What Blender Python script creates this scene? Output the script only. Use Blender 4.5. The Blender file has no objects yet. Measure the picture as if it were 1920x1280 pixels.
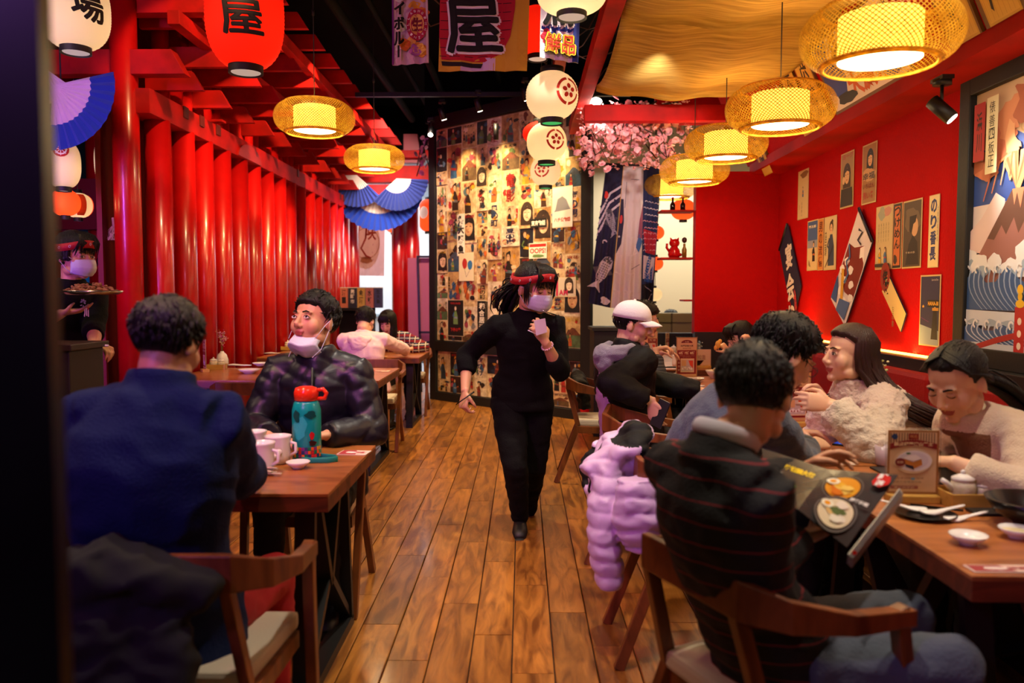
import bpy, bmesh, math, random
import numpy as np
from math import sin, cos, pi, radians, sqrt, atan2
from mathutils import Vector, Matrix, noise
from mathutils.geometry import tessellate_polygon
V = Vector
SC = bpy.context.scene
COL = SC.collection
rnd = random.Random(7)

# ------------------------------------------------------------------ camera
F = 1493.0
PITCH, YAW = radians(-3.37), radians(0.77)
CAMP = V((0, 0, 1.40))
cd = bpy.data.cameras.new('camera'); cam = bpy.data.objects.new('camera', cd); COL.objects.link(cam)
cam.location = CAMP
cam.rotation_euler = (pi/2 + PITCH, 0, YAW)
cd.sensor_width = 36; cd.lens = 36*F/1920; cd.clip_start = 0.05; cd.clip_end = 100
cd.dof.use_dof = True; cd.dof.focus_distance = 4.8; cd.dof.aperture_fstop = 2.2
SC.camera = cam
CM = cam.rotation_euler.to_matrix()
def ray(px, py): return CM @ V(((px-960)/F, (640-py)/F, -1.0))
def P(px, py, Y):                       # world point on the plane y = Y
    d = ray(px, py); return CAMP + d*(Y/d.y)
def PX(px, py, X):
    d = ray(px, py); return CAMP + d*(X/d.x)
def PZ(px, py, z):
    d = ray(px, py); return CAMP + d*((z-1.4)/d.z)
def PPL(px, py, o, n):
    d = ray(px, py); return CAMP + d*((V(o)-CAMP).dot(V(n))/d.dot(V(n)))

# ------------------------------------------------------------------ view and world
SC.view_settings.view_transform = 'Standard'
try: SC.view_settings.look = 'None'
except Exception: pass
SC.view_settings.gamma = 1; SC.view_settings.use_curve_mapping = False
SC.view_settings.exposure = 0.22
w = bpy.data.worlds.new('world'); SC.world = w; w.use_nodes = True
w.node_tree.nodes['Background'].inputs[0].default_value = (0.5, 0.35, 0.28, 1)
w.node_tree.nodes['Background'].inputs[1].default_value = 0.006
def light(kind, name, loc, energy, color, target=None, size=0.1, spot=60, blend=0.5, sy=None, spread=None):
    l = bpy.data.lights.new(name, kind); l.energy = energy; l.color = color
    if kind == 'AREA':
        l.size = size
        if sy: l.shape = 'RECTANGLE'; l.size_y = sy
        if spread: l.spread = radians(spread)
    else: l.shadow_soft_size = size
    if kind == 'SPOT': l.spot_size = radians(spot); l.spot_blend = blend
    o = bpy.data.objects.new(name, l); COL.objects.link(o); o.location = loc
    if target is not None:
        o.rotation_euler = (V(target)-V(loc)).to_track_quat('-Z', 'Y').to_euler()
    return o
WARM = (1.0, 0.72, 0.38); WHITE = (1.0, 0.86, 0.68); COOL = (0.85, 0.9, 1.0); PURPLE = (0.62, 0.16, 1.0)
# ceiling track spots over the aisle and tables (their lamp housings hang above the frame)
for i, (x, y, e, tx, ty) in enumerate([(0.2, 1.9, 150, -0.1, 2.9), (0.1, 4.0, 260, 0.0, 4.6), (-0.1, 6.6, 330, -0.3, 7.4), (-0.5, 9.0, 260, -0.6, 9.6),
        (-1.6, 2.6, 150, -1.2, 3.0), (-1.3, 7.4, 170, -1.6, 8.2), (-1.6, 4.9, 150, -1.9, 6.2), (1.6, 2.2, 150, 1.5, 2.6), (1.5, 3.4, 150, 1.4, 3.7), (1.9, 5.6, 110, 1.6, 6.0)]):
    light('SPOT', 'ceiling_spot', (x, y, 3.9), e, WARM if x < 0 else WHITE, (tx, ty, 0.7 if abs(x) > 1 else 0), 0.05, 62, 0.45)
for y, ty, tz, e, sp in ((5.0, 6.6, 2.85, 150, 36), (6.2, 7.6, 2.2, 230, 40), (7.6, 8.8, 2.7, 240, 34), (8.2, 9.6, 1.5, 200, 32), (9.6, 11.2, 2.6, 260, 40)):      # warm track spots grazing the red fence
    light('SPOT', 'fence_spot', (-1.5, y, 3.9), e, (1.0, .55, .22), (-2.9, ty, tz), .03, sp, .3)
light('SPOT', 'gate_fill_spot', (-1.7, 10.9, 3.95), 170, WHITE, (-2.3, 12.8, 2.8), .1, 75, .6)  # added fill without a fixture, brightens the fan bunting under the gate
light('SPOT', 'wall_fill_spot', (-1.0, 6.6, 4.1), 260, (1, .72, .4), (-.2, 9.7, 1.6), .1, 42, .7)  # extra warm fill, added to lift the whole poster wall
light('SPOT', 'pennant_spot', (1.2, 4.2, 3.9), 34, WHITE, (2.45, 4.9, 1.8), .1, 60, .7)
light('AREA', 'gate_fill_light', (-2.0, 11.9, 3.2), 14, WHITE, (-2.2, 13.8, 1.4), .8, spread=120)  # fill added inside the gate so the hanging curtain looks lit
light('SPOT', 'gate_fill_spot', (-1.2, 9.6, 3.9), 330, (1, .75, .65), (-1.5, 11.5, 1.2), .1, 40, .8)  # second added fill, aimed at the pink panel
# violet stage wash of the restaurant, from high behind the camera on the left
light('AREA', 'violet_wash', (-1.9, -0.6, 2.9), 10, (0.55, 0.2, 1.0), (0.6, 3.2, 0.8), 0.35, spread=90)
light('AREA', 'violet_tube', (-3.4, 2.7, 1.8), 16, (0.5, 0.12, 1.0), (-2.98, 6.0, 1.8), 0.05, sy=2.2, spread=70)
light('AREA', 'magenta_wash', (-1.3, 1.4, 3.0), 13, (1.0, 0.2, 0.5), (-0.6, 4.2, 1.0), 0.3, spread=100)
# general room bounce from the front-room lamps behind the camera
light('AREA', 'front_room_lamps', (0.3, -1.8, 3.2), 12, WARM, (0.2, 4.0, 1.0), 2.6)
# mall hall behind the openings
light('AREA', 'hall_light', (-2.0, 16.2, 3.6), 330, (0.96, 0.96, 1.0), (-2.0, 15.8, 0), 4.5)
light('AREA', 'hall_light', (2.6, 12.2, 3.4), 120, (1.0, 0.93, 0.8), (2.6, 12.4, 0), 2.4)
light('AREA', 'kitchen_light', (-5.2, 9.2, 2.9), 14, (0.3, 0.6, 1.0), (-4.8, 10.6, 1.6), 1.0)
light('AREA', 'kitchen_light', (-3.4, 3.4, 3.2), 16, (1.0, 0.7, 0.5), (-2.6, 4.3, 1.2), 0.6)

# ------------------------------------------------------------------ helpers
def hexc(h, a=1.0):
    h = h.lstrip('#'); c = [int(h[i:i+2], 16)/255 for i in (0, 2, 4)]
    return tuple(((x/12.92) if x <= .04045 else ((x+.055)/1.055)**2.4) for x in c) + (a,)
MATS = {}
def mat(name, color='#808080', rough=.5, metal=0, bump=0, bscale=40, kind=None, emit=0, color2=None, scale=8, spec=.5, coat=0, stretch=None, trans=0, sheen=0, alpha=1, sub=0):
    if name in MATS: return MATS[name]
    m = bpy.data.materials.new(name); m.use_nodes = True; nt = m.node_tree; b = nt.nodes['Principled BSDF']
    c1 = hexc(color) if isinstance(color, str) else color
    b.inputs['Base Color'].default_value = c1; b.inputs['Roughness'].default_value = rough; b.inputs['Metallic'].default_value = metal
    b.inputs['Specular IOR Level'].default_value = spec; b.inputs['Coat Weight'].default_value = coat; b.inputs['Coat Roughness'].default_value = .12
    b.inputs['Transmission Weight'].default_value = trans; b.inputs['Sheen Weight'].default_value = sheen; b.inputs['Alpha'].default_value = alpha
    if sub: b.inputs['Subsurface Weight'].default_value = sub; b.inputs['Subsurface Radius'].default_value = (.012, .005, .003); b.inputs['Subsurface Scale'].default_value = 1
    tc = nt.nodes.new('ShaderNodeTexCoord'); mp = nt.nodes.new('ShaderNodeMapping'); nt.links.new(tc.outputs['Object'], mp.inputs[0])
    if stretch: mp.inputs['Scale'].default_value = stretch
    L = nt.links.new
    if color2 and kind in (None, 'noise', 'wood'):
        n = nt.nodes.new('ShaderNodeTexNoise'); n.inputs['Scale'].default_value = scale; n.inputs['Detail'].default_value = 6; L(mp.outputs[0], n.inputs['Vector'])
        if kind == 'wood': n.inputs['Distortion'].default_value = 1.2
        r = nt.nodes.new('ShaderNodeValToRGB'); r.color_ramp.elements[0].position = .35; r.color_ramp.elements[1].position = .66
        r.color_ramp.elements[0].color = c1; r.color_ramp.elements[1].color = hexc(color2)
        L(n.outputs['Fac'], r.inputs[0]); L(r.outputs[0], b.inputs['Base Color'])
    if kind == 'attr':
        a = nt.nodes.new('ShaderNodeVertexColor'); a.layer_name = 'Col'; L(a.outputs[0], b.inputs['Base Color'])
        if emit: L(a.outputs[0], b.inputs['Emission Color']); b.inputs['Emission Strength'].default_value = emit
    elif emit:
        b.inputs['Emission Color'].default_value = c1; b.inputs['Emission Strength'].default_value = emit
    if kind == 'stripes':                       # thin horizontal yarn stripes knitted in the cloth
        s = nt.nodes.new('ShaderNodeSeparateXYZ'); L(mp.outputs[0], s.inputs[0])
        mo = nt.nodes.new('ShaderNodeMath'); mo.operation = 'PINGPONG'; mo.inputs[1].default_value = .5; mu = nt.nodes.new('ShaderNodeMath'); mu.operation = 'MULTIPLY'; mu.inputs[1].default_value = scale
        L(s.outputs['Z'], mu.inputs[0]); L(mu.outputs[0], mo.inputs[0]); lt = nt.nodes.new('ShaderNodeMath'); lt.operation = 'LESS_THAN'; lt.inputs[1].default_value = .035; L(mo.outputs[0], lt.inputs[0])
        mx = nt.nodes.new('ShaderNodeMix'); mx.data_type = 'RGBA'; mx.inputs[6].default_value = c1; mx.inputs[7].default_value = hexc(color2); L(lt.outputs[0], mx.inputs[0]); L(mx.outputs[2], b.inputs['Base Color'])
    if kind == 'plaid':
        prev = None; s = nt.nodes.new('ShaderNodeSeparateXYZ'); L(mp.outputs[0], s.inputs[0]); cur = c1
        out = None
        for ax, sc_, th, colr in (('X', 16, .22, '#1c3f63'), ('Z', 16, .22, '#8f1020'), ('X', 16, .07, '#e8dcd0'), ('Z', 16, .07, '#e8dcd0')):
            mu = nt.nodes.new('ShaderNodeMath'); mu.operation = 'MULTIPLY_ADD'; mu.inputs[1].default_value = sc_; mu.inputs[2].default_value = .5 if th < .1 else 0; L(s.outputs[ax], mu.inputs[0])
            mo = nt.nodes.new('ShaderNodeMath'); mo.operation = 'PINGPONG'; mo.inputs[1].default_value = .5; L(mu.outputs[0], mo.inputs[0])
            lt = nt.nodes.new('ShaderNodeMath'); lt.operation = 'LESS_THAN'; lt.inputs[1].default_value = th; L(mo.outputs[0], lt.inputs[0])
            mx = nt.nodes.new('ShaderNodeMix'); mx.data_type = 'RGBA'; mx.inputs[6].default_value = c1; mx.inputs[7].default_value = hexc(colr); L(lt.outputs[0], mx.inputs[0])
            if out is not None: L(out, mx.inputs[6])
            out = mx.outputs[2]
        L(out, b.inputs['Base Color'])
    if bump:
        n = nt.nodes.new('ShaderNodeTexNoise'); n.inputs['Scale'].default_value = bscale; n.inputs['Detail'].default_value = 5; L(mp.outputs[0], n.inputs['Vector'])
        bp = nt.nodes.new('ShaderNodeBump'); bp.inputs['Strength'].default_value = bump; bp.inputs['Distance'].default_value = .01
        L(n.outputs['Fac'], bp.inputs['Height']); L(bp.outputs[0], b.inputs['Normal'])
    MATS[name] = m; return m

class MB:
    def __init__(s): s.v = []; s.f = []; s.c = []; s.m = []; s.sm = []; s.cc = (.5, .5, .5, 1); s.mi = 0; s.smooth = False
    def add(s, verts, faces, color=None, mi=None, smooth=None):
        o = len(s.v); s.v.extend([tuple(p) for p in verts])
        c = color if color is not None else s.cc
        for f in faces:
            s.f.append(tuple(o+i for i in f)); s.c.append(c); s.m.append(s.mi if mi is None else mi); s.sm.append(s.smooth if smooth is None else smooth)
        return s
    def box(s, c, d, rot=None, **k):
        hx, hy, hz = d[0]/2, d[1]/2, d[2]/2
        vs = [V((x, y, z)) for x in (-hx, hx) for y in (-hy, hy) for z in (-hz, hz)]
        if rot is not None: vs = [rot @ v for v in vs]
        vs = [v + V(c) for v in vs]
        return s.add(vs, [(0, 1, 3, 2), (4, 6, 7, 5), (0, 4, 5, 1), (2, 3, 7, 6), (0, 2, 6, 4), (1, 5, 7, 3)], **k)
    def bar(s, a, b, w_, h_, up=(0, 0, 1), **k):     # box from a to b, w across, h along up
        a, b = V(a), V(b); d = (b-a); L = d.length; d.normalize(); u = V(up); r = d.cross(u)
        if r.length < 1e-4: r = d.cross(V((1, 0, 0)))
        r.normalize(); u = r.cross(d)
        vs = [p + r*x*w_/2 + u*z*h_/2 for p in (a, b) for x in (-1, 1) for z in (-1, 1)]
        return s.add(vs, [(0, 1, 3, 2), (4, 6, 7, 5), (0, 4, 5, 1), (2, 3, 7, 6), (0, 2, 6, 4), (1, 5, 7, 3)], **k)
    def tube(s, pts, rads, n=8, caps=True, side=None, close=False, **k):
        pts = [V(p) for p in pts]; N = len(pts)
        if not isinstance(rads, (list, tuple)): rads = [rads]*N
        rads = [(r if isinstance(r, tuple) else (r, r)) for r in rads]
        k.setdefault('smooth', True)
        rings = []; prev = V(side) if side is not None else None
        for i, p in enumerate(pts):
            if close: t = pts[(i+1) % N]-pts[i-1]
            else: t = pts[min(i+1, N-1)]-pts[max(i-1, 0)]
            if t.length < 1e-9: t = V((0, 0, 1))
            t.normalize()
            if prev is None:
                prev = t.cross(V((0, 0, 1)))
                if prev.length < .1: prev = t.cross(V((0, 1, 0)))
            sd = (V(side) if side is not None else prev); sd = sd - t*sd.dot(t)
            if sd.length < 1e-3: sd = prev - t*prev.dot(t)
            sd.normalize(); prev = sd; u = t.cross(sd)
            rings.append([p + sd*cos(2*pi*j/n)*rads[i][0] + u*sin(2*pi*j/n)*rads[i][1] for j in range(n)])
        vs = [q for r in rings for q in r]; fs = []
        M = N if close else N-1
        for i in range(M):
            for j in range(n):
                a, b = i*n+j, i*n+(j+1) % n; c_, d_ = ((i+1) % N)*n+(j+1) % n, ((i+1) % N)*n+j
                fs.append((a, b, c_, d_))
        if caps and not close: fs.append(tuple(range(n))[::-1]); fs.append(tuple((N-1)*n+j for j in range(n)))
        return s.add(vs, fs, **k)
    def capsule(s, a, b, ra, rb, n=10, **k):
        a, b = V(a), V(b); d = (b-a).normalized() if (b-a).length > 1e-6 else V((0, 0, 1))
        pts = [a-d*ra*.95, a-d*ra*.7, a, b, b+d*rb*.7, b+d*rb*.95]
        return s.tube(pts, [ra*.3, ra*.72, ra, rb, rb*.72, rb*.3], n, **k)
    def ell(s, c, r, n=16, m=10, rot=None, **k):
        c = V(c); vs = []; fs = []; k.setdefault('smooth', True)
        r = (r, r, r) if isinstance(r, (int, float)) else r
        for i in range(m+1):
            th = pi*i/m
            for j in range(n):
                p = V((sin(th)*cos(2*pi*j/n)*r[0], sin(th)*sin(2*pi*j/n)*r[1], cos(th)*r[2]))
                if rot is not None: p = rot @ p
                vs.append(c+p)
        for i in range(m):
            for j in range(n): fs.append((i*n+j, (i+1)*n+j, (i+1)*n+(j+1) % n, i*n+(j+1) % n))
        return s.add(vs, fs, **k)
    def lathe(s, prof, n=24, c=(0, 0, 0), cap=True, **k):        # prof: (r, z)
        vs = []; fs = []; c = V(c); k.setdefault('smooth', True)
        for r, z in prof:
            for j in range(n): vs.append(c+V((r*cos(2*pi*j/n), r*sin(2*pi*j/n), z)))
        for i in range(len(prof)-1):
            for j in range(n): fs.append((i*n+j, i*n+(j+1) % n, (i+1)*n+(j+1) % n, (i+1)*n+j))
        if cap:
            if prof[0][0] > 1e-4: fs.append(tuple(range(n))[::-1])
            if prof[-1][0] > 1e-4: fs.append(tuple((len(prof)-1)*n+j for j in range(n)))
        return s.add(vs, fs, **k)
    def prism(s, poly, o, u, v, nrm, t, **k):                # polygon in plane (o,u,v) extruded by t along nrm
        o, u, v, nrm = V(o), V(u), V(v), V(nrm); n = len(poly)
        A = [o+u*x+v*y for x, y in poly]; B = [p+nrm*t for p in A]
        tri = tessellate_polygon([[V((x, y, 0)) for x, y in poly]])
        fs = [tuple(t_) for t_ in tri]+[tuple(n+i for i in t_[::-1]) for t_ in tri]+[(i, (i+1) % n, n+(i+1) % n, n+i) for i in range(n)]
        return s.add(A+B, fs, **k)
    def mesh(s, name='mesh'):
        me = bpy.data.meshes.new(name); me.from_pydata(s.v, [], s.f)
        if s.f:
            me.polygons.foreach_set('material_index', s.m); me.polygons.foreach_set('use_smooth', s.sm)
            ca = me.color_attributes.new('Col', 'FLOAT_COLOR', 'CORNER')
            arr = np.repeat(np.array(s.c, dtype=np.float32).reshape(-1, 4), [len(f) for f in s.f], axis=0)
            ca.data.foreach_set('color', arr.ravel())
        me.update(); return me
    def build(s, name, mats, parent=None, bevel=0, normals=True, world=False, label=None):
        me = s.mesh(name)
        if normals and s.f:
            bm = bmesh.new(); bm.from_mesh(me)
            bmesh.ops.recalc_face_normals(bm, faces=bm.faces)
            if bevel: bmesh.ops.bevel(bm, geom=[e for e in bm.edges if len(e.link_faces) == 2 and e.calc_face_angle(0) > .6], offset=bevel, segments=2, affect='EDGES', profile=.6)
            bm.to_mesh(me); bm.free()
        return obj(name, me, mats, parent, world, label)
def obj(name, me, mats, parent=None, world=False, label=None):
    for m in (mats if isinstance(mats, (list, tuple)) else [mats]): me.materials.append(m)
    o = bpy.data.objects.new(name, me); COL.objects.link(o)
    if parent is not None:
        o.parent = parent
        if world: o.matrix_parent_inverse = WM(parent).inverted()
    if label: o['label'] = label
    return o
def WM(o):
    m = o.matrix_basis.copy()
    if o.parent is not None: m = WM(o.parent) @ o.matrix_parent_inverse @ m
    return m
def tag(o, label, cat, group=None):
    o['label'] = label; o['category'] = cat
    if group: o['group'] = group
    return o
def struct(o): o['kind'] = 'structure'; return o
def thing(name, label, cat, loc=(0, 0, 0), rz=0, group=None):
    o = bpy.data.objects.new(name, None); o.empty_display_size = .1; COL.objects.link(o); o.location = loc; o.rotation_euler = (0, 0, rz)
    return tag(o, label, cat, group)
def dup(o, loc=None, rz=None, label=None, group=None, parent=None, scale=None):
    def rec(a, par):
        c = a.copy(); COL.objects.link(c); c.parent = par
        for ch in kids(a): rec(ch, c)
        return c
    c = rec(o, parent)
    if loc is not None: c.location = loc
    if rz is not None: c.rotation_euler = (0, 0, rz)
    if label: c['label'] = label
    if group: c['group'] = group
    if scale: c.scale = (scale,)*3 if isinstance(scale, (int, float)) else scale
    return c
KC = {}
def kids(a): return [o for o in COL.objects if o.parent is a]

# ---- flat print drawn as coloured polygons
_tx = {}
def text_polys(st, bold=0.0):
    key = (st, bold)
    if key in _tx: return _tx[key]
    cu = bpy.data.curves.new('t', 'FONT'); cu.body = st; cu.fill_mode = 'FRONT'; cu.resolution_u = 2; cu.offset = bold; cu.space_line = .85
    o = bpy.data.objects.new('t', cu); COL.objects.link(o)
    dg = bpy.context.evaluated_depsgraph_get(); me = bpy.data.meshes.new_from_object(o.evaluated_get(dg))
    vs = [(v.co.x, v.co.y) for v in me.vertices]; fs = [tuple(p.vertices) for p in me.polygons]
    bpy.data.objects.remove(o); bpy.data.curves.remove(cu); bpy.data.meshes.remove(me)
    if vs:
        x0 = min(v[0] for v in vs); x1 = max(v[0] for v in vs); y0 = min(v[1] for v in vs); y1 = max(v[1] for v in vs)
        vs = [((x-x0)/max(x1-x0, 1e-6)-.5, (y-y0)/max(y1-y0, 1e-6)-.5) for x, y in vs]
    _tx[key] = (vs, fs); return _tx[key]
class Art:
    """print on a surface: mapf(u, v, height) -> point; every layer lies a hair above the last"""
    def __init__(s, mb, mapf, step=.0004, maxe=None): s.mb = mb; s.f = mapf; s.L = 1; s.step = step; s.maxe = maxe
    def tris(s, vs, fs, col):
        if s.maxe: vs, fs = subdiv(vs, fs, s.maxe)
        h = s.L*s.step; s.mb.add([s.f(x, y, h) for x, y in vs], fs, color=hexc(col) if isinstance(col, str) else col, smooth=False)
    def poly(s, pts, col, up=True):
        tri = tessellate_polygon([[V((x, y, 0)) for x, y in pts]]); s.tris(list(pts), [tuple(t) for t in tri], col)
        if up: s.L += 1
    def rect(s, x0, y0, x1, y1, col, up=True): s.poly([(x0, y0), (x1, y0), (x1, y1), (x0, y1)], col, up)
    def disc(s, x, y, rx, ry, col, n=16, rot=0, up=True):
        s.poly([(x+rx*cos(a)*cos(rot)-ry*sin(a)*sin(rot), y+rx*cos(a)*sin(rot)+ry*sin(a)*cos(rot)) for a in [2*pi*i/n for i in range(n)]], col, up)
    def line(s, pts, w0, col, w1=None, up=True):
        w1 = w0 if w1 is None else w1; n = len(pts); vs = []
        for i, (x, y) in enumerate(pts):
            a = pts[max(i-1, 0)]; b = pts[min(i+1, n-1)]; dx, dy = b[0]-a[0], b[1]-a[1]; l = sqrt(dx*dx+dy*dy) or 1
            ww = (w0+(w1-w0)*i/max(n-1, 1))/2; vs += [(x-dy/l*ww, y+dx/l*ww), (x+dy/l*ww, y-dx/l*ww)]
        s.tris(vs, [(2*i, 2*i+1, 2*i+3, 2*i+2) for i in range(n-1)], col)
        if up: s.L += 1
    def ring(s, x, y, r0, r1, col, a0=0, a1=2*pi, n=20, up=True, ky=1):
        vs = []; 
        for i in range(n+1):
            a = a0+(a1-a0)*i/n; vs += [(x+r0*cos(a), y+r0*ky*sin(a)), (x+r1*cos(a), y+r1*ky*sin(a))]
        s.tris(vs, [(2*i, 2*i+1, 2*i+3, 2*i+2) for i in range(n)], col)
        if up: s.L += 1
    def heavy(s, st, x, y, w_, h_, col, d, rot=0, slant=0, bold=0, n=8):      # a thick brush stroke: copies of the character side by side
        for k in range(n): s.text(st, x+d*cos(2*pi*k/n), y+d*sin(2*pi*k/n), w_, h_, col, bold, rot, True, slant)
        s.text(st, x, y, w_, h_, col, bold, rot, True, slant)
    def text(s, st, x, y, w_, h_, col, bold=0.0, rot=0, up=True, slant=0):
        vs, fs = text_polys(st, bold)
        if not vs: return
        s.tris([(x+(a+slant*b)*w_*cos(rot)-b*h_*sin(rot), y+(a+slant*b)*w_*sin(rot)+b*h_*cos(rot)) for a, b in vs], fs, col)
        if up: s.L += 1
    def vtext(s, st, x, y, w_, h_, col, bold=0.0):             # characters stacked top to bottom, centred
        n = len(st); ch = h_/n
        for i, c in enumerate(st): s.text(c, x, y+h_/2-ch*(i+.5), w_, ch*.88, col, bold, up=False)
        s.L += 1
    def blob(s, x, y, rx, ry, col, seed=0, n=18, k=.3, up=True):
        q = random.Random(seed); ph = [q.random()*6.3 for _ in range(4)]
        s.poly([(x+rx*cos(a)*(1+k*(sin(3*a+ph[0])*.5+sin(5*a+ph[1])*.35)), y+ry*sin(a)*(1+k*(sin(2*a+ph[2])*.5+sin(7*a+ph[3])*.25))) for a in [2*pi*i/n for i in range(n)]], col, up)
def subdiv(vs, fs, maxe):
    bm = bmesh.new(); bv = [bm.verts.new((x, y, 0)) for x, y in vs]
    for f in fs:
        try: bm.faces.new([bv[i] for i in f])
        except Exception: pass
    bmesh.ops.triangulate(bm, faces=bm.faces)
    for _ in range(6):
        es = [e for e in bm.edges if e.calc_length() > maxe]
        if not es: break
        bmesh.ops.subdivide_edges(bm, edges=es, cuts=1); bmesh.ops.triangulate(bm, faces=bm.faces)
    bm.verts.index_update(); a = [(v.co.x, v.co.y) for v in bm.verts]; b = [tuple(v.index for v in f.verts) for f in bm.faces]; bm.free(); return a, b
def plane(o, u, v):
    o, u, v = V(o), V(u).normalized(), V(v).normalized(); n = u.cross(v)
    return lambda x, y, h: o+u*x+v*y+n*h
PRINT = mat('printed_paper', rough=.6, kind='attr')
CLOTHP = mat('printed_cloth', rough=.85, kind='attr', bump=.15, bscale=300)
SHEER = mat('sheer_cloth', rough=.9, kind='attr')
nt = SHEER.node_tree; b = nt.nodes['Principled BSDF']; tl = nt.nodes.new('ShaderNodeBsdfTranslucent'); mx = nt.nodes.new('ShaderNodeMixShader'); mx.inputs[0].default_value = .75
nt.links.new(b.inputs['Base Color'].links[0].from_socket, tl.inputs[0]); nt.links.new(b.outputs[0], mx.inputs[1]); nt.links.new(tl.outputs[0], mx.inputs[2]); nt.links.new(mx.outputs[0], nt.nodes['Material Output'].inputs[0])
GLOSSP = mat('printed_gloss', rough=.25, kind='attr')
# ------------------------------------------------------------------ materials of the building
def wood_mat(name, c1, c2, rough, stretch, scale=3.0, rand=.35, bump=.08, spec=.5, coat=0):
    m = mat(name, c1, rough, color2=c2, kind='wood', scale=scale, stretch=stretch, bump=bump, bscale=12, spec=spec, coat=coat)
    nt = m.node_tree; b = nt.nodes['Principled BSDF']; src = b.inputs['Base Color'].links[0].from_socket
    oi = nt.nodes.new('ShaderNodeObjectInfo'); ge = nt.nodes.new('ShaderNodeNewGeometry'); ad = nt.nodes.new('ShaderNodeMath'); ad.operation = 'ADD'
    nt.links.new(oi.outputs['Random'], ad.inputs[0]); nt.links.new(ge.outputs['Random Per Island'], ad.inputs[1])
    fr = nt.nodes.new('ShaderNodeMath'); fr.operation = 'FRACT'; nt.links.new(ad.outputs[0], fr.inputs[0])
    mr = nt.nodes.new('ShaderNodeMapRange'); mr.inputs[3].default_value = 1-rand; mr.inputs[4].default_value = 1+rand*.6; nt.links.new(fr.outputs[0], mr.inputs[0])
    hs = nt.nodes.new('ShaderNodeHueSaturation'); nt.links.new(mr.outputs[0], hs.inputs['Value']); nt.links.new(src, hs.inputs['Color']); nt.links.new(hs.outputs[0], b.inputs['Base Color'])
    # every plank takes its own piece of grain
    mp = [n for n in nt.nodes if n.type == 'MAPPING'][0]; cx = nt.nodes.new('ShaderNodeCombineXYZ')
    mu = nt.nodes.new('ShaderNodeMath'); mu.operation = 'MULTIPLY'; mu.inputs[1].default_value = 40; nt.links.new(fr.outputs[0], mu.inputs[0])
    nt.links.new(mu.outputs[0], cx.inputs[1]); nt.links.new(mu.outputs[0], cx.inputs[2]); nt.links.new(cx.outputs[0], mp.inputs['Location'])
    return m
M_FLOOR = wood_mat('floor_wood', '#b0722f', '#6d3e17', .3, (7, 1.1, 1), 2.6, .32, .12, coat=.15)
M_TABLE = wood_mat('table_wood', '#b8713a', '#8a4a20', .34, (1.2, 5, 5), 2.2, .08, .04, coat=.2)
M_TEDGE = mat('table_edge_wood', '#7a3a1c', .42, color2='#42200f', kind='wood', scale=3, stretch=(1, 4, 4))
M_CHAIR = wood_mat('chair_wood', '#8a4d22', '#5c2f12', .38, (4, 4, 1), 3, .12, .04)
M_BLACKM = mat('black_metal', '#0d0b0b', .45)
M_BLACK = mat('black_paint', '#0b0a0a', .6, bump=.1)
M_GROUT = mat('floor_gap', '#1c0f07', .8)
M_RED = mat('red_lacquer', '#c40d0f', .3, coat=.35, bump=.07, bscale=7, color2='#a3070b', kind='noise', scale=3)
M_REDB = mat('red_paint_timber', '#bd0f0c', .6, spec=.18, bump=.15, bscale=12, color2='#8f0e0c', kind='noise', scale=4)
M_REDWALL = mat('red_wall_paint', '#b00406', .8, spec=.12, bump=.5, bscale=60)
M_CEIL = mat('dark_ceiling', '#050505', .95, spec=.1)
M_CREAM = mat('cream_wall', '#d9cbaa', .8)
M_HALLW = mat('hall_white', '#dfe6ec', .6)
M_TILE = mat('hall_tile', '#a9aeb4', .16)
M_REDVEL = mat('red_bench_leather', '#9c0a0d', .5, bump=.2, bscale=90)
M_STEEL = mat('steel', '#b8b4ae', .25, 1)
M_BRASS = mat('led_profile', '#302418', .5)

# ------------------------------------------------------------------ floor
fl = struct(MB().box((-.2, 6.4, -.06), (5.9, 13.2, .08)).build('floor', M_GROUT))
pl = MB(); W_, L_ = .159, .9
hx, hy = W_/2-.0018, L_/2-.0015
prof = [(-hx, -.02), (-hx, -.0025), (-hx+.003, 0), (hx-.003, 0), (hx, -.0025), (hx, -.02)]
def plank_geo(mb, cx, cy, l):
    n = len(prof); h = l/2-.0015
    vs = [(cx+x, cy+s*h, z) for s in (-1, 1) for x, z in prof]
    mb.add(vs, [(i, (i+1) % n, n+(i+1) % n, n+i) for i in range(n)]+[tuple(range(n)), tuple(range(n, 2*n))])
spots = []
ncol = 35
for i in range(ncol):
    x = -3.08+(i+.5)*.16; off = (i*.37 % 1)*L_
    y = .2-off
    while y < 12.95:
        y1 = min(y+L_, 12.97)
        if y1 > .3 and y1-y > .1:
            y0 = max(y, .25); spots.append((x, (y0+y1)/2, y1-y0))
        y += L_
def visible(s):
    x, y = s[0], s[1]
    return y > 2.4 and x > -.72*y*.66 and x < .75 and (x > -1.4 or y < 0)
spots.sort(key=lambda s: (not visible(s), s[1]+abs(s[0])*.2))
g = MB(); plank_geo(g, 0, 0, L_); pm = g.mesh('plank'); pm.materials.append(M_FLOOR)
rest = MB(); npl = 0
for (x, y, l) in spots:
    if npl < 290 and visible((x, y, l)) and abs(l-L_) < .01:
        o = bpy.data.objects.new('plank', pm); COL.objects.link(o); o.parent = fl; o.location = (x, y, rnd.uniform(-.0006, .0006)); npl += 1
    else: plank_geo(rest, x, y, l)
o = rest.build('floor_planks', M_FLOOR, fl); o['kind'] = 'stuff'

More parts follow.
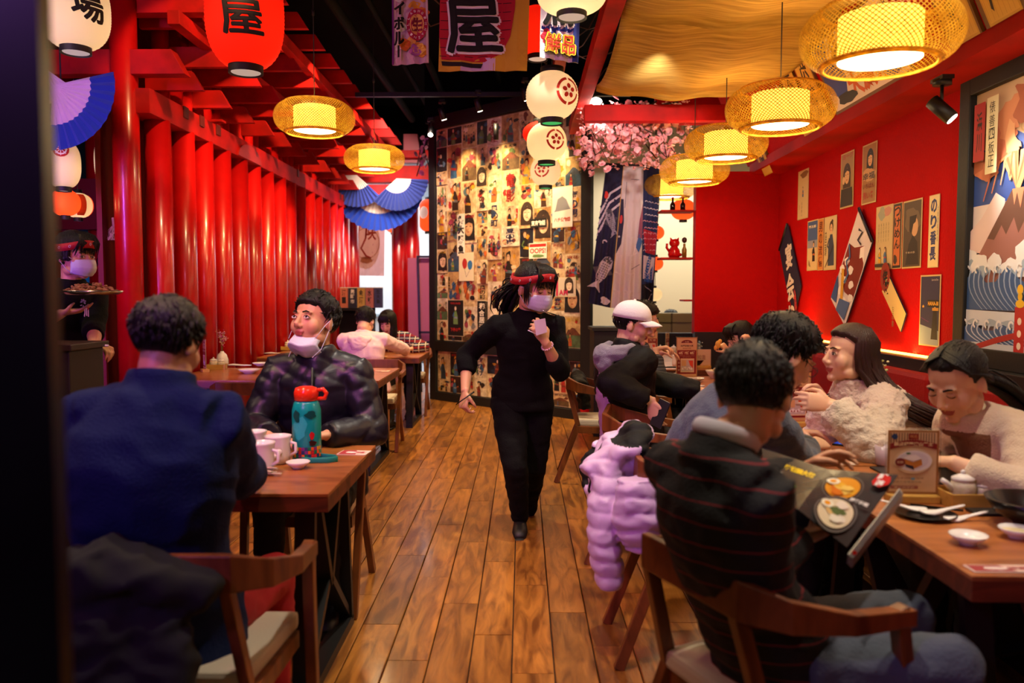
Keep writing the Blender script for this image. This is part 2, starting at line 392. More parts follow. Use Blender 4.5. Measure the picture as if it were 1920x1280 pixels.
# hall floor of pale tiles beyond the restaurant, each tile a piece
hf = struct(MB().box((0, 15.5, -.06), (14, 5, .08)).build('floor_hall', M_GROUT)); 
tm = MB().box((0, 0, -.01), (.79, .79, .02)).mesh('tile'); tm.materials.append(M_TILE)
for i in range(10):
    for j in range(4):
        o = bpy.data.objects.new('tile', tm); COL.objects.link(o); o.parent = hf; o.location = (-4+i*.8, 13.4+j*.8, 0)
hr = struct(MB().box((2.9, 11.5, -.046), (4.2, 4.8, .1)).build('floor_side_room', M_TILE))
# ------------------------------------------------------------------ ceiling and far walls
struct(MB().box((0, 6.5, 4.5), (13, 16, .1)).build('ceiling', M_CEIL))
struct(MB().box((0, 18.0, 2.2), (14, .1, 4.6)).build('wall_hall_back', M_HALLW))
struct(MB().box((-4.9, 15.5, 2.2), (.1, 5, 4.6)).build('wall_hall_left', M_CREAM))
struct(MB().box((2.6, 13.8, 2.2), (3.6, .1, 4.6)).build('wall_side_room', M_CREAM))
struct(MB().box((4.4, 10.8, 2.2), (.1, 6.2, 4.6)).build('wall_side_room_right', M_CREAM))
struct(MB().box((-5.8, 7.5, 2.2), (.1, 11, 4.6)).build('wall_kitchen_left', mat('kitchen_dark', '#180d0d', .7)))
struct(MB().box((-4.35, 11.0, 2.2), (2.8, .1, 4.6)).build('wall_kitchen_back', mat('kitchen_dark', '#180d0d', .7)))
struct(MB().box((-4.6, 6, -.05), (3.0, 11.5, .1)).build('floor_kitchen', M_BLACK))
struct(MB().box((0, -2.6, 2.2), (9, .1, 4.6)).build('wall_front', mat('front_dark', '#2a1512', .8)))
struct(MB().box((-4.6, -.5, 2.2), (.1, 4, 4.6)).build('wall_left_front', mat('front_dark', '#2a1512', .8)))
struct(MB().box((-2.0, 13.1, 4.08), (6, .1, .8)).build('wall_spill_block_back', M_CEIL)); struct(MB().box((.9, 10.75, 4.1), (4.4, .1, .85)).build('wall_bulkhead_mid', M_CEIL))  # the back one is added to keep hall light off the ceiling
# transom panels of the hall: white ceiling band and beams seen through the torii
hb = thing('shopfront', 'white hall shopfront with a blue door panel beyond the red torii', 'shopfront', (-2.6, 17.3, 0))
MB().box((-2.55, 17.6, 1.5), (4.5, .3, 3.0)).build('wall_panel', mat('hall_panel', '#e6edf4', .5), hb, world=True)
MB().box((-2.25, 17.42, 1.6), (.32, .06, 1.0)).build('blue_panel', mat('hall_blue', '#175a86', .4), hb, world=True)
MB().box((-2.55, 17.4, 3.05), (4.5, .25, .2)).box((-2.55, 17.4, .95), (4.5, .12, .05)).build('cornice', mat('hall_grey', '#9fb2bd', .5), hb, world=True)

# ------------------------------------------------------------------ right wall with soffit
struct(MB().box((2.5, 3.2, 1.28), (.1, 9.1, 2.56)).build('wall_right', M_REDWALL))
struct(MB().box((2.07, 7.78, 1.8), (.82, .12, 1.55)).build('wall_right_return', M_REDWALL))
struct(MB().box((2.31, 3.2, 2.588), (.30, 9.0, .085)).build('trim_1', mat('soffit_red', '#b0120c', .7, spec=.15, bump=.2, bscale=6, color2='#8d120c', kind='noise', scale=2)))
struct(MB().add([(2.17, -1.3, 2.63), (2.17, 7.8, 2.63), (1.78, 7.8, 3.5), (1.78, -1.3, 3.5), (2.5, -1.3, 2.63), (2.5, 7.8, 2.63), (2.5, 7.8, 3.5), (2.5, -1.3, 3.5)],
       [(0, 1, 2, 3), (4, 5, 6, 7), (0, 4, 7, 3), (1, 5, 6, 2), (2, 3, 7, 6)]).build('wall_right_upper', M_REDWALL))
# low black partition at the end of the right tables
pt = struct(MB().box((2.06, 7.74, .52), (.8, .1, 1.04)).build('wall_low_end', M_BLACK)); struct(MB().box((1.5, 9.08, .47), (1.5, .08, .94)).box((1.5, 9.08, .95), (1.5, .12, .03)).build('wall_low_back', M_BLACK))
cb = thing('side_cabinet', 'low black cabinet at the right end of the poster wall', 'cabinet', (.83, 8.0, 0))
MB().box((.83, 8.05, .52), (.26, .5, 1.04)).build('body', M_BLACK, cb, world=True, bevel=.005); MB().box((.83, 8.05, 1.06), (.3, .54, .03)).build('top', M_BLACK, cb, world=True)

# LED ledge and bench along the right wall
lg = thing('bench_rail', 'black rail with a glowing amber strip above the red bench', 'rail', (2.4, 4, 0))
MB().box((2.38, 3.6, .985), (.12, 8.1, .07)).build('rail', M_BLACKM, lg, world=True, bevel=.004)
MB().box((2.425, 3.6, 1.026), (.02, 8.0, .012)).build('light_strip', mat('amber_led', '#ffb347', emit=9), lg, world=True)
for y in (1.0, 3.0, 5.0, 6.8): light('AREA', 'bench_led', (2.36, y, 1.05), 11, (1, .5, .1), (2.47, y, 1.75), .05, sy=2.0)
bn = thing('wall_bench', 'long red leather bench under the amber strip', 'bench', (2.15, 3.6, 0))
s = MB()
for i in range(9): s.box((2.33, .05+i*.88+.44, .70), (.14, .87, .50))
s.build('backrest', M_REDVEL, bn, world=True, bevel=.03)
s = MB()
for i in range(9): s.box((2.0, .05+i*.88+.44, .405), (.54, .87, .11))
s.build('seat_cushion', M_REDVEL, bn, world=True, bevel=.03)
MB().box((2.06, 4.0, .175), (.44, 7.9, .35)).build('base', M_BLACK, bn, world=True)

# ------------------------------------------------------------------ foreground dark post at the left
struct(MB().box((-.653, .74, 1.5), (.43, .02, 3.4)).build('wall_left_post', mat('dark_gloss', '#070806', .3, color2='#101410', kind='noise', scale=4)))

# ------------------------------------------------------------------ red fence on the left
FX = -2.9
fe = thing('column_fence', 'red lacquered fence of round posts under a notched top beam', 'fence', (FX, 9, 0))
pm_ = MB().lathe([(.098, 0), (.098, 2.76)], 24).build('post', M_RED, fe); pmesh = pm_.data
pm_.location = (0.03, 6.30-9, 0)
for i in range(1, 16):
    o = bpy.data.objects.new('post', pmesh); COL.objects.link(o); o.parent = fe; o.location = (.03, 6.30-9+i*.435+(.03 if i % 3 == 1 else 0), 0)
bk = MB().lathe([(.066, 0), (.066, 3.75)], 16).mesh('post'); bk.materials.append(M_RED)
for i in range(28):
    o = bpy.data.objects.new('post', bk); COL.objects.link(o); o.parent = fe; o.location = (-.02, 6.50-9+i*.2175+(.03 if i % 2 else 0), 0)
MB().box((FX+.02, 9.42, 2.845), (.2, 6.85, .185)).build('top_beam', M_REDB, fe, world=True, bevel=.006)
MB().box((FX-.02, 9.42, .06), (.3, 6.85, .12)).build('sill_beam', M_REDB, fe, world=True, bevel=.006)
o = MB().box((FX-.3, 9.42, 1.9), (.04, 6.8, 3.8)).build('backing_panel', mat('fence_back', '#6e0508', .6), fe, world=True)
for y, w_ in ((6.62, .09), (6.95, .09), (7.32, .1), (9.9, .06), (12.2, .08), (12.4, .06)): MB().box((FX+.125, y, 2.895), (.012, w_, .09)).build('notch', mat('notch_dark', '#5a0b0a', .6), fe, world=True)
s = MB(); a = [pi*i/14 for i in range(15)]
s.prism([(.34*cos(t), .15*sin(t)) for t in a], (FX+.121, 8.15, 2.757), (0, 1, 0), (0, 0, 1), (1, 0, 0), .015); s.build('half_moon', mat('moon_red', '#a5150e', .45), fe, world=True)
# tall column at the near end, with its cross brackets
co = thing('torii_column', 'tall glossy red column at the near end of the fence', 'column', (-2.98, 6.02, 0))
MB().lathe([(.096, 0), (.096, 4.4)], 28).build('shaft', M_RED, co)
MB().lathe([(.10, 0), (.104, .02), (.104, .12), (.098, .14)], 28).build('collar', M_BLACK, co)
# inner columns seen behind the waiters
for k, (px, Y) in enumerate(((193, 8.2), (128, 8.6))):
    p = P(px, 552, Y); c2 = thing('torii_column', ('dark red column behind the masked waiter with the tray', 'dark red column half hidden by the black post')[k], 'column', (p.x, p.y, 0))
    MB().lathe([(.12, 0), (.12, 4.4)], 24).build('shaft', M_RED, c2)
    MB().lathe([(.125, 0), (.128, .12), (.122, .14)], 24).build('collar', M_BLACK, c2)
# eave brackets: boards that stick out over the fence, ends cut on a slant
def board(x0, x1, z0, z1, y, t=.055, slant=.09):
    return MB().prism([(x0, z0), (x1-slant, z0), (x1, z1), (x0, z1)] if slant > 0 else [(x0, z0), (x1, z0), (x1+slant, z1), (x0, z1)], (0, y+t/2, 0), (1, 0, 0), (0, 0, 1), (0, -1, 0), t)
base_ = thing('eave_bracket', 'red stepped bracket of slant-cut boards over the fence', 'bracket', (FX, 6.0, 0), 0, 'red brackets in a row above the fence')
BR = []
for k in range(11):
    Y = 6.42+k*.60
    b_ = base_ if k == 0 else thing('eave_bracket', 'red stepped bracket of slant-cut boards over the fence', 'bracket', (FX, Y, 0), 0, 'red brackets in a row above the fence')
    b_.location = (FX, Y, 0)
    b_['label'] = 'red stepped bracket of slant-cut boards over the fence, '+['nearest the tall column', 'second from the tall column', 'third from the tall column', 'fourth from the tall column', 'fifth from the tall column', 'sixth from the tall column, mid row', 'fifth from the back gate', 'fourth from the back gate', 'third from the back gate', 'second from the back gate', 'nearest the back gate'][k]
    BR.append(b_)
lev = [(-.1, .36, 3.02, 3.17), (-.1, .58, 3.24, 3.40), (-.1, .84, 3.48, 3.62), (-.1, 1.02, 3.72, 3.86)]
shp = [board(a, b, c, d, (.0, .14, -.08, .08)[i], slant=-.09).mesh('board') for i, (a, b, c, d) in enumerate(lev)]
for m_ in shp: m_.materials.append(M_REDB)
for k, b_ in enumerate(BR):
    for i, m_ in enumerate(shp):
        o = bpy.data.objects.new('board', m_); COL.objects.link(o); o.parent = b_
pu = thing('eave_purlin', 'long dark red beam resting across the brackets', 'beam', (-2.55, 9.3, 3.42))
MB().box((0, 0, .0), (.09, 6.8, .10)).build('beam', M_REDB, pu, bevel=.004); MB().box((.42, 0, .22), (.08, 6.8, .1)).build('beam', M_REDB, pu, bevel=.004)
# cross beams at the near column
for k, (x0, x1, z0, z1, y, lab) in enumerate(((-4.6, -2.50, 3.03, 3.21, 6.02, 'thick red crossbeam with slanted end through the tall column'), (-4.6, -2.34, 3.50, 3.72, 6.1, 'upper red crossbeam above the fan bunting'), (-4.6, -2.2, 3.83, 3.95, 6.0, 'topmost red crossbeam behind the white lantern'))):
    t = tag(board(x0, x1, z0, z1, y, .12, -.1).build('crossbeam', M_REDB, bevel=.004), lab, 'beam')
t = tag(board(-4.6, -2.75, 2.98, 3.0, 7.4, .1, -.0001).build('crossbeam', M_REDB), 'thin red rail behind the fan bunting', 'beam')
t = tag(MB().box((-4.1, 8.0, 2.30), (1.9, .12, .5)).build('lintel', mat('lintel_red', '#7c0c0c', .5)), 'dark red lintel board behind the white lanterns', 'lintel')
# kitchen blue panel
kb = thing('kitchen_hatch', 'blue kitchen hatch wall behind the masked waiter', 'hatch', (-4.9, 9.8, 0))
MB().box((-4.75, 9.9, 1.75), (1.9, .08, 1.25)).build('panel', mat('hatch_blue', '#1c6f9e', .5), kb, world=True)
MB().box((-4.75, 9.9, .56), (1.9, .08, 1.12)).build('base_panel', mat('kitchen_dark', '#180d0d', .7), kb, world=True)
MB().box((-4.75, 9.84, 1.22), (1.9, .06, .05)).box((-4.4, 9.84, 1.05), (.5, .05, .28)).build('ledge', mat('hatch_dark', '#20323d', .4), kb, world=True)
MB().prism([(-.95, 2.2), (.95, 2.2), (.95, 2.7), (.5, 2.45), (.45, 2.62), (.3, 2.4), (-.3, 2.42), (-.95, 2.5)], (-4.75, 9.84, 0), (1, 0, 0), (0, 0, 1), (0, -1, 0), .03).build('awning', M_BLACK, kb, world=True)
ct = thing('service_counter', 'low dark counter below the waiter with the tray', 'counter', (-2.3, 4.1, 0))
MB().box((-2.45, 3.80, .57), (.70, .3, 1.14)).build('body', mat('counter_dark', '#1c1310', .55), ct, world=True, bevel=.006); MB().box((-2.45, 3.80, 1.155), (.74, .34, .03)).build('top', mat('counter_top', '#2a1c14', .4), ct, world=True, bevel=.004)

# ------------------------------------------------------------------ torii gate at the back
tg = thing('back_torii', 'red torii gate framing the bright hall at the back', 'gate', (-2.1, 12.9, 0))
for x, r in ((-2.98, .15), (-2.78, .11), (-2.02, .12), (-1.80, .12)): MB().lathe([(r, 0), (r, 3.2)], 20, c=(x, 13.04, 0)).build('column', M_RED, tg, world=True)
MB().box((-2.2, 12.9, 3.32), (2.9, .2, .26)).build('lintel_beam', M_REDB, tg, world=True, bevel=.008)
MB().box((-2.2, 12.85, 3.62), (2.7, .26, .12)).build('cap_beam', M_REDB, tg, world=True, bevel=.008)
for x in (-2.7, -2.3, -1.9, -1.5, -1.3): board(x, x+.28, 3.5, 3.95, 12.9, .16, -.06).build('strut', mat('torii_pink', '#9d1230', .5), tg, world=True)
# ------------------------------------------------------------------ beams, soffit fabric and ceiling things at the top
lb = tag(MB().box((.545, 5.9, 3.16), (.11, 5.4, .12)).build('ceiling_beam', M_REDB, bevel=.004), 'long red beam edging the yellow ceiling cloth', 'beam')
tag(MB().box((1.49, 7.15, 2.99), (1.9, .12, .14)).build('ceiling_beam', M_REDB, bevel=.004), 'red crossbeam in front of the cherry blossom', 'beam')
tag(MB().box((1.95, 8.6, 3.45), (1.1, .08, .5)).build('wall_board', M_REDWALL), 'red board above the crossbeam at the end wall', 'board')
tag(MB().box((.30, 5.6, 3.5), (.09, 2.6, .5)).build('ceiling_beam', mat('beam_dark_red', '#8f1210', .5)), 'short red ceiling board beside the hanging cloths', 'beam')  # board in a plain darker red
def drape(name, x0, x1, y0, y1, z, sag, label, amp=.05):
    nx, ny = 26, 30; vs = []; fs = []
    for j in range(ny+1):
        for i in range(nx+1):
            u, v = i/nx, j/ny; x = x0+(x1-x0)*u; y = y0+(y1-y0)*v
            zz = z-sag*4*v*(1-v)-amp*sin(pi*u)*(.4+v)+.012*sin(u*17+v*3)
            if j == ny: zz -= .05
            vs.append((x, y, zz))
    for j in range(ny):
        for i in range(nx): fs.append((j*(nx+1)+i, j*(nx+1)+i+1, (j+1)*(nx+1)+i+1, (j+1)*(nx+1)+i))
    m = MB(); m.add(vs, fs, smooth=True); o = m.build(name, M_DRAPE); md = o.modifiers.new('s', 'SOLIDIFY'); md.thickness = .004
    return tag(o, label, 'cloth')
M_DRAPE = mat('yellow_linen', '#c9ad58', .85, color2='#9f8437', kind='noise', scale=5, stretch=(.7, 9, 1), bump=.3, bscale=60)
drape('ceiling_cloth', .61, 2.0, 3.2, 5.05, 3.16, .1, 'nearest yellow cloth stretched under the ceiling')
drape('ceiling_cloth', .61, 1.95, 5.0, 6.75, 3.14, .12, 'second yellow cloth that ends above the cherry blossom')
# ducts, pipes and cables under the black ceiling
dk = mat('pipe_dark', '#040404', .8, spec=.1)
pi_ = thing('ceiling_pipes', 'dark pipes running under the black ceiling', 'pipes', (-1.2, 7, 4.1))
for x, z, r in ((-1.75, 4.0, .05), (-1.5, 4.15, .03), (-1.15, 4.05, .04), (-.4, 4.2, .03)): MB().tube([(x, 3, z), (x+.1, 12, z)], r, 10).build('pipe', dk, pi_, world=True)
cb_ = thing('ceiling_cables', 'tangled thin cables drooping from the dark ceiling', 'cables', (0, 7.5, 4.0))
for k in range(12):
    x = rnd.uniform(-1.2, .3); y = rnd.uniform(6, 9); pts = []
    for i in range(9):
        pts.append((x+i*.13+rnd.uniform(-.04, .04), y+rnd.uniform(-.1, .1), 3.95-.35*sin(pi*i/8)-rnd.uniform(0, .15)+.02*k))
    MB().tube(pts, .006, 5).build('cable', mat('cable_brown', '#4a2c22', .6), cb_, world=True)
tr = tag(MB().box((-.35, 9.4, 3.72), (3.2, .05, .05)).build('cable_tray', M_BLACKM), 'black tray crossing above the poster wall', 'tray')
# ------------------------------------------------------------------ poster wall
PA, PB = V((-1.17, 10.6, 0)), V((.70, 8.82, 0))
pu_ = (PB-PA).normalized(); pn = pu_.cross(V((0, 0, 1))); PWID = (PB-PA).length
pw = struct(MB().prism([(0, 0), (PWID, 0), (PWID, 3.62), (0, 3.62)], PA-pn*.02, pu_, (0, 0, 1), -pn, .08).build('wall_posters', mat('board_brown', '#6b4a28', .8)))
def pbar(x0, x1, z0, z1, t=.05, name='frame_bar'):
    return MB().prism([(x0, z0), (x1, z0), (x1, z1), (x0, z1)], PA-pn*.01, pu_, (0, 0, 1), pn, t).build(name, M_BLACK, pw, world=True, bevel=.004)
pbar(-.07, .05, 0, 3.72); pbar(PWID-.05, PWID+.09, 0, 3.72); pbar(.05, PWID-.05, 3.56, 3.72); pbar(.05, PWID-.05, .66, .79); pbar(.05, PWID-.05, 0, .11)
SKIN = ['#e9c39a', '#f0d6b4', '#dcb083']; DARK = ['#241a16', '#3a2a20', '#1d1b1e', '#4a2f20']
PAPER = ['#e8cf9c', '#dcbf86', '#efdcb0', '#d1ad74', '#e6c9a0', '#c79c63', '#f0e4c8']
POP = ['#b8302a', '#c8642c', '#3f6b9a', '#6a8a4c', '#d9a22b', '#7d3b2b', '#8a8f96', '#2f4158', '#a8455a', '#5d7f8f']
def figure(a, x, y, h, q, lean=0.0):
    """a printed person: robe, head, hair, sash"""
    cl = q.choice(POP+DARK); sk = q.choice(SKIN)
    a.poly([(x-.17*h, y), (x+.17*h, y), (x+.15*h+lean*h, y+.4*h), (x+.06*h+lean*h, y+.66*h), (x-.07*h+lean*h, y+.66*h), (x-.16*h, y+.38*h)], cl)
    a.poly([(x-.13*h, y+.30*h), (x+.14*h, y+.27*h), (x+.13*h, y+.36*h), (x-.13*h, y+.39*h)], q.choice(POP))
    a.line([(x-.1*h, y+.58*h), (x-.2*h, y+.42*h), (x-.06*h, y+.34*h)], .06*h, q.choice(POP))
    hx_, hy_ = x+lean*h, y+.79*h
    a.disc(hx_, hy_+.03*h, .105*h, .125*h, q.choice(DARK)); a.disc(hx_, hy_-.01*h, .072*h, .1*h, sk)
    a.disc(hx_+.05*h, hy_+.14*h, .05*h, .04*h, q.choice(DARK))
    a.line([(hx_-.035*h, hy_+.015*h), (hx_-.012*h, hy_+.015*h)], .012*h, '#2a1a14', up=False); a.line([(hx_+.015*h, hy_+.015*h), (hx_+.038*h, hy_+.015*h)], .012*h, '#2a1a14', up=False); a.line([(hx_-.014*h, hy_-.05*h), (hx_+.014*h, hy_-.05*h)], .014*h, '#9c2a22')
def face_print(a, x, y, h, q):
    dk = q.choice(DARK)
    a.disc(x, y+.05*h, .33*h, .40*h, dk); a.poly([(x-.32*h, y), (x-.34*h, y-.45*h), (x+.34*h, y-.45*h), (x+.32*h, y)], dk)
    a.disc(x+.02*h, y-.02*h, .21*h, .29*h, q.choice(SKIN)); a.poly([(x-.22*h, y+.26*h), (x+.25*h, y+.26*h), (x+.2*h, y+.12*h), (x+.02*h, y+.17*h), (x-.19*h, y+.08*h)], dk)
    for sx in (-.09, .11): a.line([(x+(sx-.05)*h, y+.02*h), (x+sx*h, y+.035*h), (x+(sx+.05)*h, y+.02*h)], .022*h, dk, up=False)
    a.line([(x+.02*h, y), (x+.03*h, y-.1*h)], .014*h, '#b98a62', up=False); a.line([(x-.04*h, y-.165*h), (x+.07*h, y-.165*h)], .03*h, '#a33a30')
KANA = ['夏の夜', '男の旅', '花と海', '東京物語', '大衆酒場', '春祭り', '居酒屋', '名画座', '風の町', '新大漁', '祭', '浪花', '電影', '海の男', '夕焼け']
def poster_art(a, w_, h_, q, kind=None):
    kind = kind or q.choice(['fig', 'fig', 'face', 'two', 'land', 'text', 'blob', 'dark', 'fig', 'crowd'])
    bg = q.choice(PAPER); m_ = .03*w_
    a.rect(-w_/2, -h_/2, w_/2, h_/2, q.choice(['#efe2c4', bg, '#d8c49c']))
    x0, x1, y0, y1 = -w_/2+m_, w_/2-m_, -h_/2+m_, h_/2-m_
    if kind == 'dark': bg = q.choice(['#241c1b', '#1b2233', '#3d2520', '#31261d'])
    a.rect(x0, y0, x1, y1, bg)
    for _ in range(q.randint(4, 7)):
        a.blob(q.uniform(x0*.7, x1*.7), q.uniform(y0*.7, y1*.7), w_*q.uniform(.07, .2), h_*q.uniform(.05, .15), q.choice(PAPER+POP+DARK[:2] if kind != 'dark' else POP+DARK), q.random(), up=True)
    if kind in ('fig', 'dark'): figure(a, q.uniform(-.12, .12)*w_, y0-.02*h_, min(h_*q.uniform(.8, .98), w_*2.0), q, q.uniform(-.06, .08))
    elif kind == 'two': figure(a, -.2*w_, y0+.05*h_, h_*.6, q); figure(a, .2*w_, y0+.03*h_, h_*.55, q)
    elif kind == 'crowd':
        for k in range(5): figure(a, (-.34+.17*k)*w_, y0+q.uniform(.1, .35)*h_, h_*.4, q)
    elif kind == 'face': face_print(a, q.uniform(-.06, .06)*w_, .02*h_, min(w_*1.3, h_*1.0), q)
    elif kind == 'land':
        a.rect(x0, y0, x1, y0+.4*h_, q.choice(['#5c7a55', '#6d5638', '#33506b'])); a.poly([(x0, y0+.38*h_), (-.05*w_, y0+.62*h_), (.1*w_, y0+.6*h_), (x1, y0+.38*h_)], q.choice(['#4c5a72', '#7d4a34']))
        a.disc(.2*w_, y1-.15*h_, .08*w_, .08*w_, q.choice(['#c63a25', '#f3e3b0'])); figure(a, -.15*w_, y0+.04*h_, h_*.42, q)
    elif kind == 'text':
        a.vtext(q.choice(KANA), 0, 0, w_*.5, h_*.8, q.choice(['#1a1614', '#a3211c', '#1e2c55']), .02)
    elif kind == 'blob':
        for _ in range(7): a.blob(q.uniform(-.3, .3)*w_, q.uniform(-.3, .3)*h_, w_*.13, h_*.12, q.choice(POP), q.random())
        a.line([(-.3*w_, -.2*h_), (-.1*w_, .1*h_), (.2*w_, .2*h_), (.3*w_, -.1*h_)], .04*w_, q.choice(DARK))
    if kind != 'text' and q.random() < .75:
        if q.random() < .5: a.vtext(q.choice(KANA), (q.choice((-1, 1)))*w_*.38, h_*.12, w_*.13, h_*.5, q.choice(['#a3211c', '#1a1614', '#f3ead0' if kind == 'dark' else '#1a1614']), .02)
        else: a.text(q.choice(KANA), 0, y1-.1*h_, w_*.7, h_*.11, q.choice(['#a3211c', '#1a1614', '#c9a12a']), .02)
def sheet(w_, h_, fn, base_o, u, v, name='poster', parent=None, mats=None, t=.0015, layer0=1, edge='#e4d2a8', step=.0004):
    """a thin printed sheet standing on its own plane; returns the object (origin at the sheet's middle)"""
    m = MB(); o0 = V((0, 0, 0)); U, Vv = V(u).normalized(), V(v).normalized(); n = U.cross(Vv)
    m.cc = hexc(edge); m.prism([(-w_/2, -h_/2), (w_/2, -h_/2), (w_/2, h_/2), (-w_/2, h_/2)], o0, U, Vv, n, t, smooth=False)
    a = Art(m, lambda x, y, h: U*x+Vv*y+n*(h+t)); a.step = step; fn(a)
    o = m.build(name, mats or PRINT, parent, normals=False); o.location = V(base_o) if parent is None else WM(parent).inverted() @ V(base_o)
    return o
M_AGED = mat('aged_print', rough=.55, kind='attr', bump=.1)
nt = M_AGED.node_tree; b = nt.nodes['Principled BSDF']; src = b.inputs['Base Color'].links[0].from_socket
n = nt.nodes.new('ShaderNodeTexNoise'); n.inputs['Scale'].default_value = 9; n.inputs['Detail'].default_value = 8; n.inputs['Roughness'].default_value = .7
oi = nt.nodes.new('ShaderNodeObjectInfo'); tc = nt.nodes.new('ShaderNodeTexCoord'); ad = nt.nodes.new('ShaderNodeVectorMath'); ad.operation = 'ADD'; nt.links.new(tc.outputs['Object'], ad.inputs[0]); mu_ = nt.nodes.new('ShaderNodeVectorMath'); mu_.operation = 'SCALE'; mu_.inputs[3].default_value = 3; nt.links.new(oi.outputs['Location'], mu_.inputs[0]); nt.links.new(mu_.outputs[0], ad.inputs[1]); nt.links.new(ad.outputs[0], n.inputs['Vector'])
rp_ = nt.nodes.new('ShaderNodeValToRGB'); rp_.color_ramp.elements[0].position = .38; rp_.color_ramp.elements[0].color = (.30, .16, .07, 1); rp_.color_ramp.elements[1].position = .62; rp_.color_ramp.elements[1].color = (1, .95, .85, 1); nt.links.new(n.outputs['Fac'], rp_.inputs[0])
mx = nt.nodes.new('ShaderNodeMix'); mx.data_type = 'RGBA'; mx.blend_type = 'MULTIPLY'; mx.inputs[0].default_value = .75; nt.links.new(src, mx.inputs[6]); nt.links.new(rp_.outputs[0], mx.inputs[7]); nt.links.new(mx.outputs[2], b.inputs['Base Color'])
q = random.Random(21); npost = 0
def put_poster(x, z, w_, h_, kind=None, fn=None, k=0):
    global npost; npost += 1
    f = fn or (lambda a: poster_art(a, w_, h_, q, kind))
    c = PA+pu_*x+V((0, 0, z))+pn*(.0+.0025*(npost % 4))
    sheet(w_, h_, f, c, pu_, (0, 0, 1), 'poster', pw, M_AGED)
def fillarea(z0, z1):
    x = .06
    while x < PWID-.07:
        w_ = q.uniform(.19, .31); w_ = min(w_, PWID-.055-x)
        if PWID-.055-(x+w_) < .12: w_ = PWID-.055-x
        z = z1
        while z > z0+.02:
            h_ = w_*q.choice([1.35, 1.45, 1.5, 1.1, .8]); h_ = min(h_, z-z0)
            if z-h_-z0 < .12: h_ = z-z0
            put_poster(x+w_/2, z-h_/2, w_*1.01, h_*1.01); z -= h_
        x += w_
fillarea(.80, 3.54); fillarea(.12, .65)
npost = 3
def sp_am(a): a.rect(-.14, -.1, .14, .1, '#d8c8b0'); face_print(a, .05, .02, .2, random.Random(4)); a.rect(-.14, -.1, -.11, .1, '#c22a52'); a.text('AM', -.03, -.06, .13, .06, '#c22a52', .03)
def sp_oop(a): a.rect(-.14, -.09, .14, .09, '#efe6cf'); a.rect(-.13, .045, .13, .08, '#b02a22'); a.text('OOPS!', 0, 0, .25, .06, '#c9402c', .03); a.blob(0, -.06, .09, .02, '#6a8a4c', 3)
def sp_bal(a): a.rect(-.14, -.18, .14, .18, '#e2d3aa'); a.blob(-.03, .04, .045, .065, '#b02a24', 1, k=.08); a.blob(.07, .02, .045, .06, '#2f6d9e', 2, k=.08); a.line([(-.03, -.03), (0, -.13)], .004, '#3a2a20'); a.line([(.07, -.04), (0, -.13)], .004, '#3a2a20')
def sp_blk(a): a.rect(-.15, -.23, .15, .23, '#17120f'); figure(a, 0, -.08, .26, random.Random(8)); a.text('下衆の愛', 0, -.15, .2, .05, '#b3231c', .03); a.text('物語', 0, .19, .2, .025, '#b3231c')
def sp_izk(a): a.rect(-.075, -.24, .075, .24, '#120f0d'); a.vtext('和合居酒屋', 0, 0, .1, .44, '#e9dcc0', .03)
def sp_cal(a): a.rect(-.07, -.26, .07, .26, '#efe9d4'); a.vtext('祭大勝負', 0, 0, .12, .5, '#111111', .05)
def sp_hac(a): a.rect(-.15, -.22, .15, .22, '#f0e8d4'); a.poly([(-.1, -.02), (-.07, .09), (0, .12), (.06, .08), (.1, 0), (.12, -.03), (-.12, -.05)], '#8a8a8c'); a.text('ハチ公物語', 0, -.14, .24, .05, '#c04a28', .03)
def sp_yel(a): a.rect(-.1, -.13, .1, .13, '#e8c21c'); a.text('04', -.03, -.03, .08, .06, '#2a1a10', .0)
def sp_bear(a): a.rect(-.17, -.26, .17, .26, '#2d2522'); 
def sp_kaj(a): a.rect(-.13, -.05, .13, .05, '#14120f'); a.text('東京物語', 0, 0, .22, .06, '#eee3cd', .03)
for (px, py, w_, h_, fn) in ((1062, 538, .3, .22, sp_am), (1010, 470, .28, .18, sp_oop), (876, 500, .28, .36, sp_bal), (856, 596, .31, .47, sp_blk), (905, 600, .15, .5, sp_izk), (866, 440, .15, .54, sp_cal), (1056, 388, .3, .46, sp_hac), (1094, 274, .2, .28, sp_yel), (1011, 418, .26, .1, sp_kaj)):
    p = PPL(px, py, PA, pn); npost += 1
    sheet(w_, h_, fn, p+pn*.014, pu_, (0, 0, 1), 'poster', pw)
# its three lights
for px, py in ((905, 262), (975, 248)):
    p = PPL(px, py, PA+pn*.35, pn)
def track_spot(loc, aim, label, scale=1.0, on=True, e=None, col=WHITE, spot=50):
    t = thing('track_spotlight', label, 'spotlight', loc)
    d = (V(aim)-V(loc)).normalized(); c = V((0, 0, 0))
    MB().lathe([(.045, 0), (.045, .028)], 20, c=(0, 0, .12)).box((0, 0, .15), (.06, .12, .02)).tube([(0, 0, .12), (0, 0, .03)], .009, 8).build('mount', M_BLACKM, t)
    br = MB().tube([c-d*.07, c-d*.065, c+d*.07, c+d*.072], [.028, .036, .036, .032], 20).build('barrel', M_BLACKM, t)
    MB().tube([c+d*.0725, c+d*.076], [.03, .029], 20).build('lens', mat('spot_lens', '#fff4e0', emit=14), br)
    if e: light('SPOT', 'spot_light', V(loc)+d*.09, e, col, aim, .02, spot, .95)
    return t
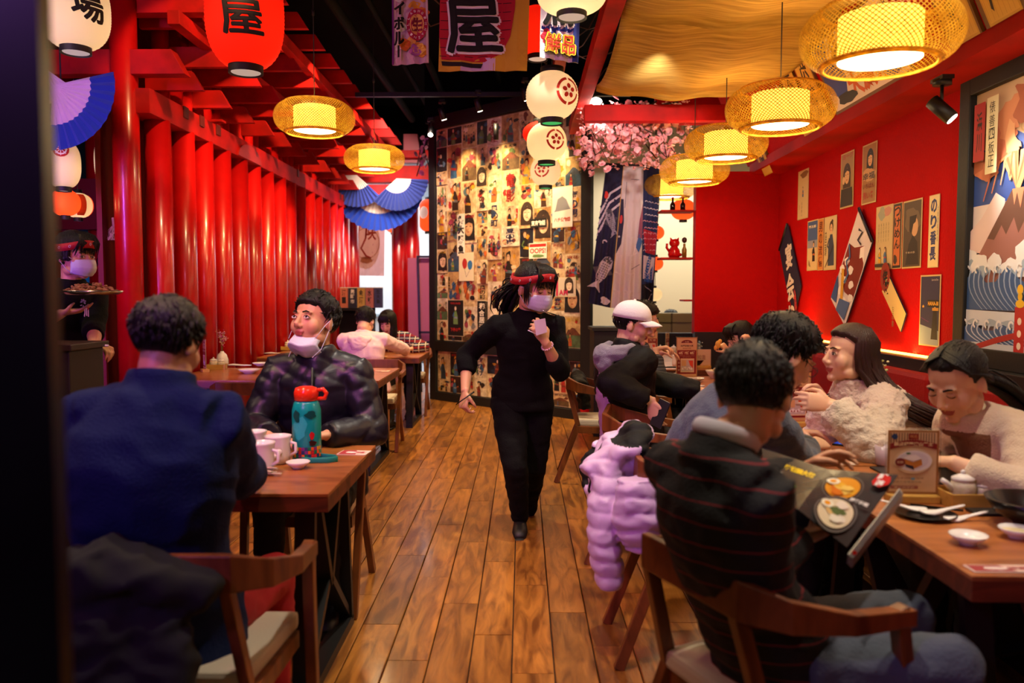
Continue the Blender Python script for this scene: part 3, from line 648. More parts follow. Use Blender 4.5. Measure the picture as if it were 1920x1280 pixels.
for k, (x, px, py, e) in enumerate(((.66, 905, 262, 120), (1.30, 975, 248, 130), (2.05, 1030, 240, 190))):
    base = PA+pu_*x+pn*.42+V((0, 0, 3.6)); aim = PA+pu_*(x+.02)+V((0, 0, 2.55))
    track_spot(base, aim, ('black spotlight over the left half of the poster wall', 'black spotlight over the middle of the poster wall', 'black spotlight over the right part of the poster wall behind the lanterns')[k], e=e, col=(1, .72, .36), spot=64)
track_spot(P(808, 246, 10.2), (-1.2, 8, 1), 'lit spotlight at the top left corner of the poster wall')
track_spot(PX(1765, 205, 2.12)+V((0, 0, 0)), (2.46, 3.9, 1.9), 'black spotlight under the soffit beside the framed mural', e=26, spot=70)
light('SPOT', 'spot_light', (2.0, 3.2, 2.5), 36, WHITE, (2.45, 3.75, 2.05), .02, 80, .8)
tag(MB().tube([P(930, 262, 9.3), P(930, 232, 9.3)], .03, 12).build('spare_spotlight', M_BLACKM), 'small unlit black spotlight tube above the poster wall', 'spotlight')

# fire extinguisher by the right end of the poster wall
fp = PZ(1083, 800, 0); fx = thing('fire_extinguisher', 'red fire extinguisher at the foot of the poster wall', 'extinguisher', (.66, 8.45, 0))
MB().lathe([(.06, 0), (.068, .02), (.068, .38), (.05, .44), (.02, .46)], 20).build('tank', mat('ext_red', '#c20d12', .3), fx)
MB().box((0, 0, .49), (.03, .11, .05)).tube([(0, .03, .47), (.07, .05, .4), (.08, .05, .15)], .009, 6).build('valve_and_hose', M_BLACKM, fx)

# ------------------------------------------------------------------ posters and flags on the red wall
WX = 2.445
def wall_sheet(pxs, name, label, cat, fn, group=None, mats=None):
    """pxs: four corners TL TR BR BL read off the photograph, on the wall plane"""
    p = [PX(x, y, WX) for x, y in pxs]; c = sum(p, V())/4
    w_ = ((p[0]-p[1]).length+(p[3]-p[2]).length)/2; h_ = ((p[0]-p[3]).length+(p[1]-p[2]).length)/2
    o = sheet(w_, h_, lambda a: fn(a, w_, h_), c, (0, -1, 0), (0, 0, 1), name, None, mats); tag(o, label, cat, group); return o
def fr(a, w_, h_, bg, m_=.04): a.rect(-w_/2, -h_/2, w_/2, h_/2, '#cbb27a'); a.rect(-w_/2+m_*w_, -h_/2+m_*w_, w_/2-m_*w_, h_/2-m_*w_, bg)
def w1(a, w, h): fr(a, w, h, '#cfb888'); a.blob(.1*w, .4*h, .35*w, .07*h, '#7a5a34', 2); figure(a, 0, -.05*h, .22*h, random.Random(1)); a.line([(-.3*w, -.2*h), (-.3*w, -.3*h)], .03*w, '#b0302a'); a.vtext('冬の旅人', -.05*w, -.3*h, .1*w, .3*h, '#6a5a44')
def w2(a, w, h): fr(a, w, h, '#a5855a'); a.text('ヨーグ', .05*w, .43*h, .8*w, .1*h, '#b0404a', .02); face_print(a, 0, .08*h, .85*w, random.Random(3)); a.poly([(-.4*w, -.15*h), (.42*w, -.15*h), (.46*w, -.47*h), (-.46*w, -.47*h)], '#241c1a'); a.disc(-.22*w, .0*h, .1*w, .07*h, '#d9b68c')
def w3(a, w, h): fr(a, w, h, '#a0703f'); face_print(a, .05*w, .24*h, .7*w, random.Random(5)); a.blob(0, -.02*h, .42*w, .12*h, '#c99a6a', 4); a.text('幸福', 0, -.04*h, .8*w, .12*h, '#2c2a38', .02); a.text('いちばん', 0, -.2*h, .8*w, .09*h, '#7c2a22', .02); a.text('長い冬', 0, -.36*h, .75*w, .13*h, '#a83a24', .03)
def w4(a, w, h): fr(a, w, h, '#3d5f93'); a.rect(-.46*w, -.48*h, .46*w, -.05*h, '#cfb98a'); a.poly([(-.46*w, -.05*h), (.46*w, -.05*h), (.46*w, .1*h), (-.46*w, .1*h)], '#8a93a5'); figure(a, .15*w, -.32*h, .42*h, random.Random(6)); a.text('菊次郎', .02*w, .37*h, .7*w, .06*h, '#e8e0c8', .02); a.line([(-.3*w, -.4*h), (-.25*w, -.3*h), (-.15*w, -.42*h)], .04*w, '#241c1a')
def w5(a, w, h): fr(a, w, h, '#c8803a'); a.vtext('男の流儀', 0, 0, .65*w, .9*h, '#5b2417', .02)
def w6(a, w, h): fr(a, w, h, '#cdb98a'); figure(a, .1*w, -.42*h, .88*h, random.Random(11)); a.vtext('座頭', -.33*w, 0, .15*w, .5*h, '#4a3a2a'); a.line([(-.35*w, -.45*h), (.3*w, -.05*h)], .03*w, '#302820')
def w7(a, w, h):
    fr(a, w, h, '#c9b583'); a.blob(-.15*w, .38*h, .2*w, .1*h, '#9aa08c', 5); a.blob(.2*w, .4*h, .2*w, .08*h, '#c08a7a', 8)
    for i in range(5): a.vtext('春の朝の光', (-.3+.15*i)*w, .08*h, .05*w, .3*h, '#6c6a50')
    figure(a, -.2*w, -.4*h, .26*h, random.Random(13)); figure(a, .15*w, -.4*h, .26*h, random.Random(22)); a.rect(-.44*w, -.46*h, .44*w, -.41*h, '#3a3428')
def w8(a, w, h): fr(a, w, h, '#26221f'); a.poly([(-.3*w, .45*h), (.3*w, .45*h), (.35*w, -.45*h), (-.4*w, -.45*h)], '#c06a34'); a.vtext('つけめん', 0, .12*h, .62*w, .66*h, '#17120e', .03); a.blob(-.15*w, -.36*h, .2*w, .08*h, '#3b3028', 3)
def w9(a, w, h): fr(a, w, h, '#4d4034'); a.blob(0, .2*h, .4*w, .2*h, '#6a5a48', 3); a.poly([(-.3*w, -.45*h), (.4*w, -.45*h), (.3*w, -.12*h), (.05*w, -.02*h), (-.15*w, -.15*h)], '#2a2422'); a.disc(.15*w, .1*h, .18*w, .14*h, '#caa27a'); a.poly([(-.12*w, .26*h), (.25*w, .27*h), (.2*w, .17*h), (.08*w, .14*h), (.0*w, .0*h), (-.12*w, .05*h)], '#241a16'); a.text('千年の恋', -.05*w, -.27*h, .5*w, .03*h, '#d8ccb0')
def w10(a, w, h): fr(a, w, h, '#dccb98'); a.vtext('のり番長', -.02*w, .02*h, .6*w, .88*h, '#2a3970', .04); a.vtext('大衆酒場電話', .38*w, .1*h, .1*w, .5*h, '#6a6a80')
def w11(a, w, h):
    fr(a, w, h, '#2a2a50'); a.poly([(-.46*w, -.48*h), (.46*w, -.48*h), (.46*w, -.28*h), (-.46*w, -.2*h)], '#8a9aa8'); a.poly([(.1*w, -.4*h), (.42*w, -.4*h), (.36*w, .0*h), (.18*w, .0*h)], '#15131c'); a.disc(.27*w, .03*h, .05*w, .025*h, '#caa27a')
    a.rect(-.1*w, .05*h, .46*w, .15*h, '#1a1714'); a.text('HANA-BI', .18*w, .1*h, .5*w, .055*h, '#d8a53a', .03); a.text('★', -.3*w, .06*h, .15*w, .05*h, '#c79a3a'); a.rect(.15*w, -.0*h, .45*w, .04*h, '#b8862c'); a.text('Lion de Oro', .25*w, .43*h, .32*w, .03*h, '#cfc8c0'); a.line([(-.4*w, -.1*h), (.0*w, -.16*h)], .02*w, '#5a2a6a')
for pts, nm, lab, fn in (
    ([(1498, 322), (1518, 314), (1514, 408), (1495, 413)], 'poster', 'pale narrow poster with a small walking figure, leftmost of the top row', w1),
    ([(1579, 290), (1603, 279), (1599, 386), (1574, 393)], 'poster', 'brown poster of a long-haired woman resting her cheek on her hand', w2),
    ([(1620, 273), (1647, 263), (1641, 380), (1614, 384)], 'poster', 'orange brown film poster, rightmost of the top row', w3),
    ([(1516, 414), (1535, 411), (1532, 506), (1512, 508)], 'poster', 'blue and sand poster of a lone figure on a beach', w4),
    ([(1536, 411), (1547, 408), (1541, 506), (1532, 507)], 'poster', 'narrow orange poster with brown brush characters', w5),
    ([(1548, 407), (1570, 403), (1567, 506), (1543, 506)], 'poster', 'beige poster of a swordsman in a dark robe', w6),
    ([(1645, 388), (1676, 382), (1671, 504), (1640, 506)], 'poster', 'pale green poster with two small figures below lines of text', w7),
    ([(1677, 382), (1694, 378), (1688, 503), (1672, 504)], 'poster', 'black and orange noodle strip between two pale posters', w8),
    ([(1695, 377), (1731, 371), (1726, 502), (1691, 503)], 'poster', 'grey brown poster of a woman in profile', w9),
    ([(1745, 366), (1765, 363), (1757, 501), (1738, 502)], 'poster', 'cream strip with large blue brush characters', w10),
    ([(1728, 516), (1767, 514), (1759, 651), (1722, 646)], 'poster', 'dark blue film poster of a man in a black coat lettered HANA-BI', w11)):
    wall_sheet(pts, nm, lab, 'poster', fn)
def flag(pts, name, label, fn, t=.008, mats=None, cat='flag', rod=None):
    p = [PX(x, y, WX-.012) for x, y in pts]; c = sum(p, V())/len(p)
    uv = [(-(q_-c).y, (q_-c).z) for q_ in p]; U, W2, n = V((0, -1, 0)), V((0, 0, 1)), V((-1, 0, 0))
    m = MB(); m.cc = hexc('#1a1c38'); m.prism(uv, (0, 0, 0), U, W2, n, t, smooth=False)
    a = Art(m, lambda x, y, h: U*x+W2*y+n*(h+t)); fn(a, uv)
    if rod:
        root = thing(name, label, cat, c); m.build('cloth', mats or CLOTHP, root, normals=False)
        a_, b_ = [V((0, 0, 0))+U*uv[i][0]+W2*uv[i][1]+n*.01 for i in rod]; MB().tube([a_, b_], .011, 8).build('rod', M_BLACKM, root); return root
    o = m.build(name, mats or CLOTHP, None, normals=False); o.location = c; return tag(o, label, cat)
def lerp2(a, b, t): return (a[0]+(b[0]-a[0])*t, a[1]+(b[1]-a[1])*t)
def f1(a, uv):
    a.poly(uv, '#171a3c'); c0 = lerp2(uv[0], uv[1], .6)
    a.heavy('宴', uv[0][0]+.06, uv[0][1]-.30, .16, .22, '#e9e2d8', .008, rot=.25); a.heavy('会', uv[0][0]+.13, uv[0][1]-.58, .18, .24, '#e9e2d8', .008, rot=.25); a.heavy('り', uv[0][0]+.20, uv[0][1]-.84, .14, .2, '#e9e2d8', .008, rot=.25); a.text('大漁', uv[0][0]+.28, uv[0][1]-.7, .06, .2, '#c63a3a', .03, rot=.3)
def f2(a, uv):
    a.poly(uv, '#d8cfd0'); cx = sum(p[0] for p in uv)/len(uv); q = random.Random(3)
    L0, L1 = uv[-1], uv[-2]; R0, R1 = uv[1], uv[2]
    G = lambda s, t: lerp2(lerp2(uv[0], L0, s) if s < .0 else lerp2(L_(t), R_(t), s), (0, 0), 0)
    def L_(t): return lerp2(uv[3], uv[4], t) if False else lerp2(uv[0], uv[-1], t)
    def R_(t): return lerp2(uv[1], uv[2], t)
    g = lambda s, t: lerp2(L_(t), R_(t), s)
    a.poly([g(.05, .35), g(.35, .3), g(.75, .14), g(.97, .3), g(.97, .68), g(.5, .75), g(.04, .66)], '#7a1f16')
    a.poly([g(.6, .22), g(.75, .14), g(.95, .27), g(.8, .25), g(.7, .3)], '#efe8e4')
    for s, t in ((.2, .5), (.1, .62), (.35, .66), (.7, .6), (.85, .7), (.3, .8), (.6, .82), (.5, .5)): c = g(s, t); a.blob(c[0], c[1], .045, .03, '#efe8e4', s+t)
    a.line([g(.15, .6), g(.3, .7), g(.5, .84), g(.7, .88)], .05, '#cf9a28'); a.poly([g(.0, .72), g(.2, .8), g(.3, .95), g(0, .98)], '#2c4f8e'); a.poly([g(.4, .86), g(.9, .74), g(.9, .96), g(.4, 1)], '#48679c')
    a.line([g(.3, .12), g(.5, .08), g(.4, .2), g(.6, .18)], .02, '#26243a'); a.line([g(.1, .35), g(.3, .42), g(.2, .5), g(.45, .56), g(.4, .68)], .025, '#47699c')
    a.line([uv[0], uv[1]], .03, '#1f2f66')
def f3(a, uv):
    a.poly(uv, '#cdb579'); c = lerp2(uv[0], uv[3], .35); cx, cy = c
    a.ring(cx-.01, cy+.02, .035, .07, '#8a2a1c', ky=1.4); a.text('侘', cx-.01, cy+.02, .07, .1, '#241a14', .04); a.text('寂', cx+.02, cy-.05, .07, .09, '#241a14', .04); a.vtext('お品書', cx+.12, cy-.24, .03, .14, '#7a6a40')
flag([(1478, 419), (1503, 535), (1491, 592), (1477, 545), (1463, 469)], 'pennant', 'narrow navy pennant with white brush characters on the red wall', f1, rod=(4, 0))
flag([(1613, 390), (1638, 452), (1586, 612), (1560, 560)], 'pennant', 'slanted cloth pennant printed with a red mountain and clouds', f2, rod=(0, 1))
flag([(1667, 513), (1701, 588), (1691, 622), (1656, 546)], 'pennant', 'small yellow diamond pennant with a round crest', f3)

# ------------------------------------------------------------------ framed mural (a generic volcano above waves)
mz0, mz1 = 1.12, 2.46; my0, my1 = 2.3, 4.36
mu = thing('framed_mural', 'tall framed mural of an erupting volcano above blue waves', 'mural', (2.43, 3.6, 0))
s = MB()
for a_, b_, w_ in (((2.42, my1+.05, mz0-.1), (2.42, my1+.05, mz1+.1), .1), ((2.42, my0, mz1+.05), (2.42, my1, mz1+.05), .1), ((2.42, my0, mz0-.05), (2.42, my1, mz0-.05), .1)): s.bar(a_, b_, .06 if a_[2] != b_[2] else .06, .1, up=(0, 1, 0) if a_[2] != b_[2] else (0, 0, 1))
s.build('frame', M_BLACK, mu, world=True, bevel=.006)
m = MB(); m.cc = hexc('#c9bfc0'); m.box((2.436, (my0+my1)/2, (mz0+mz1)/2), (.012, my1-my0, mz1-mz0), smooth=False)
a = Art(m, lambda x, y, h: V((2.43-h, my1-x, mz0+y)), .0004)      # x from the left edge, y up; 2.06 x 1.34
H = mz1-mz0; W2 = my1-my0
a.rect(0, 0, W2, H, '#d9cfd2'); a.rect(0, .75, W2, H, '#2b4a97')
a.poly([(0, H-.22), (.1, H-.3), (.25, H-.2), (.5, H-.32), (W2, H-.3), (W2, H), (0, H)], '#c9a47e')
for i in range(5): a.ring(.5+.3*i, H-.14, .035, .045, '#b98f5c', 0, 5); a.ring(.42+.3*i, H-.24, .02, .03, '#b98f5c', 1, 6)
for k, (x, y, rx, ry, c) in enumerate(((.05, .98, .14, .07, '#a55a3c'), (.2, 1.05, .14, .1, '#b8684a'), (.3, 1.16, .12, .1, '#c98058'), (.5, 1.2, .18, .12, '#a55a3c'), (.7, 1.12, .15, .12, '#d09060'), (.13, .92, .09, .04, '#c0724e'), (.9, 1.15, .25, .1, '#b8684a'), (.33, 1.0, .06, .12, '#d89a6c'))): a.blob(x, y, rx, ry, c, k, 26, .5)
for k in range(9):
    x1 = -.22+.055*k; a.line([(.40, .80), (.40+x1*.5, .98), (.40+x1, 1.0-abs(x1)*.3), (.40+x1*1.35, .9-abs(x1)*.6)], .035, ('#b5603e', '#cf8357', '#dea072')[k % 3], .008)
a.poly([(0, .62), (.1, .68), (.22, .8), (.3, .76), (.3, .5), (0, .5)], '#d7c3c4'); a.poly([(W2, .7), (.62, .66), (.6, .85), (.8, .9), (W2, .8)], '#d7c3c4')
a.poly([(.06, .46), (.36, .80), (.48, .80), (.66, .60), (1.0, .42), (1.0, .3), (.06, .3)], '#93605a')
a.poly([(.16, .57), (.36, .80), (.48, .80), (.62, .64), (.56, .66), (.52, .6), (.48, .66), (.42, .58), (.38, .66), (.32, .58), (.28, .63), (.22, .56)], '#5d3a30')
a.line([(.47, .86), (.475, .55), (.47, .42)], .018, '#e2b488', .01)
a.poly([(.36, .8), (.38, .72), (.4, .78), (.43, .7), (.45, .78), (.48, .8)], '#c98060')
for x, y, r in ((0, .47, .06), (.1, .43, .07), (.24, .44, .05), (.36, .4, .06), (.5, .46, .09), (.64, .5, .06), (.8, .46, .08)): a.blob(x, y, r*1.2, r, '#dfe3ea', x*7); a.blob(x+.03, y-.03, r*.7, r*.5, '#9db3c8', x*9)
def wave(y, hgt, n, dark='#2d558c', lite='#8ba6cd', W_=W2):
    pts = [(W_*i/24, y+hgt*(.78+.22*sin(i*1.9))) for i in range(25)]
    a.poly([(0, y)]+pts+[(W_, y)], dark)
    for i in range(n):
        x = W_*i/n; a.line([(x+.03-.035*sin(pi*t*.9)+.13*t*t, y+hgt*(.95-.94*t)) for t in [k/7 for k in range(8)]], .013, lite, .004, up=False)
    a.L += 1
    for i in range(n//2):
        x = W_*i/(n//2); a.ring(x, y+hgt*.97, .012, .024, '#e4e9f0', .3, 4.6, 8, up=False)
    a.L += 1
wave(.20, .22, 46); a.poly([(0, .2), (0, .12), (W2, .1), (W2, .2), (1.2, .17), (.5, .19)], '#ccd7e6')
for i in range(14): a.blob(.08+.15*i, .135, .05, .018, '#9db3c8', i)
wave(.03, .1, 40, '#33598f', '#b4c6e0'); a.rect(0, 0, W2, .03, '#c3d0e0')
a.line([(.1, .0), (.3, .05), (.7, .13), (1.2, .2)], .03, '#a81f22'); a.rect(.44, 0, .52, .22, '#b3191c')
for y in (.03, .09, .15): a.disc(.48, y, .016, .018, '#e8d8c8', up=False)
a.L += 1; a.disc(.48, .235, .035, .02, '#e0b422'); a.disc(.48, .27, .018, .02, '#e0b422'); a.disc(.48, .305, .024, .024, '#e0b422')
a.rect(.035, H-.36, .135, H-.06, '#a3141a'); a.vtext('浜川', .085, H-.21, .05, .22, '#1a1010', .02); a.rect(.15, H-.44, .25, H-.05, '#d8cb9e'); a.ring(.2, H-.24, .022, .026, '#1a1010'); a.vtext('俵善四板正', .2, H-.24, .05, .34, '#1a1612')
m.build('picture', PRINT, mu, normals=False, world=True)

# ------------------------------------------------------------------ plaques and banner on the sloped panel above the soffit
so = V((2.17, 0, 2.63)); sv = V((-.39, 0, .87)).normalized(); su = V((0, -1, 0)); sn = su.cross(sv)
def slope_sheet(px, w_, h_, fn, label, cat, name='wooden_plaque', t=.018):
    p = so+V((0, 2.17*F/(px-980), 0))+sv*(h_/2+.004)+sn*.002
    o = sheet(w_, h_, fn, p, su, sv, name, None, PRINT, t=t, edge='#6d4a18'); return tag(o, label, cat)
def plq(txt):
    def f(a, w_=.24, h_=.62):
        a.rect(-w_/2, -h_/2, w_/2, h_/2, '#c9a03c'); a.rect(-w_/2+.012, -h_/2+.012, w_/2-.012, h_/2-.012, '#d9b14b')
        for i in range(7): a.line([(-w_/2+.02+i*.03, -h_/2+.02), (-w_/2+.022+i*.03, h_/2-.02)], .002, '#b98c30', up=False)
        a.L += 1; a.vtext(txt, 0, 0, w_*.55, h_*.88, '#2a2014', .03)
    return f
slope_sheet(1868, .30, .62, plq('居座'), 'yellow wooden plaque with big brush characters above the soffit, rightmost', 'plaque')
slope_sheet(1796, .27, .62, plq('新鮮'), 'yellow wooden plaque behind the nearest wicker lamp', 'plaque')
slope_sheet(1540, .26, .6, plq('浜焼'), 'yellow plaque left of the colourful banner', 'plaque')
slope_sheet(1512, .24, .58, plq('天丼'), 'yellow plaque next to the end of the ceiling cloth', 'plaque')
slope_sheet(1425, .3, .3, plq('店'), 'short yellow plaque behind the second wicker lamp', 'plaque')
def bnr(a):
    a.rect(-.52, -.23, .52, .23, '#efe8d8'); a.poly([(-.52, .23), (-.3, .23), (-.36, .1), (-.2, -.05), (-.3, -.2), (-.52, -.1)], '#2a49b0')
    a.text('やきとり', .03, .09, .64, .22, '#1d1b1c', .05); a.text('大漁祭', .05, -.13, .55, .16, '#d8641f', .05); a.blob(-.3, -.18, .14, .04, '#1d1b1c', 3); a.blob(.38, .08, .09, .1, '#c8321f', 5); a.blob(.36, -.16, .1, .05, '#2a49b0', 7); a.disc(-.2, .2, .04, .03, '#e0a428')
slope_sheet(1622, 1.1, .50, bnr, 'white banner with black, blue and orange lettering above the soffit', 'banner', 'cloth_banner', .006)
# ------------------------------------------------------------------ wicker pendant lamps
M_WEAVE = mat('wicker', '#ecc648', .5, color2='#bd9226', kind='noise', scale=30)
nt = M_WEAVE.node_tree; b = nt.nodes['Principled BSDF']; tl = nt.nodes.new('ShaderNodeBsdfTranslucent'); mx = nt.nodes.new('ShaderNodeMixShader'); mx.inputs[0].default_value = .5
nt.links.new(b.inputs['Base Color'].links[0].from_socket, tl.inputs[0]); nt.links.new(b.outputs[0], mx.inputs[1]); nt.links.new(tl.outputs[0], mx.inputs[2]); nt.links.new(mx.outputs[0], nt.nodes['Material Output'].inputs[0])
M_GLOW = mat('lamp_inner_shade', '#ffc64a', emit=2.3); M_DIFF = mat('lamp_diffuser', '#ffe2a6', emit=11)
M_CORD = mat('lamp_cord', '#120f0e', .6)
def lamp_prof(t):                     # t 0 top .. 1 bottom
    a = pi*(.13+.74*t); return (.145+.155*sin(a)**.8*1.0, .105*cos(a)*1.12)
def make_lamp(label, loc, cord, group, R=1.0):
    t = thing('wicker_pendant_lamp', label, 'lamp', loc, 0, group)
    m = MB(); n = 88; S = 16
    for sgn in (1, -1):
        for k in range(n):
            vs = []
            for i in range(S+1):
                r, z = lamp_prof(i/S); r += .002*sgn; th = 2*pi*k/n+sgn*1.05*(i/S-.5)
                for d in (-1, 1):
                    tt = th+d*.0031/r; vs.append((r*cos(tt), r*sin(tt), z))
            m.add(vs, [(2*i, 2*i+1, 2*i+3, 2*i+2) for i in range(S)], smooth=True)
    wv = m.build('weave', M_WEAVE, t, normals=False)
    r0, z0 = lamp_prof(0); r1, z1 = lamp_prof(1)
    m = MB()
    for r, z in ((r0, z0), (r1, z1), (r1-.01, z1-.006)): m.tube([(r*cos(a), r*sin(a), z) for a in [2*pi*i/32 for i in range(32)]], .006, 6, close=True)
    m.build('rim', M_WEAVE, wv)
    MB().lathe([(.155, -.09), (.155, .075)], 32, cap=False).build('inner_shade', M_GLOW, t)
    light('POINT', 'lamp_inner', V(loc)+V((0, 0, .0)), 5, (1, .7, .3), None, .12) if False else None
    MB().lathe([(.155, -.092), (.0, -.0921)], 32, cap=False).build('diffuser', M_DIFF, t)
    m = MB().tube([(0, 0, .09), (0, 0, cord)], .0035, 6); m.lathe([(.03, .09), (.03, .1), (.008, .13)], 12); m.lathe([(.01, cord*.45), (.01, cord*.45+.04)], 8)
    for a in range(3): m.tube([(0, 0, .1), (.14*cos(a*2.1), .14*sin(a*2.1), .1)], .003, 5)
    m.build('cord', M_CORD, t)
    return t
def lamp_light(loc, e=9):
    light('POINT', 'lamp_bulb', (loc[0], loc[1], loc[2]-.14), e, (1, .76, .42), None, .08)
lamp0 = None
for k, (px, py, wpx, lab) in enumerate(((1650, 68, 280, 'largest wicker lamp at the upper right, nearest the camera'), (1463, 203, 197, 'second wicker lamp in the right row, below the banner'), (1361, 270, 151, 'third wicker lamp in the right row over the tables'),
        (1302, 319, 128, 'fourth wicker lamp in the right row beside the cherry blossom'), (1253, 351, 105, 'farthest wicker lamp in the right row in front of the koi cloths'),
        (590, 221, 148, 'larger wicker lamp over the left tables near the fence'), (702, 298, 112, 'smaller wicker lamp at the left in front of the fan bunting'))):
    Y = .6*F/wpx; p = P(px, py, Y); cord = 4.4-p.z
    t = make_lamp(lab, p, cord, None)
    lamp_light(p, 8 if k < 5 else 9)

# ------------------------------------------------------------------ paper lanterns
def paper(name, col, e):
    m = mat(name, col, .7, emit=e); return m
M_PW = paper('lantern_paper_white', '#efe2c6', .10); M_PR = paper('lantern_paper_red', '#e5260f', .22); M_PO = paper('lantern_paper_orange', '#f4602a', .3)
for m_ in (M_PW, M_PR, M_PO):
    nt = m_.node_tree; b = nt.nodes['Principled BSDF']; tl = nt.nodes.new('ShaderNodeBsdfTranslucent'); mx = nt.nodes.new('ShaderNodeMixShader'); mx.inputs[0].default_value = .55
    tl.inputs[0].default_value = b.inputs['Base Color'].default_value; nt.links.new(b.outputs[0], mx.inputs[1]); nt.links.new(tl.outputs[0], mx.inputs[2]); nt.links.new(mx.outputs[0], nt.nodes['Material Output'].inputs[0])
INK = mat('lantern_ink', rough=.7, kind='attr', emit=.15)
def lantern(name, label, loc, R, H, matl, art=None, shape='round', theta=0, group=None, cord=.0, capr=.42, glow=1.0, inside=None):
    t = thing(name, label, 'lantern', loc, 0, group)
    def rr(z):
        u = max(-1, min(1, z/(H/2)))
        return R*(1-abs(u)**(2.6 if shape == 'long' else 2.2))**(.42 if shape == 'long' else .5)*(1-capr*.0)+0 if abs(u) < .93 else R*capr
    def rs(z): return max(rr(z), R*capr)
    nr = 26 if H > .3 else 18; prof = []
    for i in range(nr*2+1):
        z = -H/2*.93+H*.93*i/(nr*2); prof.append((rs(z)*(1.0 if i % 2 else .975), z))
    MB().lathe(prof, 36, cap=False).build('paper_shade', matl, t)
    MB().lathe([(R*capr*1.05, -H/2-.02), (R*capr*1.05, -H/2*.9)], 24, cap=False).build('end_ring', M_BLACK, t)
    MB().lathe([(R*capr*1.05, H/2*.9), (R*capr*1.05, H/2+.02), (R*.1, H/2+.021)], 24, cap=False).build('end_ring', M_BLACK, t)
    light('POINT', 'lantern_bulb', V(loc)+V((0, 0, -H*.1)), glow*30*R*R*(1.6 if matl is not M_PW else 1), (1, .74, .45), None, R*.22)
    MB().lathe([(R*capr*.9, -H/2-.012), (.0, -H/2-.013)], 20, cap=False).build('base_disc', inside or mat('lantern_base', '#d8cfc0', .6, emit=.4), t)
    cord = 4.44-loc[2]-H/2
    if cord: MB().tube([(0, 0, H/2), (0, 0, H/2+cord)], .003, 5).build('cord', M_CORD, t)
    if art:
        m = MB(); f = lambda x, y, h: V(((rs(y)+.004+h)*sin(theta+x/R), -(rs(y)+.004+h)*cos(theta+x/R), y))
        a = Art(m, f, .0008, .03); art(a, R, H); m.build('print', INK, t, normals=False)
    return t
def crest(a, R, H):
    r = R*.50
    for k in range(4): a.ring(0, 0, r*.80, r, '#b3200f', k*pi/2+.1, (k+1)*pi/2-.1, 8, up=False)
    a.L += 1
    for k in range(5):
        b = pi/2+k*2*pi/5; a.disc(r*.36*cos(b), r*.36*sin(b), r*.2, r*.17, '#b3200f', 8, b, up=False)
    a.L += 1
    for k in range(5):
        b = pi/2+pi/5+k*2*pi/5; a.line([(r*.1*cos(b), r*.1*sin(b)), (r*.62*cos(b), r*.62*sin(b))], r*.05, '#e9dcc0', up=False)
    a.L += 1; a.disc(0, 0, r*.09, r*.09, '#e9dcc0', 8)
GRN = mat('lantern_green_base', '#2fae5c', .5, emit=.8)
for (px, py, w_, h_, th, lab, Y) in ((1035, 180, 97, 95, .62, 'white paper lantern with a red crest, topmost of the hanging string', 4.92), (1025, 267, 74, 78, .45, 'white paper lantern with a red crest, middle of the hanging string', 6.55), (1023, 321, 57, 60, -.3, 'smallest white crest lantern, lowest of the hanging string', 8.35)):
    p = P(px, py, Y); R = w_/2/F*Y; lantern('paper_lantern', lab, p, R, h_/F*Y*.95, M_PW, crest, theta=th, cord=4.4-p.z-h_/F*Y/2, inside=GRN)
p = P(1072, -8, 4.0); lantern('paper_lantern', 'white paper lantern cut off by the top edge beside the red beam', p, .17, .18, M_PW, None, cord=1.2)
p = P(1015, 250, 6.9); lantern('paper_lantern', 'red paper lantern half hidden behind the crest lanterns', p, .16, .2, M_PR, None, cord=1.2)
p = P(1008, 60, 5.9); lantern('paper_lantern', 'dark red lantern half hidden behind the right hanging banner', p, .17, .36, M_PR, None, 'long', cord=1.0)
def sake(a, R, H):
    a.heavy('酒', .03, H*.17, R*.95, H*.26, '#17100c', .006); a.heavy('屋', .03, -H*.13, R*1.0, H*.28, '#17100c', .006, slant=-.1)
p = P(459, 28, 4.9); lantern('paper_lantern', 'big glowing red lantern with black brush characters at the top left', p, .232, .66, M_PR, sake, 'long', theta=.12, cord=1.2)
light('POINT', 'lantern_bulb', p+V((.05, -.32, .1)), 3.5, (1, .6, .3), None, .1)
def ba(a, R, H): a.heavy('場', .0, -H*.0, R*.9, H*.42, '#17100c', .005, slant=-.2)
p = P(140, 22, 4.9); lantern('paper_lantern', 'large white lantern with a black character at the top left corner', p, .2, .46, M_PW, ba, 'long', theta=.85, cord=1.4)
def rbt(a, R, H): a.vtext('赤兎馬', 0, 0, R*1.0, H*.78, '#17100c', .04)
p = P(210, 303, 6.6); lantern('paper_lantern', 'tall white lantern lettered in black, half hidden by the tall column', p, .135, .44, M_PW, rbt, 'long', theta=.0, cord=.4)
p = P(118, 308, 5.6); lantern('paper_lantern', 'white lantern with a red wheel crest beside the black post', p, .115, .34, M_PW, lambda a, R, H: (a.disc(.02, .09, .055, .055, '#b3200f'), a.ring(.02, .09, .03, .04, '#e9dcc0'), [a.line([(.02, .09), (.02+.045*cos(b), .09+.045*sin(b))], .005, '#e9dcc0', up=False) for b in [k*pi/4 for k in range(8)]]), 'long', theta=.25, cord=.4)
def orst(a, R, H):
    for k in range(3): a.rect(-.05+.16*k, -H*.4, .02+.16*k, H*.4, '#e8431a')
for px, py, lab, Y, r in ((122, 380, 'orange and white striped round lantern above the waiter', 5.85, .105), (146, 385, 'striped round lantern just right of the other striped one', 6.15, .105)):
    p = P(px, py, Y); lantern('paper_lantern', lab, p, r, .2, M_PW if px > 130 else M_PO, orst if px > 130 else None, theta=.9, cord=.3, capr=.3)
    light('POINT', 'lantern_bulb', p+V((0, -.2, 0)), 1.0, (1, .5, .2), None, .05)
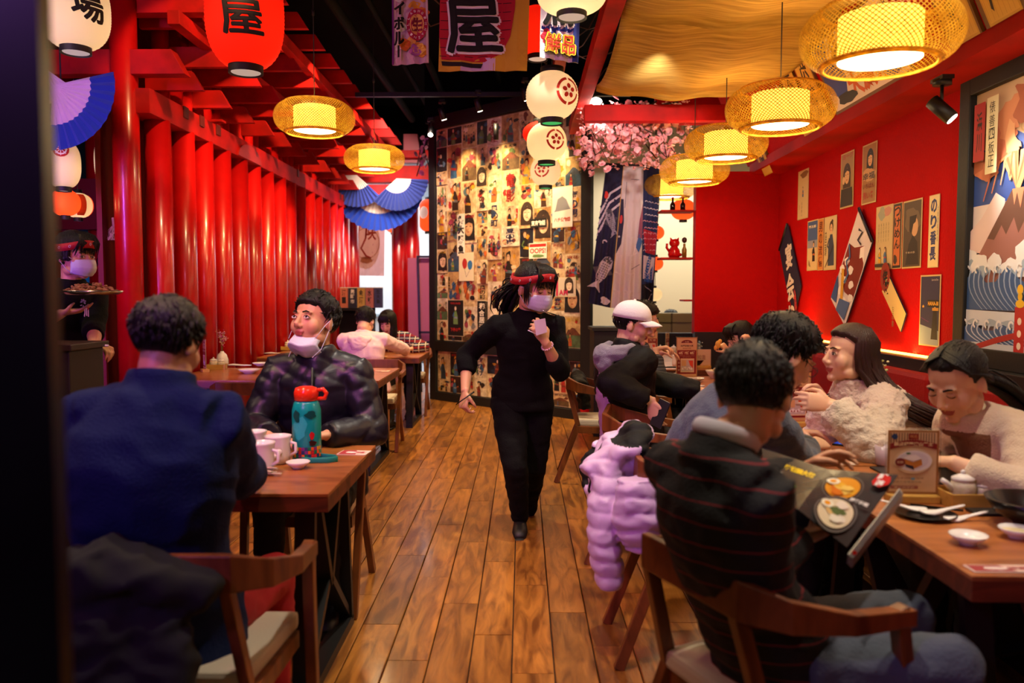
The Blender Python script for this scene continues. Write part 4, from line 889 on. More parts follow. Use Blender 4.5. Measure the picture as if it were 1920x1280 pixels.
def dot(a, R, H): a.disc(-R*.35, H*.06, R*.42, H*.18, '#fff3e0')
hl = 'red lantern with a white disc hanging in the bright hall opening'
p = P(806, 404, 14.2); lantern('paper_lantern', hl, p, .21, .6, M_PO, dot, 'long', cord=4.4-p.z-.3, theta=-.1)
p = P(741, 422, 14.6); lantern('paper_lantern', 'orange lantern peeking below the fan bunting', p, .19, .3, M_PO, None, cord=4.4-p.z-.15)
for px, py, lab, m_, r in ((1281, 393, 'orange lantern hanging behind the upper red shelf', M_PO, .15), (1230, 436, 'orange lantern just right of the koi cloths, upper one', M_PO, .1), (1228, 494, 'orange and white lantern right of the koi cloths, middle one', M_PO, .1), (1226, 552, 'white lantern right of the koi cloths, lowest one', M_PW, .1)):
    p = P(px, py, 9.6); lantern('paper_lantern', lab, p, r, r*1.7, m_, None, cord=.2, capr=.3)
tag(MB().tube([(P(1228, 380, 9.62).x, 9.62, 4.44), P(1228, 560, 9.62)], .004, 5).build('lantern_string', M_CORD), 'thin cord joining the lanterns beside the koi cloths', 'cord')

# ------------------------------------------------------------------ hanging cloth banners
def cloth_sheet(name, label, corners, Y, fn, cat='banner', amp=.012, waves=3.0, bg='#ffffff', seed=0, tilt=0, mt=None):
    """corners TL TR BR BL px in the photograph at depth Y; the cloth ripples and has thickness"""
    p = [P(x, y, Y+tilt*(i in (1, 2))) for i, (x, y) in enumerate(corners)]; c = sum(p, V())/4
    w_ = ((p[0]-p[1]).length+(p[3]-p[2]).length)/2; h_ = ((p[0]-p[3]).length+(p[1]-p[2]).length)/2
    def f(x, y, h):
        u, v = x/w_+.5, y/h_+.5
        q_ = (p[3]*(1-u)+p[2]*u)*(1-v)+(p[0]*(1-u)+p[1]*u)*v
        return q_+V((0, -h+amp*(1.1-v)*sin(u*waves*2*pi+seed+v*1.2)+.4*amp*sin(v*7+seed), 0))-c
    m = MB(); a = Art(m, f, .0012, min(w_, h_)/7)
    a.L = -2; a.rect(-w_/2, -h_/2, w_/2, h_/2, bg); a.L = 1; a.rect(-w_/2, -h_/2, w_/2, h_/2, bg); fn(a, w_, h_)
    o = m.build(name, mt or CLOTHP, None, normals=False); o.location = c; return tag(o, label, cat)
def b_left(a, w, h):
    q = random.Random(5)
    for k in range(16): a.blob(q.uniform(-.3, .4)*w, q.uniform(-.45, .45)*h, .16*w, .07*h, ['#e0a030', '#f0c860', '#b06ab0', '#e8e0e8', '#d8762c'][k % 5], k)
    a.rect(-.5*w, -.5*h, -.45*w, .5*h, '#7a2a90'); a.rect(.45*w, -.5*h, .5*w, .5*h, '#e8d8e8')
    a.disc(.2*w, -.02*h, .3*w, .2*h, '#b01a48'); a.disc(.2*w, -.02*h, .2*w, .13*h, '#e0b060'); a.text('生', .2*w, -.02*h, .3*w, .17*h, '#7a1430', .05)
    for k in range(14):
        b = 2*pi*k/14; a.text('HIGHBALLGINZAH'[k], .2*w+.25*w*cos(b), -.02*h+.165*h*sin(b), .06*w, .03*h, '#f0e4e8', .02, rot=b-pi/2, up=False)
    a.L += 1; [a.heavy(c_, -.28*w, (.36-.19*i_)*h, .26*w, .15*h, '#0d0b10', .004) for i_, c_ in enumerate('ハイボル')]; a.rect(-.31*w, -.45*h, -.25*w, -.30*h, '#0d0b10')
cloth_sheet('hanging_banner', 'narrow purple and orange banner with black characters, leftmost of the top banners', [(736, -30), (802, -30), (804, 118), (736, 123)], 5.2, b_left, bg='#c8a8c0')
def b_mid(a, w, h):
    a.rect(-.5*w, -.5*h, .5*w, .5*h, '#cfa32c'); a.poly([(.0*w, -.5*h), (.14*w, -.5*h), (.14*w, -.35*h), (0, -.35*h)], '#cdb6d8'); a.poly([(-.25*w, -.5*h), (0, -.5*h), (0, -.42*h), (-.25*w, -.42*h)], '#c3a8cc')
    a.poly([(-.5*w, .5*h), (.35*w, .5*h), (.34*w, .2*h), (.3*w, -.1*h), (.2*w, -.3*h), (.02*w, -.4*h), (-.47*w, -.36*h), (-.5*w, -.1*h)], '#b3122a')
    for k in range(9): y = (-.33+.1*k)*h; a.line([(-.49*w, y+.01*h), (-.1*w, y-.01*h), (.3*w-.05*w*max(0, 3-k), y+.005*h)], .008*h, '#3a0a12', up=False)
    a.L += 1; a.poly([(-.47*w, -.38*h), (.0, -.42*h), (-.02*w, -.47*h), (-.46*w, -.43*h)], '#1a0d10')
    a.heavy('屋', -.12*w, .0*h, .60*w, .58*h, '#efe6e8', .022, slant=-.12); a.heavy('屋', -.12*w, .0*h, .60*w, .58*h, '#0d0a0c', .009, slant=-.12); a.disc(.05*w, .5*h, .12*w, .07*h, '#efe6e8'); a.disc(.05*w, .52*h, .09*w, .06*h, '#0d0a0c')
    a.poly([(.37*w, .5*h), (.5*w, .5*h), (.44*w, .4*h)], '#a01230')
cloth_sheet('hanging_banner', 'large red and yellow banner with one huge black character, middle of the top banners', [(826, -30), (994, -30), (988, 133), (822, 134)], 5.0, b_mid, bg='#cfa32c')
def b_right(a, w, h):
    a.rect(-.5*w, -.5*h, .5*w, .5*h, '#e6dde2'); a.blob(-.3*w, -.1*h, .2*w, .1*h, '#2a3f9a', 3); a.blob(.1*w, -.05*h, .3*w, .08*h, '#28409a', 4); a.blob(-.35*w, -.2*h, .12*w, .09*h, '#c41f38', 5); a.rect(.34*w, -.5*h, .5*w, .5*h, '#2a3a88'); a.vtext('生大', .42*w, .15*h, .14*w, .3*h, '#d03028', .04)
    a.heavy('魚', -.05*w, .22*h, .72*w, .56*h, '#efe8ec', .016); a.heavy('魚', -.05*w, .22*h, .72*w, .56*h, '#0d0b0e', .007)
    a.heavy('鮮品', .02*w, -.31*h, .74*w, .24*h, '#16110c', .012); a.heavy('鮮品', .02*w, -.31*h, .74*w, .24*h, '#e8c22a', .008); a.text('鮮品', .02*w, -.31*h, .74*w, .24*h, '#b5271c', .01)
cloth_sheet('hanging_banner', 'blue and white banner with yellow characters, rightmost of the top banners', [(1014, -30), (1090, -30), (1084, 119), (1012, 107)], 4.7, b_right)
def bean(a, w, h):
    a.rect(-.5*w, -.5*h, .5*w, .5*h, '#d9a6a0'); a.rect(-.5*w, .42*h, .5*w, .5*h, '#c95a4c'); a.disc(0, .02*h, .38*w, .42*h, '#e6cdb0'); a.ring(0, .02*h, .35*w, .37*w, '#c99a70', ky=1.45*.8)
    a.line([(.0, .3*h), (-.02*w, .1*h), (-.14*w, -.06*h), (.0, -.18*h), (.14*w, -.22*h)], .05*w, '#b5553f'); a.text('咲', .12*w, .2*h, .3*w, .26*h, '#b5553f', .02); a.line([(-.2*w, .28*h), (-.22*w, .12*h)], .03*w, '#b5553f'); a.blob(0, -.25*h, .16*w, .06*h, '#c99a70', 3)
cloth_sheet('noren_curtain', 'pink translucent cloth with an oval emblem hanging in the back gate', [(655, 400), (722, 400), (720, 517), (650, 516)], 13.6, bean, 'curtain', mt=SHEER)
def pinks(a, w, h):
    for k in range(4): a.rect((-.5+.25*k)*w, -.5*h, (-.27+.25*k)*w, .5*h, ['#d86a6a', '#e08c84'][k % 2]); a.text('大村市場'[k], (-.38+.25*k)*w, 0, .12*w, .6*h, '#7a1a22', up=True)
cloth_sheet('valance', 'row of small pink cloth flags above the oval emblem curtain', [(646, 410), (722, 410), (722, 428), (646, 426)], 13.4, pinks, 'curtain', mt=SHEER)
pr_ = P(690, 399, 13.62); rl = thing('curtain_rail', 'thin rail carrying the pink emblem curtain', 'rail', pr_)
MB().bar((-.38, 0, .0), (.34, 0, .0), .02, .02).tube([(-.34, 0, 0), (-.34, 0, 4.44-pr_.z)], .005, 5).tube([(.3, 0, 0), (.3, 0, 4.44-pr_.z)], .005, 5).build('rail', M_BLACKM, rl)
def koi(a, x, y, s, ang, body='#3b3a46', belly='#d9d2dc', q=random.Random(2)):
    def T(u, v): return (x+s*(u*cos(ang)-v*sin(ang)), y+s*(u*sin(ang)+v*cos(ang)))
    a.poly([T(u, v) for u, v in ((.5, 0), (.42, .12), (.2, .18), (-.1, .16), (-.35, .06), (-.6, .2), (-.5, 0), (-.6, -.18), (-.35, -.05), (-.1, -.14), (.2, -.17), (.42, -.12))], belly)
    a.poly([T(u, v) for u, v in ((.5, 0), (.42, .1), (.3, .14), (.28, -.1), (.42, -.12))], body)
    for i in range(8):
        for j in range(4): cx, cy = T(.22-.07*i, -.09+.06*j); a.disc(cx, cy, s*.018, s*.022, body, 6, up=False)
    a.L += 1; a.poly([T(.1, .16), T(.0, .3), T(-.15, .14)], body); a.poly([T(.15, -.15), T(.05, -.28), T(-.05, -.14)], body)
def k1(a, w, h):
    for k in range(7): a.line([(-.5*w, (-.05+.04*k)*h), (-.1*w, (.12+.035*k)*h), (.5*w, (.2+.03*k)*h)], .016*h, '#cfc3d6' if k % 2 else '#241f44', up=False)
    a.L += 1; koi(a, .12*w, .10*h, 1.3*w, 1.95, '#4a4656', '#9a93a8'); koi(a, -.02*w, -.26*h, 1.7*w, 1.25, '#57535f', '#cfc6d4'); a.blob(-.3*w, .28*h, .1*w, .03*h, '#d83a34', 3); a.blob(.2*w, -.46*h, .2*w, .03*h, '#d9d2dc', 4)
    a.ring(-.1*w, -.05*h, .06*w, .12*w, '#cfc3d6', 0, 4); a.rect(.46*w, -.5*h, .5*w, .5*h, '#e0b060')
cloth_sheet('koi_curtain', 'navy curtain printed with grey carp and waves beside the poster wall', [(1137, 308), (1170, 308), (1145, 577), (1103, 568)], 8.45, k1, 'curtain', bg='#1c1a3f', amp=.02)
def k2(a, w, h):
    a.rect(-.5*w, -.5*h, .5*w, .5*h, '#d6cbd0'); a.line([(-.3*w, .38*h), (-.3*w, .2*h)], .02*w, '#57506a'); a.line([(-.1*w, .4*h), (.3*w, .4*h)], .02*w, '#57506a')
    a.poly([(-.5*w, .26*h), (-.38*w, .26*h), (-.3*w, .1*h), (-.34*w, -.05*h), (-.5*w, -.12*h)], '#2a2748'); a.disc(-.42*w, .12*h, .06*w, .03*h, '#c83a3a'); a.poly([(.5*w, .25*h), (.35*w, .12*h), (.3*w, .0*h), (.5*w, .0*h)], '#8c4a68'); a.poly([(.36*w, .03*h), (.24*w, -.06*h), (.36*w, -.1*h), (.5*w, -.02*h)], '#3d68a8'); a.line([(.25*w, -.05*h), (.15*w, -.12*h), (.3*w, -.1*h)], .03*w, '#eee6ea'); a.line([(.1*w, -.22*h), (.4*w, -.18*h)], .02*w, '#57506a')
cloth_sheet('koi_curtain', 'pale curtain panel with a carp outline, middle of the koi curtains', [(1170, 308), (1207, 310), (1202, 583), (1146, 577)], 8.43, k2, 'curtain', bg='#d6cbd0', amp=.02)
def k3(a, w, h):
    a.rect(-.5*w, .1*h, .5*w, .5*h, '#23305e')
    for i in range(5):
        for j in range(6): a.ring((-.4+.2*i+.1*(j % 2))*w, (.02+.045*j)*h, .05*w, .09*w, '#d9d2dc' if j > 2 else '#e6a8b0', 0, pi, 8, up=False)
    a.L += 1; a.poly([(-.45*w, .06*h), (.45*w, .04*h), (.4*w, -.12*h), (-.3*w, -.1*h)], '#b02338')
    for i in range(4):
        for j in range(4): a.ring((-.34+.22*i)*w, (-.09+.04*j)*h, .05*w, .085*w, '#e6b8c0', 0, pi, 8, up=False)
    a.L += 1; a.poly([(-.4*w, -.12*h), (.4*w, -.14*h), (.35*w, -.3*h), (-.4*w, -.28*h)], '#d9d2dc'); a.poly([(-.3*w, -.24*h), (.0*w, -.12*h), (.2*w, -.14*h), (-.1*w, -.27*h), (.3*w, -.2*h), (.3*w, -.32*h), (-.3*w, -.3*h)], '#2f63b0')
    a.rect(-.45*w, -.5*h, .4*w, -.32*h, '#14141f'); a.line([(-.3*w, -.33*h), (.3*w, -.38*h)], .04*w, '#e8e2ea'); a.line([(-.1*w, -.46*h), (.35*w, -.4*h)], .04*w, '#e8e2ea')
cloth_sheet('koi_curtain', 'curtain with red and blue fish scales, rightmost of the koi curtains', [(1207, 306), (1240, 318), (1224, 575), (1202, 583)], 8.41, k3, 'curtain', bg='#23305e', amp=.02)
tag(MB().tube([P(1130, 308, 8.45), P(1242, 310, 8.4)], .014, 8).build('curtain_rod', M_BLACKM), 'black rod carrying the koi curtains', 'rod')

# ------------------------------------------------------------------ fan buntings
M_FAN = mat('fan_cloth', rough=.7, kind='attr', sheen=.2)
def fan(m, c, R, a0, a1, n, bands, yoff=0.0):
    """pleated half disc; bands = [(r fraction, colour)]; every pleat is folded"""
    c = V(c)
    for (r0, r1, col) in bands:
        for i in range(n):
            A, B = a0+(a1-a0)*i/n, a0+(a1-a0)*(i+1)/n; M = (A+B)/2; d = R*.05
            def pt(a, r, k): return c+V((cos(a)*r*R, yoff-d*k*r*1.5, sin(a)*r*R))
            rim = 1.03 if r1 > .99 or col[:2] == '#e' else 1.0
            m.add([pt(A, r0, 0), pt(A, r1, 0), pt(M, r1*rim, 1), pt(M, r0, 1), pt(B, r1, 0), pt(B, r0, 0)], [(0, 1, 2, 3), (3, 2, 4, 5)], color=hexc(col))
def bunting(label, Y, fans):
    p0 = P(*fans[0][0], Y); t = thing('fan_bunting', label, 'bunting', p0)
    for k, (c, rpx, a0, a1, bands, off, n) in enumerate(fans):
        m = MB(); pc = P(c[0], c[1], Y); fan(m, pc, rpx/F*Y, radians(a0), radians(a1), n, bands, off); m.build('fan', M_FAN, t, world=True, normals=False)
WB = [(0, .52, '#e0cbc4'), (.52, 1, '#1c2f8c')]
bunting('blue, white and red pleated fan bunting under the back gate', 12.6, [((710, 346), 84, 180, 360, [(0, .3, '#c41420'), (.3, .64, '#e6cfc6'), (.64, 1, '#1440b8')], 0, 22), ((672, 330), 58, 182, 318, [(0, .46, '#e6cfc6'), (.46, 1, '#172a86')], -.12, 16), ((746, 337), 58, 222, 358, [(0, .46, '#e6cfc6'), (.46, 1, '#152678')], -.14, 16)])
bunting('blue and white pleated fan bunting at the left behind the black post', 5.5, [((98, 160), 118, -95, 12, [(0, .62, '#d6c3cc'), (.62, 1, '#123f9a')], 0, 12), ((70, 120), 118, -100, -35, [(0, .6, '#d6c3cc'), (.6, 1, '#16307c')], .06, 8)])

# ------------------------------------------------------------------ cherry blossom
ch = thing('cherry_branch', 'pink artificial cherry blossom hanging under the crossbeam', 'blossom', P(1180, 250, 7.6))
q = random.Random(9); pet = MB()
def blossom_mesh(seed):
    q = random.Random(seed); m = MB()
    for ring_, (n, r, tilt) in enumerate(((6, .022, .25), (6, .019, .75), (5, .013, 1.2))):
        for k in range(n):
            a = 2*pi*k/n+ring_*.5+q.uniform(-.2, .2); c, s_ = cos(a), sin(a); R = r*q.uniform(.9, 1.15); w = R*.62
            z1, z2 = R*sin(tilt)*.6, R*sin(tilt)
            def pt(u, v, z): return (u*c-v*s_, u*s_+v*c, z)
            g = q.uniform(.0, .16); col = (.92, .36+g*1.6, .42+g*1.6, 1)
            m.add([pt(0, 0, 0), pt(R*.6*cos(tilt)+.002, -w, z1), pt(R*cos(tilt)+.002, 0, z2), pt(R*.6*cos(tilt)+.002, w, z1)], [(0, 1, 2, 3)], color=col, smooth=True)
    return m.mesh('blossom')
M_PET = mat('petal', rough=.7, kind='attr', sub=0); bms = [blossom_mesh(k) for k in range(4)]
for b in bms: b.materials.append(M_PET)
def blossoms(parent, spots, s0=1.0):
    inv = WM(parent).inverted()
    for (x, y, z) in spots:
        o = bpy.data.objects.new('blossom', bms[q.randrange(4)]); COL.objects.link(o); o.parent = parent; o.location = inv @ V((x, y, z)); o.rotation_euler = (q.uniform(.6, 2.4), q.uniform(-.6, .6), q.uniform(0, 6)); s = s0*q.uniform(.8, 1.25); o.scale = (s, s, s)
sp = []; br = MB(); br.cc = hexc('#3a2a1c')
for k in range(26):
    a = P(q.uniform(1090, 1290), q.uniform(185, 240), q.uniform(7.3, 7.75)); b = P(q.uniform(1085, 1290), q.uniform(250, 325)-q.uniform(0, 40)*(k % 2), q.uniform(7.2, 7.7)); mid = (a+b)/2+V((q.uniform(-.1, .1), 0, .08))
    br.tube([a, mid, b], [.008, .006, .003], 5)
    for j in range(11):
        t_ = j/10*.9+.1; p = a.lerp(b, t_)+V((q.gauss(0, .06), q.gauss(0, .05), q.gauss(0, .05))); sp.append(p)
br.build('twig', mat('twig_brown', '#3a281a', .8), ch, world=True); blossoms(ch, sp[:286], 1.5)
ex = MB(); inv_ = WM(ch).inverted()
for k in range(420):
    a_ = P(q.uniform(1085, 1296), q.uniform(190, 318), q.uniform(7.25, 7.9)); c_ = inv_ @ a_; r_ = q.uniform(.014, .026); g_ = q.uniform(0, .3)
    for jj in range(5):
        b_ = q.uniform(0, 6.3); e_ = q.uniform(-.6, .9); d_ = V((cos(b_)*cos(e_), sin(b_)*cos(e_), sin(e_))); s_ = d_.cross(V((.3, .2, 1))).normalized()
        ex.add([c_, c_+d_*r_*.7-s_*r_*.6, c_+d_*r_*1.3, c_+d_*r_*.7+s_*r_*.6], [(0, 1, 2, 3)], color=(.9, .34+g_, .4+g_, 1))
o = ex.build('small_blossoms', M_PET, ch, normals=False); o['kind'] = 'stuff'
ch2 = thing('cherry_branch', 'small sprig of pink blossom beside the back gate strut', 'blossom', P(800, 280, 11.0)); br = MB(); sp = []
for k in range(4):
    a = P(q.uniform(785, 810), 262, 11.2); b = P(q.uniform(780, 812), 300+10*k, 11.0); br.tube([a, b], .008, 5)
    for j in range(6): sp.append(a.lerp(b, j/6)+V((q.gauss(0, .05), 0, q.gauss(0, .04))))
br.build('twig', mat('twig_brown', '#3a281a', .8), ch2, world=True); blossoms(ch2, sp, 1.7)
light('POINT', 'blossom_lamp', P(1120, 215, 7.35), 10, (1, .75, .6), None, .06); light('SPOT', 'blossom_fill_spot', (.9, 5.2, 2.9), 130, (1, .82, .72), P(1190, 262, 7.5), .05, 40, .8)  # the point lamp is the bulb; the spot is added fill on the blossom
bl = tag(MB().ell(P(1117, 197, 7.5), .07, 14, 10).build('globe_bulb', mat('bulb_white', '#fff0e6', emit=12)), 'bright round bulb in the cherry blossom above the crossbeam', 'bulb')

# ------------------------------------------------------------------ shelves with figurines at the opening
for k, (px, py, Y, lab) in enumerate(((1277, 397, 7.95, 'upper red shelf beside the red wall end'), (1275, 485, 7.95, 'lower red shelf carrying the red cat figurine'), (1300, 563, 7.95, 'small red shelf near the bottom of the opening'))):
    p = P(px, py, Y); w_ = (.33, .33, .1)[k]
    tag(MB().box((0, 0, 0), (w_, .22, .018)).build('wall_shelf', M_REDB, bevel=.003), lab, 'shelf').location = (1.68-w_/2, Y, p.z)
z = P(1275, 485, 7.95).z+.009
cat = thing('cat_figurine', 'glossy red sitting cat figurine on the lower red shelf', 'figurine', (1.50, 7.95, z)); MR = mat('red_glaze', '#b80f14', .12)
MB().lathe([(.05, 0), (.062, .03), (.055, .075), (.035, .11)], 20).ell((.045, -.02, .03), (.03, .03, .02), 10, 8).build('body', MR, cat)
MB().ell((0, -.01, .145), (.052, .046, .045), 16, 12).tube([(-.03, -.01, .175), (-.042, -.01, .2)], [.016, .002], 6).tube([(.03, -.01, .175), (.042, -.01, .2)], [.016, .002], 6).tube([(-.05, -.02, .06), (-.08, -.03, .1), (-.078, -.04, .14)], [.014, .013, .012], 8).build('head', MR, cat)
f2_ = thing('wooden_doll', 'thin dark and gold doll standing right of the cat figurine', 'figurine', (1.60, 7.95, z)); MB().lathe([(.022, 0), (.025, .08), (.012, .11), (.012, .14)], 14).build('body', mat('doll_gold', '#8a6420', .3), f2_); MB().ell((0, 0, .175), (.026, .024, .03), 12, 8).build('head', mat('doll_dark', '#3a0f10', .4), f2_)
zb = P(1277, 397, 7.95).z+.009
for k, x in enumerate((1.48, 1.58)):
    b = thing('bottle', ('dark bottle lying left on the upper red shelf', 'dark bottle beside the wall on the upper red shelf')[k], 'bottle', (x, 7.95, zb)); MB().lathe([(.025, 0), (.027, .06), (.01, .09), (.01, .12)], 14).build('glass', mat('bottle_dark', '#2a0f0c', .15), b); MB().lathe([(.012, .12), (.012, .135)], 10).build('cap', MR, b)
# side room: counter line and seated guest's box
sr = tag(MB().box((2.3, 12.6, .82), (3.6, .3, .06)).box((2.3, 12.8, .4), (3.4, .05, .8)).build('side_counter', mat('side_counter_wood', '#b9762f', .5)), 'light wooden counter in the cream side room', 'counter')
p = P(1255, 598, 9.6)
bg = thing('cardboard_box', 'olive fabric covered storage box seen behind the capped man', 'box', (p.x, 9.6, .94)); MB().box((0, 0, .12), (.72, .3, .24)).build('body', mat('olive_fabric', '#8a8058', .8), bg, bevel=.02); MB().box((0, -.152, .13), (.70, .01, .012)).box((0, -.152, .12), (.02, .01, .24)).build('strap', mat('olive_strap', '#5c5238', .8), bg)
st = thing('side_stand', 'low pale stand under the olive box in the side room', 'stand', (p.x, 9.6, 0)); MB().box((0, 0, .91), (.9, .4, .06)).box((-.4, 0, .44), (.05, .36, .88)).box((.4, 0, .44), (.05, .36, .88)).build('frame', M_CREAM, st)

# books and easel in the back opening
bkn = ['#c9745a', '#2d2a3a', '#d8a44c', '#c06a58', '#3a3558']; q = random.Random(4)
sb = thing('display_shelf', 'black display shelf holding a row of boxes behind the diners', 'shelf', (-2.72, 12.1, 0)); MB().box((0, 0, 1.18), (.9, .3, .04)).box((-.43, 0, .6), (.04, .28, 1.18)).box((.43, 0, .6), (.04, .28, 1.18)).box((0, .12, .6), (.86, .03, 1.15)).build('carcass', M_BLACK, sb)
labs = ['salmon packet, leftmost on the black display shelf', 'navy lettered packet second from left on the display shelf', 'yellow packet in the middle of the display shelf', 'red lettered packet second from right on the display shelf', 'violet lettered packet, rightmost on the display shelf']
for k in range(5):
    b = thing('sake_box', labs[k], 'box', (-2.83+.13*k+.12, 12.1, 1.2), 0, 'boxes in a row on the black display shelf'); b.rotation_euler = (0, 0, 0)
    m = MB(); m.cc = hexc(bkn[k]); m.box((0, 0, .15), (.115, .1, .30)); a = Art(m, lambda x, y, h: V((x, -.05-h, .15+y))); a.rect(-.05, -.14, .05, .14, bkn[k]); a.vtext(['酒一', '男町市', '金酒', '水鮮', '生大魚'][k], 0, .02, .06, .22, '#1a1214' if k != 1 else '#e8dcd0', .03); m.build('carton', PRINT, b, normals=False)
    MB().box((0, 0, .305), (.118, .103, .012)).build('lid', mat('box_lid', '#d8cdbb', .6), b)
es = thing('easel_frame', 'thin black metal ladder frame with a pink panel beside the poster wall', 'frame', (-1.35, 11.4, 0)); pA_, pB_ = -1.46, -1.28
MB().bar((pA_, 11.4, 0), (pA_-.04, 11.4, 1.95), .03, .03).bar((pB_, 11.4, 0), (pB_+.0, 11.4, 1.95), .03, .03).bar((pA_-.04, 11.4, 1.94), (pB_+.02, 11.4, 1.94), .03, .03).bar((pA_-.03, 11.4, .86), (pB_, 11.4, .86), .03, .03).bar((pA_-.03, 11.4, .72), (pB_, 11.4, .72), .03, .03).build('metal_frame', M_BLACKM, es, world=True)
MB().box((-1.40, 11.46, 1.25), (.5, .02, 1.35)).build('pink_panel', mat('pink_panel', '#b05a66', .5), es, world=True)
# ------------------------------------------------------------------ tables
TZ = .75
def table(label, x0, x1, y0, y1, group=None, legs='x', sides=(0, 1)):
    t = thing('dining_table', label, 'table', ((x0+x1)/2, (y0+y1)/2, 0), 0, group)
    w_, d = x1-x0, y1-y0
    MB().box((0, 0, TZ-.006), (w_, d, .012)).build('tabletop', M_TABLE, t, bevel=.002)
    MB().box((0, 0, TZ-.037), (w_-.002, d-.002, .05)).build('apron_edge', M_TEDGE, t, bevel=.002)
    for s in sides:                                  # A shaped black steel trestles at both ends
        x = (-w_/2+.12) if s == 0 else (w_/2-.12); m = MB(); h = d/2-.10
        m.bar((x, -h*.78, TZ-.06), (x, -h, .03), .07, .03, up=(0, 1, 0)); m.bar((x, h*.78, TZ-.06), (x, h, .03), .07, .03, up=(0, 1, 0))
        m.bar((x, -h*.55, TZ-.06), (x, 0, .3), .06, .03, up=(0, 1, 0)); m.bar((x, h*.55, TZ-.06), (x, 0, .3), .06, .03, up=(0, 1, 0)); m.bar((x, -.0, .33), (x, -h, .05), .05, .03, up=(0, 1, 0)); m.bar((x, 0, .33), (x, h, .05), .05, .03, up=(0, 1, 0))
        m.bar((x, -h-.02, .02), (x, h+.02, .02), .07, .04); m.bar((x, -h*.8, TZ-.068), (x, h*.8, TZ-.068), .07, .012)
        m.build('trestle_leg', M_BLACKM, t)
    return t
table('near left wooden table with mugs and the teal bottle', -1.95, -.635, 2.56, 3.40)
table('second left wooden table with a pink flower vase', -2.76, -1.09, 5.98, 7.02)
table('far left wooden table of the pair in pink and plaid', -2.76, -1.07, 8.2, 9.12)
table('nearest right wooden table with the menu stand and white spoons', 1.04, 1.72, 1.82, 3.0, legs='y')
table('second right wooden table with small white bowls', 1.04, 1.72, 3.02, 4.28)
table('third right wooden table with the red menu stand', 1.07, 1.74, 5.45, 6.34)
table('farthest right wooden table by the low black partition', 1.17, 1.66, 6.92, 8.86)

# ------------------------------------------------------------------ chairs (local: sitter faces +y)
M_SEAT = mat('cream_seat_leather', '#cfc3ae', .5, bump=.1, bscale=120)
def chair(label, x, y, rz, w=.52, group=None):
    t = thing('dining_chair', label, 'chair', (x, y, 0), rz, group)
    s = MB(); n = []
    for (u, v) in ((-.19, -.19), (.19, -.19), (.215, .2), (-.215, .2)): n.append((u, v))
    s.prism(n, (0, 0, .425), (1, 0, 0), (0, 1, 0), (0, 0, 1), .05); s.build('seat', M_SEAT, t, bevel=.014)
    m = MB(); m.bar((-.2, .17, .40), (.2, .17, .40), .02, .05); m.bar((-.19, -.17, .40), (.19, -.17, .40), .02, .05); m.bar((-.2, -.17, .40), (-.21, .18, .40), .02, .05); m.bar((.2, -.17, .40), (.21, .18, .40), .02, .05); m.build('seat_frame', M_CHAIR, t, bevel=.003)
    for sx in (-1, 1):
        MB().bar((sx*.24, .26, 0), (sx*.262, .13, .70), .032, .036, up=(0, 1, 0)).build('leg', M_CHAIR, t, bevel=.004)
        MB().bar((sx*.21, -.33, 0), (sx*.19, -.17, .43), .032, .04, up=(0, 1, 0)).bar((sx*.19, -.17, .43), (sx*.17, -.245, .71), .028, .036, up=(0, 1, 0)).build('leg', M_CHAIR, t, bevel=.004)
    # bent rail: arms sweep round into a deep back board
    path = [(-.262, .17), (-.272, -.02), (-.250, -.17), (-.185, -.25), (.185, -.25), (.250, -.17), (.272, -.02), (.262, .17)]; hh = [.02, .024, .036, .045, .045, .036, .024, .02]; hz_ = [.672, .69, .72, .745, .745, .72, .69, .672]
    vs = []; 
    for i, (u, v) in enumerate(path):
        a = path[max(i-1, 0)]; b = path[min(i+1, 7)]; d = V((b[0]-a[0], b[1]-a[1], 0)).normalized(); nn = V((-d.y, d.x, 0)); ht = hz_[i]
        for sg, zz in ((-1, -1), (1, -1), (1, 1), (-1, 1)): vs.append(V((u, v, ht))+nn*sg*(.012 if 1 < i < 6 else .018)+V((0, 0, zz*hh[i])))
    fs = []
    for i in range(7):
        for j in range(4): fs.append((i*4+j, i*4+(j+1) % 4, (i+1)*4+(j+1) % 4, (i+1)*4+j))
    fs += [(0, 1, 2, 3), (28, 29, 30, 31)]
    MB().add(vs, fs).build('back_rail', M_CHAIR, t, bevel=.004)
    return t
R90 = -pi/2
chair('nearest right wooden chair under the man in the striped sweater', .62, 1.95, R90+.42)
chair('wooden chair with the lilac puffer jacket hung on it', .69, 3.12, R90)
chair('wooden chair behind the capped man, its rail in front of his legs', .70, 4.22, R90-.18)
chair('empty wooden chair at the poster wall end of the right row', .60, 6.05, R90-.1)
chair('near left wooden chair of the man in the blue sweater', -.87, 2.08, 0)
chair('wooden chair of the man in the quilted jacket', -.97, 3.62, pi)
chair('empty wooden chair facing the second left table', -1.95, 5.74, 0)
chair('wooden chair at the aisle end of the second left table, facing the camera', -1.36, 7.24, pi)
chair('wooden chair of the person in the pink hoodie', -1.52, 7.98, 0)
chair('wooden chair of the woman in the plaid shirt', -1.36, 9.36, pi)
chair('wooden chair of the man hidden behind the capped man', .86, 5.75, R90)

